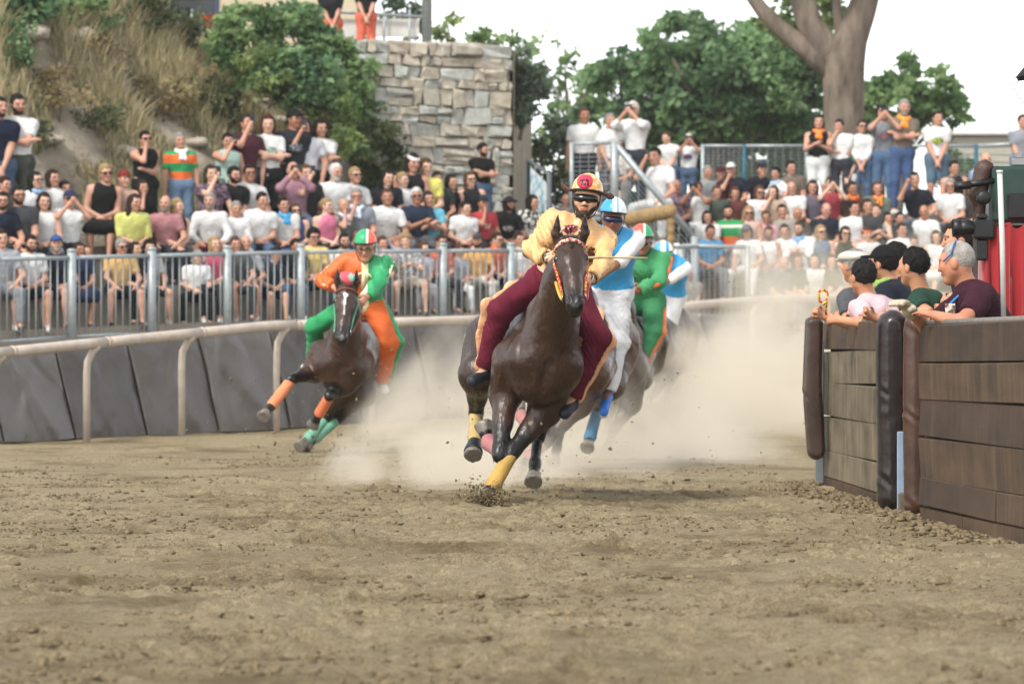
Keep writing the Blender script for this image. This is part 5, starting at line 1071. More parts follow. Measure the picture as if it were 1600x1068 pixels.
# --- left horse, orange and green
coat2 = horse_mat('bay_coat_white_blaze', '#2f1d14', '#0e0b0a', '#41291c')
H2 = Horse(36.6, 540, 'bay horse with white blaze and orange leg wraps beside the padded wall', coat2, dict(
    fR=[(503, 552, -.15), (490, 580, -.1), (456, 592, -.45), (424, 634, -.65), (415, 646, -.75)],
    fL=[(562, 565, -.15), (536, 600, -.12), (516, 617, -.4), (499, 646, -.28), (492, 658, -.22)],
    hR=[(520, 555, 1.3), (535, 610, 1.0), (508, 655, 1.15), (483, 684, .95), (472, 694, .85)],
    hL=[(570, 555, 1.3), (566, 615, 1.05), (527, 655, 1.2), (495, 682, 1.05), (481, 696, .95)]),
    dict(croup=(553, 545, 1.3), withers=(556, 508, .15), chest=(535, 572, -.3), neckbase=(543, 530, -.3), belly=(540, 600, .2)),
    dict(poll=(542, 452, -.85), muzzle=(533, 534, -1.15), lat=(1, 0, .0)), h=.0138, blaze=True, wraps=dict(fR=('#d0805a', .1, .95), fL=('#d0744f', .1, .95), hR=('#6aa089', .1, 1), hL=('#6aa089', .1, 1)), boots={}, group='racing horses')
R2, J2 = rider(H2, 'rider in half orange half green suit beside the padded wall', 'riders in the race',
    (568, 478, .22), (570, 401, .0), (571, 388, -.1), (-.1, -1, -.25), (571, 468, -.4), (521, 448, -.3), (597, 596, .2), (490, 560, .35), fwd=(.0, -1, -.25), sc=1.02,
    poles=(A3(1, .3, -.4), A3(-1, .3, -.3)), kp=(A3(.6, -1, .2), A3(-.8, -1, .2)), skin='#b98a70', toes=((601, 607, .05), (478, 572, .2)), shw=.2)
cx = J2['nek'][0]
jm = bands_mat('orange_green_jacket', ['#cf5f22', '#e8dfb4', '#23915a'], [cx - .5, cx - .03, cx + .035, cx + .5], 0, .55)
link('jacket', shirt_mesh(J2, 1.98, .011, .022, nz=crease(.022, J2, 5), hem=.1), jm, R2)
tm = bands_mat('orange_green_trousers', ['#1c8a52', '#c65a1c'], [J2['pel'][0] - .5, J2['pel'][0] - .01, J2['pel'][0] + .5], 0, .75)
link('trousers', trouser_mesh(J2, 1.97, .011, .014, wide=1.15, nz=crease(.011, J2, 6)), tm, R2)
o = J2['left'] * .085 + A3(0, .05, 0)
rings([cone(J2['hipL'] + o * 1.2, J2['knL'] + o, .045, .05, k=.03, n=A3(0, 1, 0), q=.5), cone(J2['knL'] + o, J2['anL'] + o * .7, .05, .035, k=.03, n=A3(0, 1, 0), q=.5)], .012, 'trouser_flap', satin('#1f9157', 'green_flap'), R2, nz=fold(.008, 34, 3))
piping(J2, R2, mat('cream_braid', '#e6ddb6', .7, .05), r=.016)
for nm in 'LR': link('shoe', shoe_mesh(J2, .01, nm), mat('white_shoe', '#cfcac2', .6, .1), R2)
helmet(J2, R2, bands_mat('green_red_helmet', ['#1f9a62', '#e9e3d2', '#d9604f'], [J2['hc'][0] - .2, J2['hc'][0] + .01, J2['hc'][0] + .03, J2['hc'][0] + .2], 0, .3), 1.05)
put_head(J2, R2, 'specs', 'spectacles', GLASS())
mb = MB(); c0 = J2['nek'] - J2['up'] * .08 + J2['fwd'] * .18
for sg in (1, -1): mb.tube([c0, c0 + J2['left'] * sg * .06 - J2['up'] * .02 + J2['fwd'] * .02, c0 + J2['left'] * sg * .09 - J2['up'] * .09], .009, 6)
mb.tube([c0, c0 - J2['up'] * .2 + J2['fwd'] * .0], .02, 6); mb.build('neck_lace', mat('cream_braid', '#e6ddb6', .7, .05), R2, True)
H2.bridle('#6b3a2a', '#4d8f78', (mat('rein_brown', '#6e4636', .6, .1), mat('rein_green', '#3f8a6c', .6, .1)), (J2['wrL'] + J2['hdL'] * .07, J2['wrR'] + J2['hdR'] * .07))
mb = MB(); b0 = H2.hp(.0, .01, .07)
for i in range(6): a = -1 + i * .4; mb.tube([b0, b0 + H2.hlat * .05 * math.sin(a) + A3(0, -.02, .06), b0 + H2.hlat * .07 * math.sin(a) + A3(0, -.02, .1 + .03 * math.cos(a))], [.014, .022, .012], 6)
mb.build('rosette', spots_mat('rosette_coral_teal', '#cf5a66', '#7fb3a6', 12), H2.root, True)
# --- second horse, blue and white rider
coat3 = horse_mat('chestnut_bay_coat', '#3d2115', '#100c0b', '#4d2e1e')
H3 = Horse(32.6, 915, 'chestnut bay horse right behind the leader, pink and blue leg wraps', coat3, dict(
    fR=[(865, 565, -.15), (850, 610, -.05), (826, 668, -.2), (815, 650, .1), (812, 640, .15)],
    fL=[(925, 590, -.15), (905, 632, -.1), (852, 692, -.35), (826, 716, -.45), (818, 727, -.5)],
    hR=[(915, 545, 1.3), (905, 610, 1.0), (880, 660, 1.25), (870, 700, 1.1), (866, 716, 1.0)],
    hL=[(965, 545, 1.3), (953, 600, 1.0), (934, 640, 1.25), (922, 682, 1.1), (919, 694, 1.0)]),
    dict(croup=(945, 525, 1.25), withers=(938, 500, .15), chest=(905, 578, -.3), neckbase=(915, 530, -.3), belly=(915, 600, .2)),
    dict(poll=(905, 440, -.85), muzzle=(890, 520, -1.15), lat=(1, 0, .02)), h=.015, wraps=dict(fL=('#9a6260', .1, 1), hL=('#41708c', .1, 1), fR=('#9a6260', .1, 1)), boots=dict(fL='#1a1d20'), group='racing horses')
R3, J3 = rider(H3, 'rider in sky blue vest with white sleeves and white trousers behind the leader', 'riders in the race',
    (950, 452, .25), (958, 360, .0), (957, 343, -.1), (.0, -1, -.12), (928, 442, -.4), (918, 430, -.4), (947, 626, .06), (895, 600, .2), fwd=(-.1, -1, -.2), sc=1.04, h=.016,
    poles=(A3(1, .2, -.5), A3(-1, .2, -.5)), kp=(A3(1.2, -.8, .1), A3(-.5, -1, .3)), skin='#7d5440', toes=((944, 640, -.17), (885, 612, .0)), shw=.2, hup=(.1, 0, 1))
link('shirt', shirt_mesh(J3, 1.15, .014, .012, hem=.03), cloth('#d3d3d4', 'white_shirt'), R3)
link('vest', shirt_mesh(J3, 0, .014, .034, hem=-.05), satin('#2b8fc4', 'sky_blue'), R3)
link('trousers', trouser_mesh(J3, 1.99, .012, .016, wide=1.25, nz=crease(.015, J3, 9)), cloth('#cdced2', 'white_trousers'), R3)
for nm in 'LR':
    sh_ = link('shoe', shoe_mesh(J3, .01, nm), mat('blue_shoe', '#1f63b8', .6, .12, 20), R3); a_, t_ = J3['an' + nm], J3['to' + nm]; d_ = unit(t_ - a_)
    rings([cone(a_ + A3(0, .02, -.085), t_ + d_ * .03 + A3(0, .02, -.035), .036, .036, k=.02, n=A3(0, .5, 1), q=.5)], .01, 'sole', mat('white_sole', '#c9c7c2', .6, .05), sh_)
helmet(J3, R3, bands_mat('blue_white_helmet', ['#2f8fc6', '#dfe3e2', '#2f8fc6', '#dfe3e2'], [J3['hc'][0] - .2, J3['hc'][0] + .0, J3['hc'][0] + .035, J3['hc'][0] + .05, J3['hc'][0] + .2], 0, .3), 1.08)
goggles(J3, R3, mat('blue_mirror_lens', '#151b36', .2, 0, spec=.4))
# --- third horse, green rider with orange side braid
coat4 = horse_mat('dark_brown_coat', '#2c1b13', '#100c0b', '#3c261a')
H4 = Horse(38.0, 985, 'brown horse carrying the green rider, half hidden by dust', coat4, dict(
    fR=[(945, 590, -.15), (940, 625, -.1), (925, 665, -.3), (915, 690, -.1), (910, 700, 0)],
    fL=[(990, 590, -.15), (985, 630, -.1), (960, 670, -.3), (950, 695, -.4), (947, 703, -.45)],
    hR=[(975, 545, 1.3), (968, 600, 1.0), (955, 640, 1.25), (948, 675, 1.1), (945, 685, 1.0)],
    hL=[(1005, 545, 1.3), (998, 590, 1.0), (992, 605, 1.25), (984, 628, 1.1), (981, 638, 1.0)]),
    dict(croup=(998, 530, 1.25), withers=(992, 505, .15), chest=(970, 572, -.3), neckbase=(976, 530, -.3), belly=(978, 590, .2)),
    dict(poll=(968, 450, -.85), muzzle=(960, 520, -1.15), lat=(1, 0, .02)), h=.018, wraps=dict(hL=('#7d9a86', .1, 1)), boots={}, group='racing horses')
R4, J4 = rider(H4, 'rider in green suit with orange side braid and red green helmet', 'riders in the race',
    (1006, 470, .25), (1006, 394, .0), (1003, 379, -.1), (-.1, -1, -.15), (999, 452, -.35), (985, 448, -.35), (993, 578, -.2), (960, 575, .2), fwd=(-.2, -1, -.2), sc=1.04, h=.016,
    poles=(A3(1, .2, -.4), A3(-1, .2, -.5)), kp=(A3(.5, -1, .1), A3(-.5, -1, .3)), skin='#8a5f48', toes=((989, 594, -.35), (955, 585, .05)), shw=.2)
link('jacket', shirt_mesh(J4, 1.98, .013, .022, nz=crease(.018, J4, 8), hem=.08), cloth('#1f9150', 'green_jacket'), R4)
link('trousers', trouser_mesh(J4, 1.97, .014, .014, wide=1.1, nz=fold(.005, 30, 9)), cloth('#178048', 'green_trousers'), R4)
o = J4['left'] * .085 + A3(0, .04, 0)
rings([cone(J4['hipL'] + o * 1.2, J4['knL'] + o * 1.1, .04, .04, k=.03, n=A3(0, 1, 0), q=.5), cone(J4['knL'] + o * 1.1, J4['anL'] + o * .8, .04, .03, k=.03, n=A3(0, 1, 0), q=.5)], .012, 'trouser_flap', satin('#cf6a28', 'orange_flap'), R4)
piping(J4, R4, mat('orange_braid', '#d86a30', .7, .05), r=.022); piping(J4, R4, mat('cream_braid', '#e6ddb6', .7, .05), r=.014)
for nm in 'LR': link('shoe', shoe_mesh(J4, .012, nm), mat('black_boot', '#20262c', .6, .1), R4)
helmet(J4, R4, bands_mat('red_green_helmet', ['#d5503f', '#e9e3d2', '#1f9a62'], [J4['hc'][0] - .2, J4['hc'][0] + .012, J4['hc'][0] + .03, J4['hc'][0] + .2], 0, .3), 1.06)
put_head(J4, R4, 'glasses', 'sunglasses', GLASS())
stick('pale whip held by the green rider', H4.base + J4['wrR'] + J4['hdR'] * .08, P(972, 470, 37.5), .012, '#cfc4a2')
# --- fourth horse, blue and white rider far in the dust
H5 = Horse(47.0, 1040, 'dark horse farthest back, almost lost in the dust', coat4, dict(
    fR=[(1015, 560, -.15), (1010, 585, -.1), (1000, 610, -.3), (993, 625, -.2), (990, 630, -.1)],
    fL=[(1045, 560, -.15), (1040, 585, -.1), (1025, 612, -.3), (1015, 622, -.4), (1012, 628, -.45)],
    hR=[(1030, 535, 1.3), (1025, 570, 1.0), (1015, 595, 1.25), (1010, 612, 1.1), (1008, 620, 1.0)],
    hL=[(1060, 535, 1.3), (1056, 570, 1.0), (1048, 595, 1.25), (1042, 612, 1.1), (1040, 618, 1.0)]),
    dict(croup=(1056, 517, 1.25), withers=(1040, 500, .15), chest=(1022, 548, -.3), neckbase=(1025, 515, -.3), belly=(1030, 565, .2)),
    dict(poll=(1015, 462, -.85), muzzle=(1008, 510, -1.15), lat=(1, 0, .02)), h=.022, wraps={}, boots={}, group='racing horses')
R5, J5 = rider(H5, 'rider in blue and white, last of the group in the dust', 'riders in the race',
    (1046, 458, .3), (1052, 404, .0), (1037, 400, -.12), (-.5, -1, -.3), (1022, 446, -.35), (1016, 440, -.35), (1022, 572, .15), (1000, 560, .2), fwd=(-.6, -1, -.3), sc=1.04, h=.016,
    poles=(A3(1, .2, -.4), A3(-1, .2, -.5)), kp=(A3(1, -.8, .1), A3(-.5, -1, .3)), skin='#8a6048', hero=False)
link('shirt', shirt_mesh(J5, 1.1, .016, .012, hem=.03), cloth('#d3d3d4', 'white_shirt'), R5)
link('vest', shirt_mesh(J5, 0, .016, .034, hem=-.05), satin('#2b8fc4', 'sky_blue'), R5)
link('trousers', trouser_mesh(J5, 1.99, .016, .016, wide=1.2), cloth('#cdced2', 'white_trousers'), R5)
for nm in 'LR': link('shoe', shoe_mesh(J5, .014, nm), mat('white_shoe', '#cfcac2', .6, .1), R5)
helmet(J5, R5, bands_mat('blue_white_helmet2', ['#3f95c4', '#dfe3e2', '#3f95c4', '#dfe3e2'], [J5['hc'][0] - .2, J5['hc'][0] - .04, J5['hc'][0] + .02, J5['hc'][0] + .06, J5['hc'][0] + .2], 0, .3), 1.06)
# ------------------------------------------------------------------ right stand
RT = [1.35, 1.83, 2.18, 2.60, 2.95, 3.38]; RY = [62.0, 62.9, 63.8, 64.7, 65.6, 66.5]
rs = empty('grandstand', (4.5, 62, 1)); tag(rs, 'stepped wooden grandstand full of people on the right', 'grandstand'); rsb = A3(4.5, 62, 1)
for k in range(6):
    x0, x1 = (1065 - 800) / F * RY[k] - (.0 if k < 5 else .9), 9.6; mb = MB(); y0 = RY[k] - .62; y1 = (RY[k + 1] - .62 if k < 5 else 68.6)
    mb.box((x0 - rsb[0], y0 - rsb[1] + .001 * k, RT[k] - .12 - rsb[2]), (x1 - rsb[0], y1 - rsb[1] + .04, RT[k] - rsb[2]), bev=.01); mb.build('step', mat('stand_planks', '#6d6558', .9, .2, 3, .5, 18, stretch=(.3, 1, 1)), rs)
    mb = MB(); mb.box((x0 - rsb[0], y0 - rsb[1] + .03, RT[k] - .5 - rsb[2]), (x1 - rsb[0], y0 - rsb[1] + .07, RT[k] - .13 - rsb[2])); mb.build('riser', mat('stand_riser', '#564f46', .9, .2, 3), rs)
mb = MB(); mb.box((-1.7, .1, -.6), (4.9, 6.2, .2)); mb.build('base', mat('stand_riser', '#564f46', .9, .2, 3), rs)
def wire_panel(label, a, b, top, bot, n_h, n_v, post_m=None, name='wire_fence', group='wire mesh fences', cat='fence', posts=(0, 1), tr=.028):
    """a, b: plan points; tops and bottoms per end"""
    base = A3(a[0], a[1], bot[0]); e = empty(name, tuple(base)); tag(e, label, cat, group); v = A3(b[0] - a[0], b[1] - a[1], 0)
    pt = lambda t, s: v * t + A3(0, 0, (bot[0] * (1 - t) + bot[1] * t) * (1 - s) + (top[0] * (1 - t) + top[1] * t) * s - base[2])
    mb = MB(); mb.tube([pt(0, 1), pt(1, 1)], tr, 8); mb.build('top_rail', GALV, e, True)
    mb = MB(); mb.tube([pt(0, .03), pt(1, .03)], tr * .8, 8); mb.build('bottom_rail', GALV, e, True)
    for t in posts: mb = MB(); mb.tube([pt(t, -.05), pt(t, 1.02)], tr * 1.3, 8); mb.build('post', post_m or GALV, e, True)
    mb = MB()
    for k in range(1, n_h): mb.tube([pt(0, k / n_h), pt(1, k / n_h)], .0045, 4, False)
    for k in range(1, n_v): mb.tube([pt(k / n_v, .02), pt(k / n_v, 1)], .0045, 4, False)
    tag(mb.build('wire_mesh', GALV, e), kind='stuff'); return e
BLUEP = mat('blue_post', '#3f7f9a', .5, .15, 12)
bp = [1098, 1163, 1260, 1380, 1525, 1640]; wl_ = ['left of the big trunk, first panel', 'in front of the dense tree, second panel', 'below the big trunk, third panel', 'behind the jeans and khaki tee, fourth panel', 'at the right edge, fifth panel']
for i in range(5):
    a, b = P(bp[i], 228, 67.8), P(bp[i + 1], 228 if i < 4 else 222, 67.8); wire_panel(f'wire mesh fence panel {wl_[i]}', a, b, (a[2], b[2]), (3.4, 3.4), 22, 8, BLUEP if i in (1, 4) else GALV)
# stair flight with sloping mesh railing
sY = 62.0; a, b, c, d = P(893, 225, sY), P(960, 223, sY), P(1085, 372, sY), P(1165, 385, sY)
wire_panel('mesh railing of the stair landing above the lead rider', a, b, (a[2], b[2]), (3.2, 3.2), 16, 5)
wire_panel('sloping mesh handrail running down the stand stairs', b, c, (b[2], c[2]), (3.2, 1.5), 14, 10, tr=.05)
p1, p2 = P(1066, 384, 60.6), P(1168, 386, 60.8); wire_panel('low barrier of upright bars at the stair foot', p1, p2, (p1[2], p2[2]), (1.55, 1.55), 1, 12, tr=.035)
st = empty('staircase', tuple(P(930, 330, 62.6))); tag(st, 'steel stairs leading up the left end of the right stand', 'stairs'); s0 = P(930, 330, 62.6)
mb = MB(); q0, q1 = P(890, 300, 62.8), P(990, 300, 62.8); mb.box((q0[0] - s0[0], 0, 3.15 - s0[2]), (q1[0] - s0[0], 1.8, 3.22 - s0[2]), bev=.01); mb.build('landing', GALV, st)
for k in range(8):
    px = 985 + 13 * k; q = P(px, 300, 62.6); zz = 3.0 - .22 * k; mb = MB(); mb.box((q[0] - s0[0], -.1, zz - s0[2]), (q[0] + .26 - s0[0], 1.0, zz + .05 - s0[2]), bev=.008); mb.build('tread', GALV, st)
for px in (895, 950, 1000, 1060): q = P(px, 300, 62.5); mb = MB(); mb.tube([A3(q[0] - s0[0], 0, .9 - s0[2]), A3(q[0] - s0[0], 0, (3.15 if px < 990 else 3.15 - (px - 985) * .017) - s0[2])], .04, 8); mb.build('leg', GALV, st, True)
# padded beige bar on a post
pa, pb = P(985, 342, 58.6), P(1046, 330, 58); mid = (pa + pb) / 2
pe = empty('padded_bar', tuple(pb)); tag(pe, 'beige padded roll on a bent post behind the riders', 'padded bar'); TAN = mat('tan_canvas', '#8d7550', .9, .15, 8, .7, 18, bdist=.03)
rings([cone(pa - pb, A3(0, 0, 0), .105, .115, k=.03)], .02, 'roll', TAN, pe, nz=noise3(.008, 30, 3)); rings([cone(A3(.02, 0, -.05), A3(.02, 0, -.65), .06, .05, k=.03)], .018, 'leg_padding', TAN, pe, nz=noise3(.006, 30, 4))
# banner gate by the wall
ga, gb = P(826, 250, 60.4), P(858, 272, 59.4); ge = empty('banner_gate', tuple(A3(ga[0], ga[1], 1.8))); tag(ge, 'steel gate frame with blue and red printed banner beside the wall', 'gate'); g0 = A3(ga[0], ga[1], 1.8); gv = A3(gb[0] - ga[0], gb[1] - ga[1], 0)
mb = MB(); mb.tube([A3(0, 0, 0), A3(0, 0, ga[2] - 1.8), gv + A3(0, 0, gb[2] - 1.8), gv], .04, 8); mb.build('frame', mat('dark_steel', '#50565a', .5, .1), ge, True)
mb = MB(); e_ = gv * .08; f_ = gv * .92; mb.add([e_ + A3(0, -.02, .2), f_ + A3(0, -.02, .2), f_ + A3(0, -.02, gb[2] - 1.95), e_ + A3(0, -.02, ga[2] - 1.9), e_ + A3(0, .0, .2), f_ + A3(0, .0, .2), f_ + A3(0, .0, gb[2] - 1.95), e_ + A3(0, .0, ga[2] - 1.9)], [(0, 1, 2, 3), (7, 6, 5, 4), (3, 2, 6, 7), (0, 4, 5, 1)]); mb.build('banner', spots_mat('banner_print', '#7fa4b4', '#c3cdd0', 7), ge)
mb = MB(); mb.add([gv * .2 + A3(0, -.03, .5), gv * .45 + A3(0, -.03, .5), gv * .4 + A3(0, -.03, 1.0), gv * .25 + A3(0, -.03, 1.05)], [(0, 1, 2, 3)]); mb.build('banner_print', mat('print_red', '#b0405a', .8, .1), ge)
# ------------------------------------------------------------------ inner plank barrier with pads
def gp(px, py): Y = F * HC / (py - HOR); return np.array([(px - 800) / F * Y, Y])
def plank_mat(a, b, c):
    m = mat('barrier_plank', a, .7, .3, 3.0, .0, 14, col2=b, stretch=(1, .6, 1.6), detail=9); n = m.node_tree.nodes; L = m.node_tree.links; bs = n['Principled BSDF']; src = bs.inputs['Base Color'].links[0].from_socket
    tc = n.new('ShaderNodeTexCoord'); mp = n.new('ShaderNodeMapping'); mp.inputs['Scale'].default_value = (3, 5, .5); L.new(tc.outputs['Object'], mp.inputs[0]); z = n.new('ShaderNodeTexNoise'); z.inputs['Scale'].default_value = 1.6; z.inputs['Detail'].default_value = 7; z.inputs['Roughness'].default_value = .65; L.new(mp.outputs[0], z.inputs['Vector'])
    mr = n.new('ShaderNodeMapRange'); mr.inputs[1].default_value = .5; mr.inputs[2].default_value = .78; mr.inputs[4].default_value = .6; L.new(z.outputs['Fac'], mr.inputs[0]); mx = n.new('ShaderNodeMix'); mx.data_type = 'RGBA'; L.new(mr.outputs[0], mx.inputs['Factor']); L.new(src, mx.inputs['A']); mx.inputs['B'].default_value = lin(c); L.new(mx.outputs['Result'], bs.inputs['Base Color'])
    mp2 = n.new('ShaderNodeMapping'); mp2.inputs['Scale'].default_value = (1, 1.2, 30); L.new(tc.outputs['Object'], mp2.inputs[0]); z2 = n.new('ShaderNodeTexNoise'); z2.inputs['Scale'].default_value = 3; z2.inputs['Detail'].default_value = 6; L.new(mp2.outputs[0], z2.inputs['Vector']); bp = n.new('ShaderNodeBump'); bp.inputs['Strength'].default_value = .25; bp.inputs['Distance'].default_value = .004; L.new(z2.outputs['Fac'], bp.inputs['Height']); L.new(bp.outputs[0], bs.inputs['Normal']); return m
PLK = [plank_mat(*q) for q in (('#2b1d12', '#483524', '#655540'), ('#322316', '#523e2b', '#70604a'), ('#251910', '#412f20', '#594935'))]
PLK_GREY = [plank_mat(*q) for q in (('#463b2d', '#6c604d', '#8a806c'), ('#4e4333', '#756955', '#948a75'))]
def barrier(label, A_, B_, ht, rows, seed, splits=(), mats=None):
    e = empty('plank_barrier', (A_[0], A_[1], 0)); tag(e, label, 'barrier', 'plank barriers'); rr = random.Random(seed); v = A3(B_[0] - A_[0], B_[1] - A_[1], 0); L_ = np.linalg.norm(v); u = v / L_; n = A3(u[1], -u[0], 0); n = n if n[0] < 0 else -n
    z = -.12
    for k, h_ in enumerate(rows):
        cutp = [0, 1] if k not in dict(splits) else [0, dict(splits)[k], 1]
        for c0, c1 in zip(cutp[:-1], cutp[1:]):
            t0, t1 = rr.uniform(0, .012), rr.uniform(0, .012); ta = rr.uniform(-.012, .012); mb = MB(); N = 7; V = []
            for i in range(N):
                f_ = c0 + (c1 - c0) * (i / (N - 1)) + (.002 if i == 0 else -.002 if i == N - 1 else 0); p = u * L_ * f_; sag = .004 * math.sin(3 * f_ + k)
                tilt = ta * (f_ - .5) * 2
                for (dn, dz) in ((.0 + t0, .001), (.012 + t0 + .006 * (k % 2), .007), (.012 + t1 + .006 * ((k + 1) % 2), h_ - .008), (t1, h_ - .001), (-.035, h_ - .001), (-.035, .001)): V.append(p + n * dn + A3(0, 0, z + dz + sag + tilt))
            Fc = []
            for i in range(N - 1):
                for j in range(6): Fc.append((i * 6 + j, i * 6 + (j + 1) % 6, (i + 1) * 6 + (j + 1) % 6, (i + 1) * 6 + j))
            Fc += [tuple(range(5, -1, -1)), tuple(range((N - 1) * 6, N * 6))]
            mb.add(V, Fc); mb.build('plank', rr.choice(mats or PLK), e)
        z += h_
    mb = MB(); mb.add([u * .02 - n * .05 + A3(0, 0, -.1), u * (L_ - .02) - n * .05 + A3(0, 0, -.1), u * (L_ - .02) - n * .05 + A3(0, 0, z - .03), u * .02 - n * .05 + A3(0, 0, z - .03), u * .02 - n * .09 + A3(0, 0, -.1), u * (L_ - .02) - n * .09 + A3(0, 0, -.1), u * (L_ - .02) - n * .09 + A3(0, 0, z - .03), u * .02 - n * .09 + A3(0, 0, z - .03)], [(0, 1, 2, 3), (7, 6, 5, 4), (3, 2, 6, 7), (0, 3, 7, 4), (1, 5, 6, 2)]); mb.build('backing_board', mat('dark_board', '#2a221c', .9, .2), e)
    mb = MB(); mb.tube([u * .0 - n * .02 + A3(0, 0, z + .004), u * L_ - n * .02 + A3(0, 0, z + .004)], .022, 8); mb.build('cap_rail', mat('worn_cap', '#6d675f', .6, .2, 20), e, True)
    for f_ in (.04, .5, .96): mb = MB(); p = u * L_ * f_ - n * .13; mb.box((p[0] - .03, p[1] - .03, -.1), (p[0] + .03, p[1] + .03, z - .02)); mb.build('post', mat('steel_post', '#6b7176', .5, .15), e)
    return e
bA, bB, bC, bD, bE = gp(1287, 757), gp(1377, 787), gp(1442, 812), gp(1600, 846), gp(1700, 872)
barrier('weathered plank barrier between the two padded ends, faded grey boards', bA, bB, 1.2, [.19, .2, .26, .25, .24, .2], 3, (), PLK_GREY + PLK[1:2])
barrier('dark brown plank barrier at the right edge with split lower boards', bC, bE, 1.2, [.2, .17, .25, .23, .22, .22], 4, ((1, .52), (0, .3)))
def pad(label, px0, px1, pybase, pytop, Y, col, depth=.12, bend=0, rough=.32, seed=0, lift=.0):
    a, b = P(px0, pybase, Y), P(px1, pytop, Y); cx = (a[0] + b[0]) / 2; w_ = abs(b[0] - a[0]) / 2; z0, z1 = a[2], b[2]; base = A3(cx, Y, z0)
    H_ = z1 - z0; of = lambda t: A3(bend * math.sin(t * 2.6), 0, 0); pr = []
    for t0, t1 in ((0, .5), (.5, 1)): pr.append(cone(A3(0, 0, w_ * .5 + (H_ - w_) * t0) + of(t0), A3(0, 0, w_ * .5 + (H_ - w_) * t1) + of(t1), w_ * 1.03, w_ * 1.03, k=.01, n=A3(0, 1, 0), q=min(1.6, depth / w_)))
    def wr(X, Y_, Z): return .005 * np.sin(60 * Z + 60 * X + 2 * np.sin(7 * Z + seed)) * np.exp(-((np.mod(Z + seed * .13, .55) - .3) / .045) ** 2) + .004 * np.sin(4 * Z + seed) + 0 * Y_
    V, Q = sdf_mesh(pr, .011, noise=wr); o = link('barrier_pad', mesh_np('barrier_pad', V, Q), mat('vinyl_pad', col, rough, .25, 4, .25, 9, spec=.5, bdist=.02), None, tuple(base)); tag(o, label, 'pad', 'pads on the plank barrier'); return o
pad('shiny black padded column between the plank panels', 1370, 1419, 789, 497, 24.6, '#1e1615', .13, .0, .28, 1)
pad('brown padded column beside the black one', 1412, 1446, 796, 500, 24.0, '#3f281c', .08, .0, .35, 2)
pad('dark brown padded end of the plank barrier, rounded over the top', 1261, 1289, 711, 499, 28.6, '#3a2a22', .16, -.03, .3, 3)
mb = MB(); q = P(1281, 757, 28.9); mb.box((-.035, -.02, -.1), (.03, .02, 1.1), bev=.006); tag(mb.build('steel_post', mat('steel_post', '#6b7176', .5, .15), None, loc=(q[0], q[1], 0)), 'grey steel post under the padded end of the barrier', 'post')
mb = MB(); q = P(1424, 800, 24.2); mb.box((-.08, 0, -.1), (.1, .05, .12), bev=.01); tag(mb.build('kick_board', mat('pale_board', '#5e564b', .85, .2, 5, .5, 20), None, loc=(q[0], q[1], 0)), 'short pale board at the foot of the padded columns', 'board')
mb = MB(); q = P(1424, 760, 24.45); mb.box((-.09, 0, 0), (.1, .02, .5), bev=.006); tag(mb.build('blue_panel', mat('blue_sheet', '#7d93a8', .6, .1), None, loc=(q[0], q[1], 0)), 'pale blue sheet showing below the padded columns', 'sheet')
# ------------------------------------------------------------------ men leaning on the barrier
def man(label, Y, hc, nek, hfwd, fwd, haL, haR, shirt, sleeve, hair, hcol, sc=1.04, extra=(), poles=None, skin='#b98668', beard=None, ground=0.0, bcol='#2a2c33', hup=(0, 0, 1), dL=0, dR=0, curl=.5, palm=None, lean=.5):
    b = P(nek[0], 600, Y); base = A3(b[0] + .15, Y + .1, ground); g = lambda j: P(j[0], j[1], Y + (j[2] if len(j) > 2 else 0)) - base
    ne = g(nek); fx = unit(A3(*fwd)); pel = A3(ne[0], ne[1], 0) - fx * lean * .5 + A3(0, 0, .93 * sc); tl = np.linalg.norm(ne - pel)
    if tl > .52: pel = ne + (pel - ne) / tl * .52
    root = empty('person', tuple(base)); tag(root, label, 'person', 'people behind the plank barrier')
    an = A3(pel[0], pel[1], .08) - fx * .1; lf = np.cross(A3(0, 0, 1), fx)
    J = make_J(pel, ne, fx, A3(*hfwd), g(haL), g(haR), an + lf * .13, an - lf * .13, sc, *(poles or (None, None)), hup=hup, headoff=g(hc) - ne, palmL=palm, palmR=palm, curl=curl)
    link('body', body_mesh(J, .015, .0085, hero=True), skin_mat(skin, HAIRC.get(beard, beard)), root)
    link('shirt', shirt_mesh(J, sleeve, .015, .015, nz=noise3(.008, 26, 5)), cloth(shirt) if isinstance(shirt, str) else shirt, root); link('trousers', trouser_mesh(J, 1.97, .025), cloth(bcol), root)
    for nm in 'LR': link('shoe', shoe_mesh(J, .02, nm), mat('shoe', '#2a2a2c', .6, .1), root)
    if hair: put_head(J, root, hair, 'hair', hairmat(hcol))
    for e in extra:
        nm, *cc = e.split(':'); put_head(J, root, nm, {'glasses': 'sunglasses', 'specs': 'spectacles', 'kerchief': 'neckerchief'}.get(nm, 'cap'), cloth(cc[0]) if cc else GLASS())
    return root, J, base
mR, mJ, mB = man('person in pink shirt leaning over the barrier end, seen from behind', 27.0, (1348, 432), (1358, 470, .02), (-.45, .9, .05), (-.8, .6, 0), (1312, 500, -.25), (1290, 495, .25), '#c9a5ab', .55, 'short', '#1c1a1b', 1.02, poles=(A3(-.2, -1, -.5), A3(-.5, .8, -.6)), curl=.9)
mb = MB(); w0 = mB + mJ['wrR'] + mJ['hdR'] * .1; mb.tube([A3(.03 * math.cos(a) * (1 + .3 * math.sin(a)) + .0, .01 * math.sin(2 * a), .045 + .05 * math.sin(a)) for a in np.linspace(-1.5, 4.6, 22)] + [A3(.03, .01, .01), A3(.02, 0, -.08)], .009, 8)
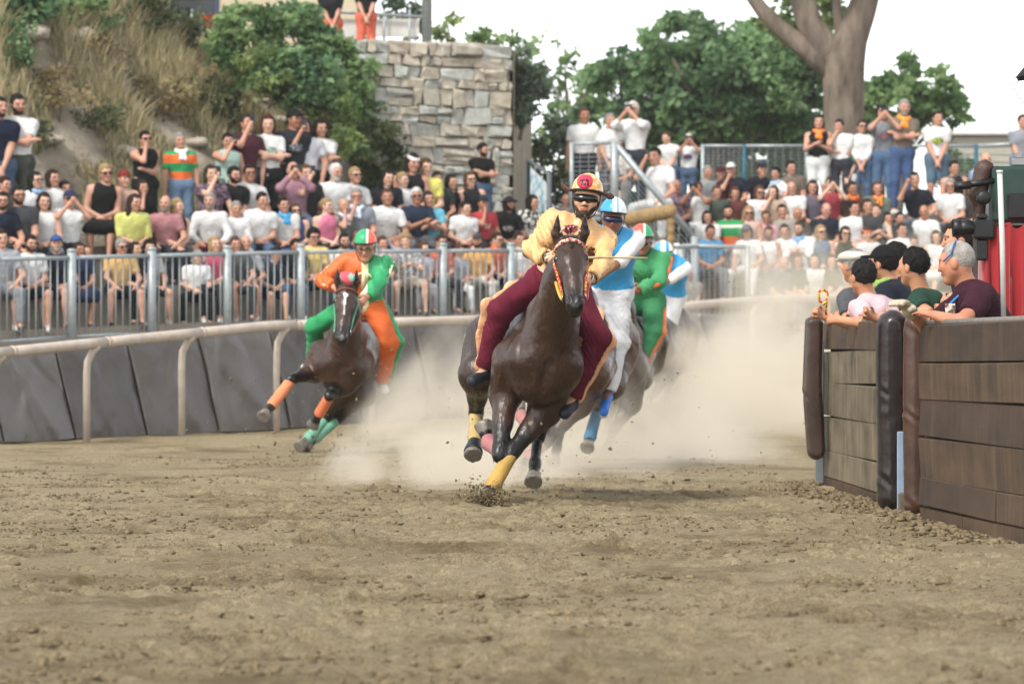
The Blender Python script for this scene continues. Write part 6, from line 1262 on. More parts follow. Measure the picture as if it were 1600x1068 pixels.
tag(mb.build('rope_coil', spots_mat('red_yellow_rope', '#9a1c24', '#d8b23a', 55), None, True, tuple(P(1286, 474, 26.8))), 'red and yellow rope loop held by the person in pink', 'rope')
man('person in black cap and lime collar behind the pink shirt', 27.6, (1380, 412), (1392, 445, .02), (-.8, .6, 0), (-.9, .4, 0), (1352, 500, -.1), (1345, 500, .2), '#1d2330', .5, 'short', 'black', 1.04, extra=('cap:#15171a', 'kerchief:#7fae2e'))
man('person in maroon behind the black cap', 28.4, (1397, 404), (1410, 440, .02), (-.8, .6, 0), (-.9, .4, 0), (1370, 500, -.1), (1365, 500, .2), '#4a1a2c', .5, 'short', 'black', 1.0, extra=())
man('person in white flat cap farthest along the barrier', 29.2, (1334, 415), (1340, 455, .02), (-.6, .8, 0), (-.8, .6, 0), (1310, 500, -.1), (1320, 505, .2), '#4a4a50', .5, 'short', 'grey', 1.02, extra=('flatcap:#b9b3a6',))
man('person in dark green shirt leaning on the barrier', 25.2, (1427, 416), (1440, 462, .02), (-.75, .68, .0), (-.9, .4, 0), (1395, 494, -.3), (1368, 497, .2), '#163f30', .55, 'short', '#141314', 1.02, poles=(A3(-.2, -1, -.3), A3(-.5, .6, -.6)))
kR, kJ, kB = man('person in maroon polo with blue lanyard and pale glove at the barrier', 22.7, (1494, 410), (1512, 452, .02), (-.9, .36, -.12), (-1, -.1, 0), (1458, 492, -.18), (1420, 484, .12), '#391225', .55, 'buzz', '#8f8b86', 1.06, poles=(A3(.2, -1, -.35), A3(-.2, .8, -.7)), skin='#b07a60', palm=A3(0, 0, -1), curl=.25)
kh = lambda x, y, z: kJ['hc'] + kJ['HB'] @ (A3(x, y, z) * kJ['sc'])
mb = MB(); mb.tube([kh(.082, .05, .01), kh(.088, .0, .045), kh(.07, -.02, .1), kh(.0, -.02, .124)], .005, 6); mb.build('spectacle_cord', mat('blue_cord', '#2f5490', .6, .05), kR, True)
mb = MB(); nk = kJ['nek']; mb.tube([nk + A3(0, -.09, .02), nk + A3(-.11, -.11, -.08), nk + A3(-.15, -.09, -.2)], .008, 6); ly = mb.build('lanyard', mat('blue_lanyard', '#1f6fae', .6, .05), kR, True)
mb = MB(); mb.box((-.03, -.006, -.045), (.03, .006, .045), bev=.004); bg_ = mb.build('badge', spots_mat('badge_print', '#c9c4ba', '#6a4a3a', 40), kR, loc=tuple(nk + A3(-.12, -.15, -.13)))
gw = kJ['wrR']; Jg = dict(kJ); rings(hand_prims(Jg, -1, 'R', True) + [cone(gw - kJ['hdR'] * .04, gw, .036, .034, k=.02)], .0075, 'work_glove', mat('pale_glove', '#a99f8b', .9, .15, 20, .5, 50), kR, grow=.007)
mb = MB(); bk_ = nk - kJ['fwd'] * .1
for i in range(3): mb.tube([nk + A3(.13, -.13 + .0 * i, -.1 - .03 * i), nk + A3(.17, -.1, -.1 - .03 * i)], .006, 5)
mb.build('back_print', mat('white_print', '#b8b2b0', .8, .05), kR)
man('person in dark clothes behind the maroon polo', 24.8, (1500, 375), (1510, 420, .02), (-1, .1, 0), (-1, .1, 0), (1490, 480, -.1), (1480, 490, .2), '#2a2f38', .55, 'short', '#26221f', 1.1)
# ------------------------------------------------------------------ camera platform with red drape, cameras, pole, umbrella
cY = 23.6; c0 = P(1575, 420, cY)
def drape():
    x0, x1 = (1538 - 800) / F * cY, (1680 - 800) / F * cY; zt, zb = P(0, 352, cY)[2], .25; V = []; nu, nv = 46, 16; path = [(x0 + .05, cY + .9), (x0, cY), (x0 + .2, cY - .02), (x1, cY - .05)]
    for i in range(nu):
        t = i / (nu - 1) * 3; k = min(int(t), 2); f_ = t - k; x = path[k][0] * (1 - f_) + path[k + 1][0] * f_; y = path[k][1] * (1 - f_) + path[k + 1][1] * f_
        for j in range(nv): s = j / (nv - 1); w_ = .012 + .05 * s; V.append((x + w_ * .6 * math.sin(i * 1.3), y + w_ * math.sin(i * 1.1 + .5), zt - (zt - zb) * s + .02 * math.sin(i * .8) * (j == 0)))
    V = np.array(V); n0 = len(V); top_ = [(p[0], p[1], zt) for p in path] + [(x1, cY + .9, zt)]
    Vt = np.concatenate([V, V + A3(.006, .006, 0), np.array(top_), ]); f = np.concatenate([grid_faces(nu, nv), grid_faces(nu, nv, n0)[:, ::-1]]).tolist() + [tuple(range(2 * n0, 2 * n0 + 5))]
    return Vt, f
dv, df = drape(); cp = empty('camera_platform', tuple(c0 * [1, 1, 0])); tag(cp, 'camera platform draped in red cloth at the right edge', 'platform')
link('drape', mesh_np('drape', dv - c0 * [1, 1, 0], df), mat('red_drape', '#8e0f18', .75, .12, 3, .4, 8, sheen=.3), cp)
mb = MB(); mb.box((-.12, .1, .05), (.5, .8, P(0, 354, cY)[2] - .01)); mb.build('frame', mat('platform_frame', '#3a3230', .8, .1), cp)
BLK = mat('camera_black', '#121314', .4, .15, 20, .15, 120); 
t0 = P(1575, 308, cY + .3); tv = empty('television_camera', tuple(t0)); tag(tv, 'dark green broadcast camera on the red draped platform', 'camera'); s_ = F / (cY + .3)
mb = MB(); mb.box((-.11, -.1, -.16), (.35, .1, .19), bev=.02); mb.build('housing', mat('green_housing', '#1d3530', .5, .12, 12, .1, 40), tv)
mb = MB(); mb.box((-.02, -.13, -.14), (.3, -.101, .02), bev=.012); mb.build('side_panel', BLK, tv); mb = MB(); mb.box((.02, -.06, .19), (.12, .04, .24), bev=.01); mb.box((.05, -.03, .24), (.09, .01, .28), bev=.006); mb.build('top_fitting', mat('grey_metal', '#8b8d8e', .4, .1, metal=.5), tv)
rings([cone(A3(-.15, -.02, .17), A3(-.19, -.02, .02), .06, .055, k=.03), cone(A3(-.19, -.02, .02), A3(-.17, -.02, -.3), .05, .035, k=.03)], .012, 'leather_cover', mat('brown_cover', '#3c2a20', .5, .2, 12, .4, 30), tv, nz=noise3(.006, 40, 2))
mb = MB(); mb.tube([A3(-.1, -.08, .1), A3(-.27, -.12, .07)], .02, 8); mb.lathe([(.026, -.05), (.026, .05)], 10, Matrix.Translation((-.3, -.13, .066)) @ Matrix.Rotation(R(85), 4, 'Y')); mb.build('grip_handle', BLK, tv, True)
mb = MB(); mb.lathe([(.03, -.03), (.045, -.02), (.045, .02), (.03, .03)], 14, Matrix.Translation((-.17, -.14, -.01)) @ Matrix.Rotation(R(90), 4, 'X')); mb.build('focus_wheel', BLK, tv, True)
d0 = P(1528, 356, cY); ds = empty('photo_camera', tuple(d0)); tag(ds, 'black photo camera with long lens pointing left under the broadcast camera', 'camera')
mb = MB(); mb.box((-.03, -.05, -.07), (.1, .05, .05), bev=.015); mb.box((-.01, -.035, .05), (.06, .035, .085), bev=.012); mb.build('body', BLK, ds)
mb = MB(); mb.lathe([(.042, -.03), (.042, .05), (.05, .06), (.05, .1), (.045, .105), (.052, .11), (.056, .155), (.05, .156), (.046, .13)], 22, Matrix.Rotation(R(-90), 4, 'Y') @ Matrix.Translation((0, 0, 0))); ln = mb.build('lens', BLK, ds, True)
mb = MB(); mb.lathe([(.046, .1), (.046, .131)], 20, Matrix.Rotation(R(-90), 4, 'Y')); mb.build('front_glass', mat('lens_glass', '#1a1426', .05, 0, spec=.9), ln, True)
mb = MB(); mb.box((-.01, -.03, -.2), (.06, .04, -.07), bev=.01); mb.build('mount', BLK, ds)
a, b = P(1562, 268, 22.4), P(1568, 497, 22.4); mb = MB(); mb.tube([A3(0, 0, 0), (a - b) * .5 + A3(.004, 0, 0), a - b], .016, 10); mb.lathe([(.019, a[2] - b[2] - .01), (.019, a[2] - b[2] + .008)], 10, Matrix.Translation((a[0] - b[0], 0, 0))); tag(mb.build('white_pole', mat('white_plastic', '#b9b9b6', .5, .08), None, True, tuple(b)), 'thin white plastic pole in front of the red drape', 'pole')
uc = P(1668, 108, cY + .5); um = empty('umbrella', tuple(uc)); tag(um, 'black umbrella tip reaching in at the top right edge', 'umbrella'); V = []; n8 = 8; DK = mat('black_nylon', '#14161c', .6, .1)
for ri, (rr_, zz) in enumerate(((.0, .14), (.12, .12), (.24, .06), (.345, -.06))):
    for k in range(16): t = 2 * math.pi * k / 16 + .2; V.append((rr_ * math.cos(t) * (1 if k % 2 == 0 else .93), rr_ * math.sin(t) * (1 if k % 2 == 0 else .93), zz - (.0 if k % 2 == 0 else -.015)))
Fc = [(r0 * 16 + k, (r0 + 1) * 16 + k, (r0 + 1) * 16 + (k + 1) % 16, r0 * 16 + (k + 1) % 16) for r0 in range(3) for k in range(16)]
cn = link('canopy', mesh_np('canopy', np.array(V), Fc), DK, um); sm_ = cn.modifiers.new('thickness', 'SOLIDIFY'); sm_.thickness = .004
mb = MB(); mb.tube([A3(0, 0, .18), A3(0, 0, -.75)], .008, 8); mb.build('shaft', DK, um, True)
for k in range(8): t = 2 * math.pi * k / 8 + .2; mb = MB(); mb.tube([A3(0, 0, .12), A3(.24 * math.cos(t), .24 * math.sin(t), .05), A3(.35 * math.cos(t), .35 * math.sin(t), -.07)], .003, 5); mb.build('rib', DK, um, True)
mb = MB(); mb.tube([A3(-.345, 0, -.07), A3(-.33, 0, -.14), A3(-.27, 0, -.22), A3(-.2, 0, -.28)], .0025, 5); mb.build('cord', DK, um, True)
# ------------------------------------------------------------------ the crowd
W = '#c9cac9'; BK = '#17181b'; NV = '#1a2338'; GY = '#5f656c'; JE = '#3d5878'; SH = '#c3c1bd'
ORD = ['first', 'second', 'third', 'fourth', 'fifth', 'sixth', 'seventh', 'eighth', 'ninth', 'tenth', 'eleventh', 'twelfth', 'thirteenth', 'fourteenth', 'fifteenth', 'sixteenth', 'seventeenth', 'eighteenth', 'nineteenth', 'twentieth', 'twenty-first', 'twenty-second', 'twenty-third', 'twenty-fourth', 'twenty-fifth', 'twenty-sixth']
RUG = bands_mat('rugby_stripes', ['#178a50', '#d8642a', '#178a50', '#d8642a', '#178a50'], [.9, 1.0, 1.12, 1.25, 1.38, 1.6])
RUG2 = bands_mat('rugby_stripes_low', ['#d8642a', '#d8642a', '#1c8a50', '#d5d2c8', '#1c8a50'], [.5, .6, .78, .93, .98, 1.3])
PRT = spots_mat('black_white_print', '#1a1a1c', '#c8c6c0', 16); PUR = spots_mat('purple_print', '#3c2a3c', '#7a6470', 18); FLO = spots_mat('floral_print', '#6d6f76', '#c0bcb6', 24)
GREEN_CARD = cloth('#3a5c48')
# (px, py of head, pose, shirt, sleeve, bottom, bottom colour, hair, hair colour, skin, beard, extras, what one sees)
def crowd(rows, where, place, yaw):
    for rname, yfl, people in rows:
        people = sorted(people, key=lambda q: q[0])
        for i, q in enumerate(people):
            px, py, kind, shirt, sleeve, bottom, bcol, hair, hcol, skin, beard, extra, desc = q
            Y, fl = yfl(px); var = (int(px) * 7 + int(py)) % 3
            lb = f'{desc}, {where} {rname}, {ORD[i]} from left'
            if len(lb.split()) > 16: print('LONG', lb)
            person(px, py, Y, fl, kind, var, shirt, sleeve, bottom, bcol, hair, hcol, skin, beard, tuple(extra.split()) if extra else (), f'{desc}, {where} {rname}, {ORD[i]} from left', f'spectators in the {where}', yaw + .25 * math.sin(px * 1.7), shoe=SH if (int(px) % 3 == 0) else '#3a3a3c', hmin=.8, hmax=1.22)
def Lrow(v, dz): return lambda px: (float(fence_pt(px, v)[1]), float(deck_z(px) + dz))
left = [
 ('front row', Lrow(.75, .16), [
  (2, 372, 'sit_knee', '#8b8f96', .5, 'trousers', '#6b7078', 'short', 'dark', 0, None, '', 'seated person in grey with white shoes'),
  (48, 380, 'sit_lap', W, .5, 'shorts', BK, 'short', 'black', 1, 'dark', '', 'seated person in white tee and black shorts'),
  (88, 381, 'sit_knee', NV, .5, 'shorts', '#30343c', 'short', 'dark', 0, 'grey', 'cap:#1f4a8c', 'seated person in blue cap and navy tee'),
  (124, 390, 'sit_lap', '#1b2a4a', .5, 'skirt', '#1b2a4a', 'bob', 'dark', 3, None, '', 'seated person in long navy dress'),
  (190, 385, 'sit_knee', '#c8993a', .5, 'shorts', BK, 'short', 'grey', 1, None, 'sun', 'seated person in yellow polo and sunglasses'),
  (212, 389, 'sit_lap', BK, .5, 'trousers', BK, 'long', 'dark', 2, None, '', 'seated person in black behind yellow polo'),
  (234, 387, 'sit_knee', '#a7a9ac', .5, 'shorts', '#23252a', 'curly', 'black', 0, None, '', 'seated person in pale grey tee and dark shorts'),
  (309, 401, 'sit_lap', W, .5, 'trousers', BK, 'bob', 'grey', 2, None, '', 'seated person in white tee and black trousers'),
  (336, 381, 'sit_lap', '#b8345c', 0, 'trousers', '#26262a', 'long', 'blond', 2, None, '', 'seated person in pink sleeveless top'),
  (368, 381, 'sit_knee', '#4a4d50', .5, 'trousers', '#2c2e33', 'short', 'brown', 1, None, '', 'seated person in dark grey partly hidden'),
  (384, 379, 'sit_knee', '#9299a0', .5, 'shorts', JE, 'bald', 'grey', 1, None, '', 'seated person in grey tee and blue shorts'),
  (430, 398, 'sit_lap', '#2b2f3c', .5, 'shorts', BK, 'short', 'black', 0, None, '', 'seated person in dark tee beside the post'),
  (462, 384, 'sit_lap', BK, .5, 'trousers', JE, 'short', 'black', 3, None, '', 'seated person in black tee and jeans'),
  (490, 370, 'sit_lap', '#d0b03c', .5, 'trousers', '#2c2e36', 'curly', 'black', 1, None, 'specs', 'seated person in yellow neckerchief and spectacles'),
  (538, 376, 'sit_knee', W, .5, 'shorts', '#5a5e66', 'short', 'black', 1, 'dark', '', 'seated person in white tee beside the orange rider'),
  (598, 380, 'sit_lap', '#b59a94', .5, 'trousers', '#403c44', 'short', 'brown', 1, None, '', 'seated person in dusty pink behind the orange rider'),
  (634, 377, 'sit_clap', FLO, .5, 'shorts', '#a48f7c', 'curly', 'blond', 2, None, '', 'seated person in grey floral shirt'),
  (662, 388, 'sit_lap', '#b9b4bc', .5, 'trousers', '#8b8890', 'long', 'brown', 4, None, '', 'seated child in pale tee'),
  (689, 378, 'sit_lap', '#cf5a28', .5, 'trousers', '#2a2b30', 'short', 'dark', 1, None, 'specs', 'seated person in orange tee'),
  (718, 392, 'sit_lap', '#9b9fa6', .5, 'trousers', W, 'short', 'brown', 0, None, '', 'seated person in grey with white trousers'),
  (746, 376, 'sit_knee', '#d79a2e', .5, 'trousers', '#c0bdb4', 'short', 'dark', 1, 'black', 'cap:#3a3c44', 'seated person in amber tee and pale trousers'),
  (777, 374, 'sit_lap', '#c9602a', .5, 'shorts', '#23252c', 'short', 'dark', 0, None, 'sun kerchief:#c95a20', 'seated person in orange with sunglasses'),
  (812, 374, 'sit_lap', W, .5, 'trousers', '#7a7f88', 'short', 'dark', 1, None, '', 'seated person in white next to the lead rider')]),
 ('second row', Lrow(1.5, .70), [
  (4, 314, 'sit_knee', NV, .5, 'trousers', '#22252c', 'short', 'black', 1, 'black', 'specs', 'seated person in navy shirt and spectacles'),
  (29, 305, 'sit_lap', '#3a3d42', .5, 'trousers', '#2a2e36', 'short', 'black', 1, 'dark', 'specs', 'seated person in charcoal tee with shoulder strap'),
  (69, 314, 'sit_lap', W, 0, 'trousers', '#6b6f76', 'bob', 'dark', 2, None, '', 'seated person in white sleeveless wrap top'),
  (109, 311, 'sit_phone', W, .5, 'shorts', '#1f2126', 'short', 'brown', 1, None, 'cap:#1f2f5c sun', 'person in white tee and blue cap filming'),
  (211, 316, 'sit_lap', '#b9bb3e', .9, 'trousers', '#3a3c40', 'long', 'dark', 1, None, '', 'seated person in loose bright yellow blouse'),
  (258, 318, 'sit_knee', '#a86a70', .5, 'trousers', '#28303c', 'fringe', 'grey', 1, 'grey', '', 'seated person in pink tee'),
  (278, 322, 'sit_lap', '#1d1f26', 0, 'trousers', '#28303c', 'bob', 'blond', 2, None, '', 'seated person in black tank top'),
  (328, 314, 'sit_knee', W, 1.9, 'trousers', '#7d2026', 'short', 'grey', 1, 'grey', '', 'seated person in loose white shirt'),
  (369, 326, 'sit_lap', W, 1.4, 'trousers', '#8c8a84', 'short', 'grey', 1, None, '', 'seated person in white shirt looking down'),
  (410, 313, 'sit_lap', W, .5, 'trousers', JE, 'short', 'black', 1, None, '', 'seated person in white polo and jeans'),
  (443, 320, 'sit_lap', W, .5, 'trousers', '#2d3340', 'short', 'black', 1, None, 'kerchief:#2e8fc0', 'seated person in white with sky blue neckerchief'),
  (461, 329, 'sit_lap', '#3d5288', 0, 'skirt', '#3d5288', 'long', 'brown', 2, None, 'sun', 'seated person in blue dress and sunglasses'),
  (511, 321, 'sit_lap', '#cf5f86', 0, 'trousers', '#26262c', 'bun', 'blond', 4, None, '', 'seated person in pink strap top'),
  (537, 321, 'sit_chin', '#5c6460', .5, 'trousers', '#4a4e55', 'fringe', 'grey', 1, None, 'kerchief:#8fb4d6:#d6d8dc', 'seated person with blue white neckerchief'),
  (557, 307, 'sit_chin', '#7a828c', .5, 'trousers', '#3c4048', 'short', 'grey', 1, None, 'specs kerchief:#8fb4d6:#d6d8dc', 'seated person in grey tee and striped neckerchief'),
  (605, 308, 'sit_knee', W, .5, 'trousers', '#8d97a6', 'short', 'brown', 3, None, '', 'seated person in white polo'),
  (651, 306, 'sit_clap', '#1f2c42', .5, 'trousers', '#585c66', 'short', 'white', 3, None, 'sun', 'seated person in navy polo with raised hands'),
  (669, 311, 'sit_clap', '#3fa3bd', .5, 'trousers', '#4a5058', 'short', 'dark', 1, None, '', 'clapping person in turquoise tee'),
  (728, 325, 'sit_lap', W, .5, 'shorts', '#6b2a34', 'short', 'black', 2, None, '', 'seated child in white tee and maroon shorts'),
  (755, 317, 'sit_chin', '#b01c2c', .5, 'trousers', '#23252c', 'short', 'black', 3, None, 'cap:#1c2430 print:#c9cac9:#b01c2c', 'seated person in red tee and dark cap'),
  (796, 318, 'sit_knee', '#17181a', .5, 'trousers', '#3c4236', 'long', 'black', 3, 'black', 'bucket:#1a1b1e print:#b8b8b8:#17181a', 'seated person in black bucket hat and black tee'),
  (833, 316, 'sit_lap', PRT, .5, 'trousers', BK, 'bob', 'black', 1, None, '', 'seated person in black and white print blouse')]),
 ('third row', Lrow(2.25, 1.06), [
  (8, 288, 'sit_lap', '#4a4640', .5, 'trousers', BK, 'short', 'dark', 1, None, '', 'seated person in brown grey top'),
  (56, 281, 'sit_lap', W, .5, 'trousers', BK, 'long', 'black', 2, None, 'specs kerchief:#7a98b8', 'seated person in white with blue neckerchief'),
  (83, 278, 'sit_lap', W, 0, 'trousers', BK, 'bob', 'dark', 1, None, '', 'seated person in white waistcoat top'),
  (102, 294, 'sit_lap', '#70665c', .5, 'trousers', BK, 'short', 'dark', 1, None, '', 'person half hidden behind the filming person'),
  (165, 270, 'sit_lap', '#16171a', 0, 'skirt', '#16171a', 'short', 'blond', 1, None, 'sun', 'seated person in sleeveless black dress and sunglasses'),
  (194, 279, 'sit_lap', '#b8907c', 0, 'trousers', '#2a2c30', 'bun', 'red', 2, None, 'band:#7a1620', 'seated person in dark red headband'),
  (223, 293, 'sit_chin', BK, .5, 'trousers', BK, 'long', 'dark', 1, None, '', 'person in black resting chin on hand'),
  (330, 271, 'sit_one', PUR, .5, 'trousers', '#26242c', 'long', 'dark', 2, None, '', 'person in purple print holding up a phone'),
  (366, 273, 'sit_lap', '#1b1c20', .5, 'trousers', BK, 'short', 'black', 1, 'black', '', 'seated person in black tee'),
  (390, 271, 'sit_knee', W, .5, 'trousers', '#585c64', 'short', 'black', 3, None, 'specs', 'seated person in white polo and spectacles'),
  (458, 266, 'sit_phone', '#96687a', 1.8, 'trousers', '#47536e', 'bald', 'dark', 1, None, '', 'person in dusty pink jacket filming with a phone'),
  (478, 270, 'sit_one', '#2a2628', .5, 'trousers', BK, 'long', 'brown', 2, None, '', 'person in dark top beside the pink jacket'),
  (525, 269, 'sit_lap', W, .5, 'trousers', '#5a4a48', 'short', 'white', 1, 'white', '', 'seated person in white shirt with dark strap'),
  (555, 274, 'sit_knee', W, .5, 'trousers', '#6a6a6c', 'short', 'blond', 1, None, 'sun', 'seated person in white tee and sunglasses'),
  (606, 278, 'sit_lap', '#1c1f2a', .5, 'trousers', BK, 'long', 'black', 2, None, '', 'seated person in black top at the wall foot'),
  (629, 281, 'sit_lap', W, .5, 'trousers', '#8a8c90', 'short', 'blond', 4, None, '', 'seated child in white tee'),
  (645, 254, 'sit_lap', '#1c1c20', 0, 'trousers', BK, 'bob', 'black', 1, None, 'band:#d8c8c8', 'person in black strap top and pale visor'),
  (665, 261, 'sit_lap', '#d0c81e', .5, 'shorts', BK, 'short', 'brown', 2, None, '', 'child in bright yellow tee'),
  (683, 280, 'sit_chin', '#2c3230', .5, 'trousers', '#55503e', 'short', 'dark', 1, None, '', 'person in dark tee with hand over mouth'),
  (706, 284, 'sit_lap', '#141414', 0, 'trousers', BK, 'long', 'black', 1, None, '', 'person in black top turned away'),
  (735, 280, 'sit_lap', '#1d2024', 0, 'trousers', BK, 'long', 'brown', 2, None, 'specs', 'seated person in dark tank top and spectacles')]),
 ('standing row', Lrow(3.0, 1.32), [
  (0, 168, 'stand_low', '#121d36', .5, 'trousers', JE, 'short', 'black', 1, 'black', '', 'standing person in navy polo with clasped hands'),
  (28, 163, 'stand_cross', W, .5, 'trousers', '#3e443c', 'short', 'black', 1, 'black', '', 'standing person in white tee with arms crossed'),
  (227, 217, 'stand_chin', '#131316', 0, 'trousers', BK, 'bun', 'black', 1, None, 'sun', 'standing person in off-shoulder black top'),
  (281, 220, 'stand_side', RUG, .55, 'trousers', '#5b7a9c', 'short', 'grey', 1, None, 'kerchief:#d8d6d0', 'standing person in orange green rugby shirt'),
  (356, 220, 'stand_one', '#8fb0a2', 0, 'trousers', '#4c5a58', 'bun', 'black', 1, None, '', 'standing person in pale green sleeveless top'),
  (386, 192, 'stand_one', '#4c1a2c', .5, 'trousers', '#33384a', 'short', 'dark', 1, None, '', 'standing person in maroon tee'),
  (419, 194, 'stand_cross', W, .5, 'trousers', '#191a1e', 'long', 'darkred', 2, None, 'print:#1d7a52:#c9cac9', 'standing person in white tee and black trousers'),
  (460, 186, 'stand_side', '#232831', .5, 'trousers', '#1e2128', 'short', 'black', 3, None, 'cap:#16171a print:#8a9298:#232831', 'standing person in dark tee and black cap'),
  (476, 199, 'stand_one', '#b8bac0', .5, 'trousers', BK, 'long', 'dark', 1, None, '', 'standing person in pale top with black bag'),
  (501, 200, 'stand_cross', W, .5, 'trousers', '#1b1c20', 'long', 'black', 1, None, '', 'standing person in white tee with jacket over arm'),
  (755, 234, 'stand_cross', '#131416', .5, 'trousers', JE, 'short', 'black', 1, 'black', '', 'standing person in black tee against the stone wall')])]
crowd(left, 'left stand', None, .28)
def Rrow(k): return lambda px: (RY[k], RT[k])
stairs = lambda px: (63.2, 3.22); stairs2 = lambda px: (63.2, 2.6)
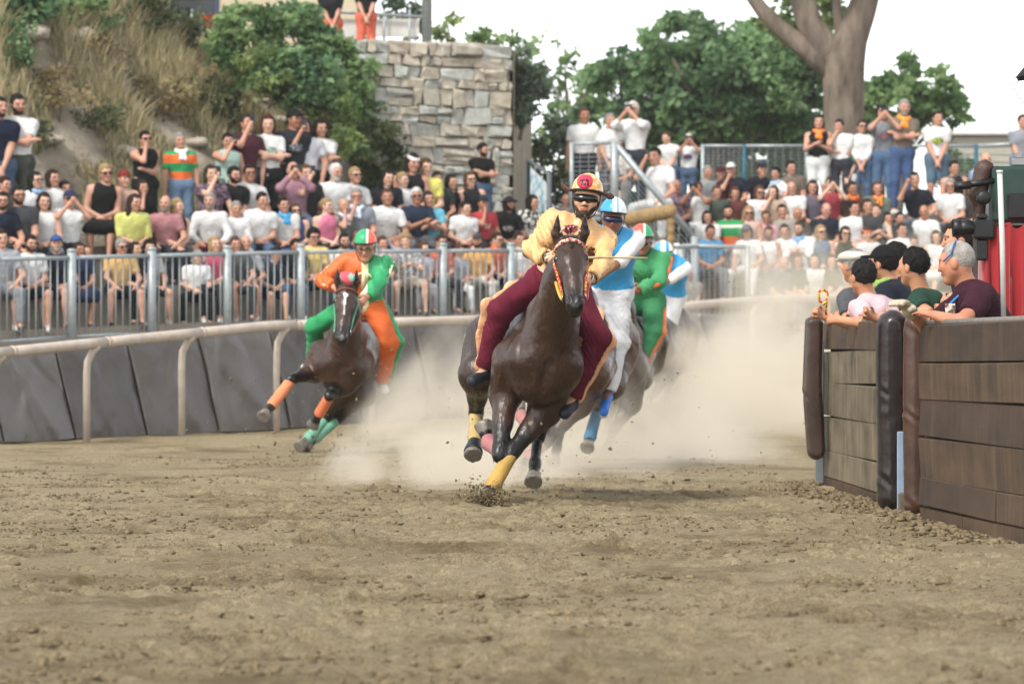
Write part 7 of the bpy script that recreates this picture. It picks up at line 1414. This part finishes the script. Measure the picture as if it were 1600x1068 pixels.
right = [
 ('lowest row', Rrow(0), [
  (1078, 428, 'sit_lap', '#8a8078', .5, 'trousers', GY, 'short', 'grey', 1, None, '', 'seated person in grey behind the last rider'),
  (1225, 412, 'sit_lap', '#55585c', .5, 'trousers', GY, 'bald', 'grey', 1, None, '', 'seated person in dark grey'),
  (1246, 407, 'sit_lap', '#2a4a36', .5, 'trousers', '#3a4a3c', 'bob', 'brown', 1, None, '', 'seated person in green top'),
  (1273, 407, 'sit_knee', W, .5, 'shorts', '#8d8478', 'bob', 'dark', 2, None, '', 'seated person in white tee, hands on knees'),
  (1299, 408, 'sit_lap', '#4d4f3a', .5, 'trousers', '#4a4c40', 'long', 'brown', 2, None, '', 'seated person in olive top'),
  (1325, 405, 'sit_lap', '#8f8a80', .5, 'trousers', GY, 'short', 'dark', 1, None, '', 'seated person in beige above the barrier')]),
 ('second row', Rrow(1), [
  (1110, 362, 'sit_lap', '#2f7fae', .5, 'trousers', '#4a5a6a', 'short', 'dark', 3, None, '', 'seated person in bright blue tee'),
  (1167, 362, 'sit_knee', W, .5, 'trousers', W, 'bob', 'brown', 1, None, 'cap:#5c6066', 'seated person in white with grey cap'),
  (1201, 364, 'sit_lap', W, 0, 'trousers', '#6c7076', 'short', 'dark', 3, 'dark', '', 'seated person in white tank top'),
  (1226, 361, 'sit_lap', W, .5, 'trousers', GY, 'short', 'black', 1, None, '', 'seated person in white tee with folded hands'),
  (1249, 357, 'sit_clap', W, 1.5, 'trousers', '#8894a4', 'short', 'dark', 1, 'dark', 'kerchief:#4a8cc0', 'person in white shirt with blue collar'),
  (1283, 362, 'sit_lap', '#5a7088', 0, 'trousers', GY, 'long', 'blond', 2, None, 'sun', 'seated person in slate blue top and sunglasses'),
  (1321, 364, 'sit_lap', '#48483a', 0, 'trousers', GY, 'bob', 'dark', 2, None, 'sun', 'seated person in olive tank and sunglasses'),
  (1354, 366, 'sit_lap', '#b9b6b2', .5, 'trousers', GY, 'short', 'brown', 4, None, 'band:#cf5a30', 'small child with orange headscarf'),
  (1409, 359, 'sit_lap', W, .5, 'trousers', GY, 'short', 'dark', 1, None, '', 'seated person in white shirt'),
  (1427, 378, 'sit_lap', '#5d8a3c', .5, 'trousers', GY, 'short', 'brown', 1, None, '', 'seated person in light green'),
  (1463, 370, 'sit_lap', W, 0, 'skirt', W, 'bob', 'brown', 2, None, '', 'seated person in white sleeveless dress')]),
 ('middle row', Rrow(2), [
  (1105, 339, 'sit_lap', W, .5, 'trousers', GY, 'bob', 'black', 1, None, '', 'seated person in white beside the handrail'),
  (1138, 331, 'sit_knee', RUG2, .55, 'trousers', '#c0bdb8', 'short', 'black', 1, 'dark', '', 'seated person in green white orange rugby shirt'),
  (1170, 332, 'sit_lap', '#b8978a', 0, 'trousers', '#2c3a5c', 'long', 'blond', 1, None, 'sun', 'seated person in beige top and sunglasses'),
  (1197, 339, 'sit_lap', '#c07a88', .5, 'trousers', GY, 'short', 'brown', 3, None, '', 'seated person in pink tee'),
  (1222, 330, 'sit_lap', '#8c8478', .5, 'trousers', GY, 'short', 'dark', 1, None, '', 'seated person in taupe top'),
  (1246, 334, 'sit_lap', '#4a4238', .5, 'trousers', GY, 'bald', 'dark', 3, None, '', 'seated person in dark brown tee'),
  (1291, 328, 'sit_lap', '#1d2434', .5, 'trousers', GY, 'fringe', 'dark', 1, None, '', 'seated person in navy polo'),
  (1335, 325, 'sit_lap', W, .5, 'trousers', '#3a4260', 'short', 'black', 1, None, '', 'seated person in white tee with badge'),
  (1356, 322, 'sit_lap', '#3a3c3e', .5, 'trousers', GY, 'short', 'dark', 1, None, '', 'seated person in dark grey tee'),
  (1369, 329, 'sit_clap', '#8a9096', 0, 'trousers', GY, 'bun', 'brown', 2, None, '', 'seated person in grey tank top'),
  (1388, 341, 'sit_lap', '#26303a', .5, 'trousers', GY, 'short', 'black', 1, None, '', 'child in dark blue tee'),
  (1406, 341, 'sit_lap', '#24364a', .5, 'trousers', GY, 'short', 'black', 1, None, '', 'child in blue black tee'),
  (1444, 331, 'sit_knee', W, .5, 'trousers', '#7a746c', 'bald', 'grey', 3, None, '', 'seated person in white tee leaning forward')]),
 ('fourth row', Rrow(3), [
  (1057, 291, 'sit_lap', PUR, .5, 'trousers', '#23283a', 'bald', 'grey', 3, None, '', 'person in dark print shirt on the stairs'),
  (1090, 294, 'sit_phone', W, 0, 'trousers', W, 'short', 'dark', 3, None, '', 'person in white tank raising a phone'),
  (1120, 300, 'sit_lap', '#3d4a40', .5, 'trousers', GY, 'short', 'brown', 1, None, '', 'seated person in grey green tee'),
  (1149, 302, 'sit_lap', '#5a2a28', .5, 'trousers', GY, 'bob', 'brown', 1, None, '', 'seated person in rust red top'),
  (1187, 300, 'sit_lap', W, .5, 'trousers', GY, 'bob', 'brown', 1, None, 'sun', 'seated person in white tee and sunglasses'),
  (1208, 300, 'sit_chin', '#a58a70', .5, 'trousers', GY, 'long', 'brown', 2, None, '', 'person with hands to the mouth in tan'),
  (1237, 294, 'sit_lap', W, .5, 'trousers', GY, 'bald', 'brown', 1, None, '', 'seated person in white tee near the dense tree'),
  (1270, 292, 'sit_lap', '#5a5262', .5, 'trousers', GY, 'bob', 'dark', 1, None, '', 'seated person in mauve top'),
  (1298, 287, 'sit_phone', '#9a2434', 0, 'trousers', GY, 'short', 'dark', 2, None, '', 'person in red sleeveless top taking a picture'),
  (1332, 294, 'sit_lap', '#4a3a2c', .5, 'trousers', GY, 'short', 'dark', 3, None, 'kerchief:#d0852a:#b02a20', 'seated person with orange and red neckerchief'),
  (1371, 294, 'sit_lap', '#5d6a5c', .5, 'trousers', GY, 'long', 'brown', 1, None, 'kerchief:#c8402a:#d89a3a', 'seated person with red yellow neckerchief'),
  (1429, 281, 'sit_one', '#171c28', .5, 'trousers', GY, 'short', 'black', 1, None, '', 'person in navy polo holding a phone'),
  (1485, 290, 'sit_lap', W, .5, 'shorts', '#6c7884', 'short', 'grey', 1, None, 'specs', 'seated person in white tee and spectacles'),
  (1517, 292, 'sit_lap', '#3a3638', .5, 'trousers', GY, 'bob', 'brown', 1, None, '', 'seated person in dark grey at the stand end')]),
 ('fifth row', Rrow(4), [
  (1106, 269, 'sit_lap', '#7c8284', .5, 'trousers', GY, 'short', 'grey', 1, None, '', 'seated person in light grey tee'),
  (1126, 270, 'sit_lap', '#4a1a24', .5, 'trousers', GY, 'short', 'dark', 1, None, 'cap:#4a1420', 'seated person in maroon cap'),
  (1142, 265, 'sit_chin', '#1c2434', .5, 'trousers', GY, 'short', 'dark', 1, None, 'cap:#c8c8c6', 'seated person in white cap and navy tee'),
  (1191, 265, 'sit_knee', '#161a24', .5, 'trousers', GY, 'short', 'dark', 1, None, 'cap:#1c2636', 'seated person in dark cap with blue bag'),
  (1212, 271, 'sit_clap', W, .5, 'trousers', GY, 'short', 'black', 1, None, 'kerchief:#9ab4cc', 'seated person in white with pale blue neckerchief'),
  (1236, 262, 'sit_lap', '#6a5a4e', .5, 'trousers', GY, 'short', 'black', 1, None, '', 'seated person in brown below the wire fence'),
  (1491, 262, 'sit_lap', '#1c1c20', 0, 'trousers', BK, 'short', 'black', 1, None, '', 'seated person in black sleeveless top'),
  (1541, 250, 'sit_lap', '#6f8cb4', .5, 'trousers', GY, 'bald', 'grey', 1, None, '', 'person in light blue shirt by the blue post')]),
 ('standing row', Rrow(5), [
  (1041, 215, 'stand_low', W, .5, 'trousers', JE, 'short', 'brown', 2, None, '', 'standing person in white polo near the stair rail'),
  (1076, 218, 'stand_phone', W, .5, 'trousers', JE, 'short', 'white', 3, None, 'print:#7a2030:#3a4a7a', 'standing person in printed white tee taking a picture'),
  (1279, 191, 'stand_clap', '#15161a', 0, 'shorts', W, 'long', 'black', 1, None, 'kerchief:#d8741e', 'standing person in black top and white shorts'),
  (1311, 197, 'stand_chin', W, .5, 'trousers', '#2b2f3a', 'short', 'black', 1, None, '', 'standing person in white tee with hand at mouth'),
  (1325, 229, 'stand_low', GREEN_CARD, .5, 'skirt', W, 'bob', 'brown', 2, None, '', 'person in green cardigan over white dress'),
  (1347, 198, 'stand_low', W, 1.5, 'trousers', JE, 'short', 'dark', 1, None, 'sun', 'standing person in white blouse and jeans'),
  (1380, 176, 'stand_phone', '#70767c', .5, 'trousers', '#3e5f84', 'short', 'black', 1, None, 'print:#a03040:#70767c', 'standing person in grey tee and jeans filming'),
  (1413, 168, 'stand_cross', '#6d6352', .5, 'trousers', '#34507c', 'short', 'grey', 1, 'grey', 'kerchief:#d88420', 'standing person in khaki with orange neckerchief'),
  (1465, 185, 'stand_low', W, .5, 'shorts', '#4a6880', 'short', 'black', 1, None, 'print:#b8c81e:#2a3a4a', 'standing person in white tee and denim shorts'),
  (1598, 190, 'stand_low', '#7a8088', .5, 'trousers', '#50688a', 'short', 'dark', 1, None, '', 'standing person in grey at the right edge')]),
 ('stair top', stairs, [
  (913, 180, 'stand_side', W, .5, 'trousers', '#23252c', 'short', 'brown', 3, None, '', 'standing person in white tee on the landing'),
  (954, 189, 'stand_low', W, .5, 'trousers', '#4a5058', 'short', 'grey', 1, None, '', 'standing person in white tee behind the mesh rail'),
  (967, 226, 'sit_lap', '#c8c2b8', .5, 'trousers', '#6c6c6c', 'bob', 'black', 1, None, 'sun', 'person in cream top and sunglasses'),
  (989, 171, 'stand_phone', W, 1.4, 'trousers', '#2b303c', 'short', 'white', 1, None, 'sun', 'large person in white shirt holding a phone')]),
 ('stair foot', stairs2, [
  (884, 312, 'sit_lap', '#8c7a70', .5, 'trousers', GY, 'bald', 'grey', 1, None, '', 'person half hidden beside the lead rider'),
  (972, 284, 'sit_lap', '#1d4030', .5, 'trousers', '#6b5a3c', 'short', 'black', 1, 'dark', 'kerchief:#c8a898', 'seated person in dark green tee'),
  (1023, 244, 'sit_one', W, .5, 'trousers', W, 'short', 'black', 1, None, '', 'person in white holding a phone on the stairs')])]
crowd(right, 'right stand', None, -.2)
# two workers in orange trousers on the upper terrace
for px, py, lb in ((573, -28, 'worker in black tee and orange trousers behind the white banner'), (515, -18, 'worker in black tee and orange trousers half hidden by the shrub')):
    person(px, py, 63.4, 5.9, 'stand_low', px % 3, '#1b1d22', .5, 'trousers', '#d2521e', 'short', 'black', 1, None, (), lb, 'workers on the upper terrace', .1, hmax=1.2)
# ------------------------------------------------------------------ flying dirt and dust
r_ = np.random.default_rng(5); C = []; S = []
for (px, py, Y, sx, sz, n_, s0) in ((757, 780, 25.1, .085, .05, 1500, .0055), (775, 760, 25.4, .4, .25, 60, .006), (640, 690, 30, .9, .35, 120, .007), (590, 600, 36, .8, .5, 90, .009), (1000, 650, 33, .8, .35, 60, .008), (860, 760, 28, .6, .15, 60, .007), (480, 700, 36.2, .25, .1, 90, .012), (1150, 560, 44, 1.2, .5, 30, .009)):
    c = P(px, py, Y); q = c + r_.normal(size=(n_, 3)) * A3(sx, sx * .6, sz); q[:, 2] = np.maximum(np.abs(q[:, 2]), .005); C.append(q); S.append(s0 * (.35 + 1.3 * r_.random(n_) ** 3))
lumps('flying_dirt', np.concatenate(C), np.concatenate(S), 3, CL, 'clods of earth thrown up behind the hooves', flat=1)
def dust(label, lo, hi, dens, scale, seed, zfall, yc=None, col=(.94, .87, .74), name='dust_cloud', ker=None):
    lo, hi = np.asarray(lo, float), np.asarray(hi, float); c = (lo + hi) / 2; r3 = (hi - lo) / 2
    mb = MB(); n1, n2 = 12, 24; V = []
    mb.box(tuple(-r3), tuple(r3))
    m = bpy.data.materials.new('dust_air'); m.use_nodes = True; n = m.node_tree.nodes; L = m.node_tree.links
    n.remove(n['Principled BSDF']); pv = n.new('ShaderNodeVolumePrincipled'); pv.inputs['Color'].default_value = (*col, 1); pv.inputs['Anisotropy'].default_value = .2; L.new(pv.outputs[0], n['Material Output'].inputs['Volume'])
    tc = n.new('ShaderNodeTexCoord'); mp = n.new('ShaderNodeMapping'); mp.inputs['Scale'].default_value = tuple(1 / r3); L.new(tc.outputs['Object'], mp.inputs[0])
    nz = n.new('ShaderNodeTexNoise'); nz.inputs['Scale'].default_value = scale; nz.inputs['Detail'].default_value = 4; nz.inputs['Distortion'].default_value = .6; nz.inputs['Roughness'].default_value = .55
    mp2 = n.new('ShaderNodeMapping'); mp2.inputs['Location'].default_value = (seed * 3.1, seed, 0); mp2.inputs['Scale'].default_value = (1, .22, 1.1); L.new(tc.outputs['Object'], mp2.inputs[0]); L.new(mp2.outputs[0], nz.inputs['Vector'])
    def M(op, a, b=None, clamp=False):
        q = n.new('ShaderNodeMath'); q.operation = op; q.use_clamp = clamp
        for i, v in enumerate((a, b)):
            if v is None: continue
            if isinstance(v, (int, float)): q.inputs[i].default_value = v
            else: L.new(v, q.inputs[i])
        return q.outputs[0]
    sp = n.new('ShaderNodeSeparateXYZ'); L.new(mp.outputs[0], sp.inputs[0])
    # dome: 1 at the middle of the floor, 0 at the sides and top
    zz = M('MULTIPLY', M('ADD', sp.outputs[2], 1.0), .5)
    rad = M('SQRT', M('ADD', M('ADD', M('MULTIPLY', sp.outputs[0], sp.outputs[0]), M('MULTIPLY', sp.outputs[1], sp.outputs[1])), M('MULTIPLY', M('POWER', zz, zfall), 1.0)))
    dome = M('SUBTRACT', 1.0, rad, True)
    body = M('SUBTRACT', M('ADD', M('MULTIPLY', dome, 1.15), M('MULTIPLY', nz.outputs['Fac'], 3.4)), 1.78, True)
    d = M('MULTIPLY', M('MULTIPLY', body, dome), dens); L.new(d, pv.inputs['Density'])
    o = mb.build(name, m, None, loc=tuple(c)); tag(o, label, None, None, 'stuff'); return o
SC.cycles.volume_step_rate = 1.6; SC.cycles.volume_max_steps = 64
dust('thick pale dust hanging behind the racing horses', (-1.6, 39, -.05), (9.0, 57, 2.75), 2.1, .75, 1, 1.3)
dust('low dust rolling under the second and third horses', (-1.0, 29.5, -.05), (3.2, 45, 1.3), 1.8, 1.0, 4, 1.1)
dust('dust kicked up between the two leading horses', (-1.75, 26.7, -.05), (1.0, 33.0, 1.4), 2.9, 1.5, 2, 1.2)
dust('thin dust trailing the horse beside the padded wall', (-1.5, 37.6, -.02), (.8, 44, 1.2), 1.4, 1.5, 7, 1.2)
# thin dusty air over the whole place
mb = MB(); mb.box((-70, -12, -1.2), (70, 100, 13)); hm = bpy.data.materials.new('dusty_air'); hm.use_nodes = True; hm.node_tree.nodes.remove(hm.node_tree.nodes['Principled BSDF'])
hv = hm.node_tree.nodes.new('ShaderNodeVolumePrincipled'); hv.inputs['Color'].default_value = (.95, .96, .93, 1); hv.inputs['Density'].default_value = .0003; hm.node_tree.links.new(hv.outputs[0], hm.node_tree.nodes['Material Output'].inputs['Volume'])
tag(mb.build('haze', hm), 'thin dusty evening haze over the track', None, None, 'stuff')
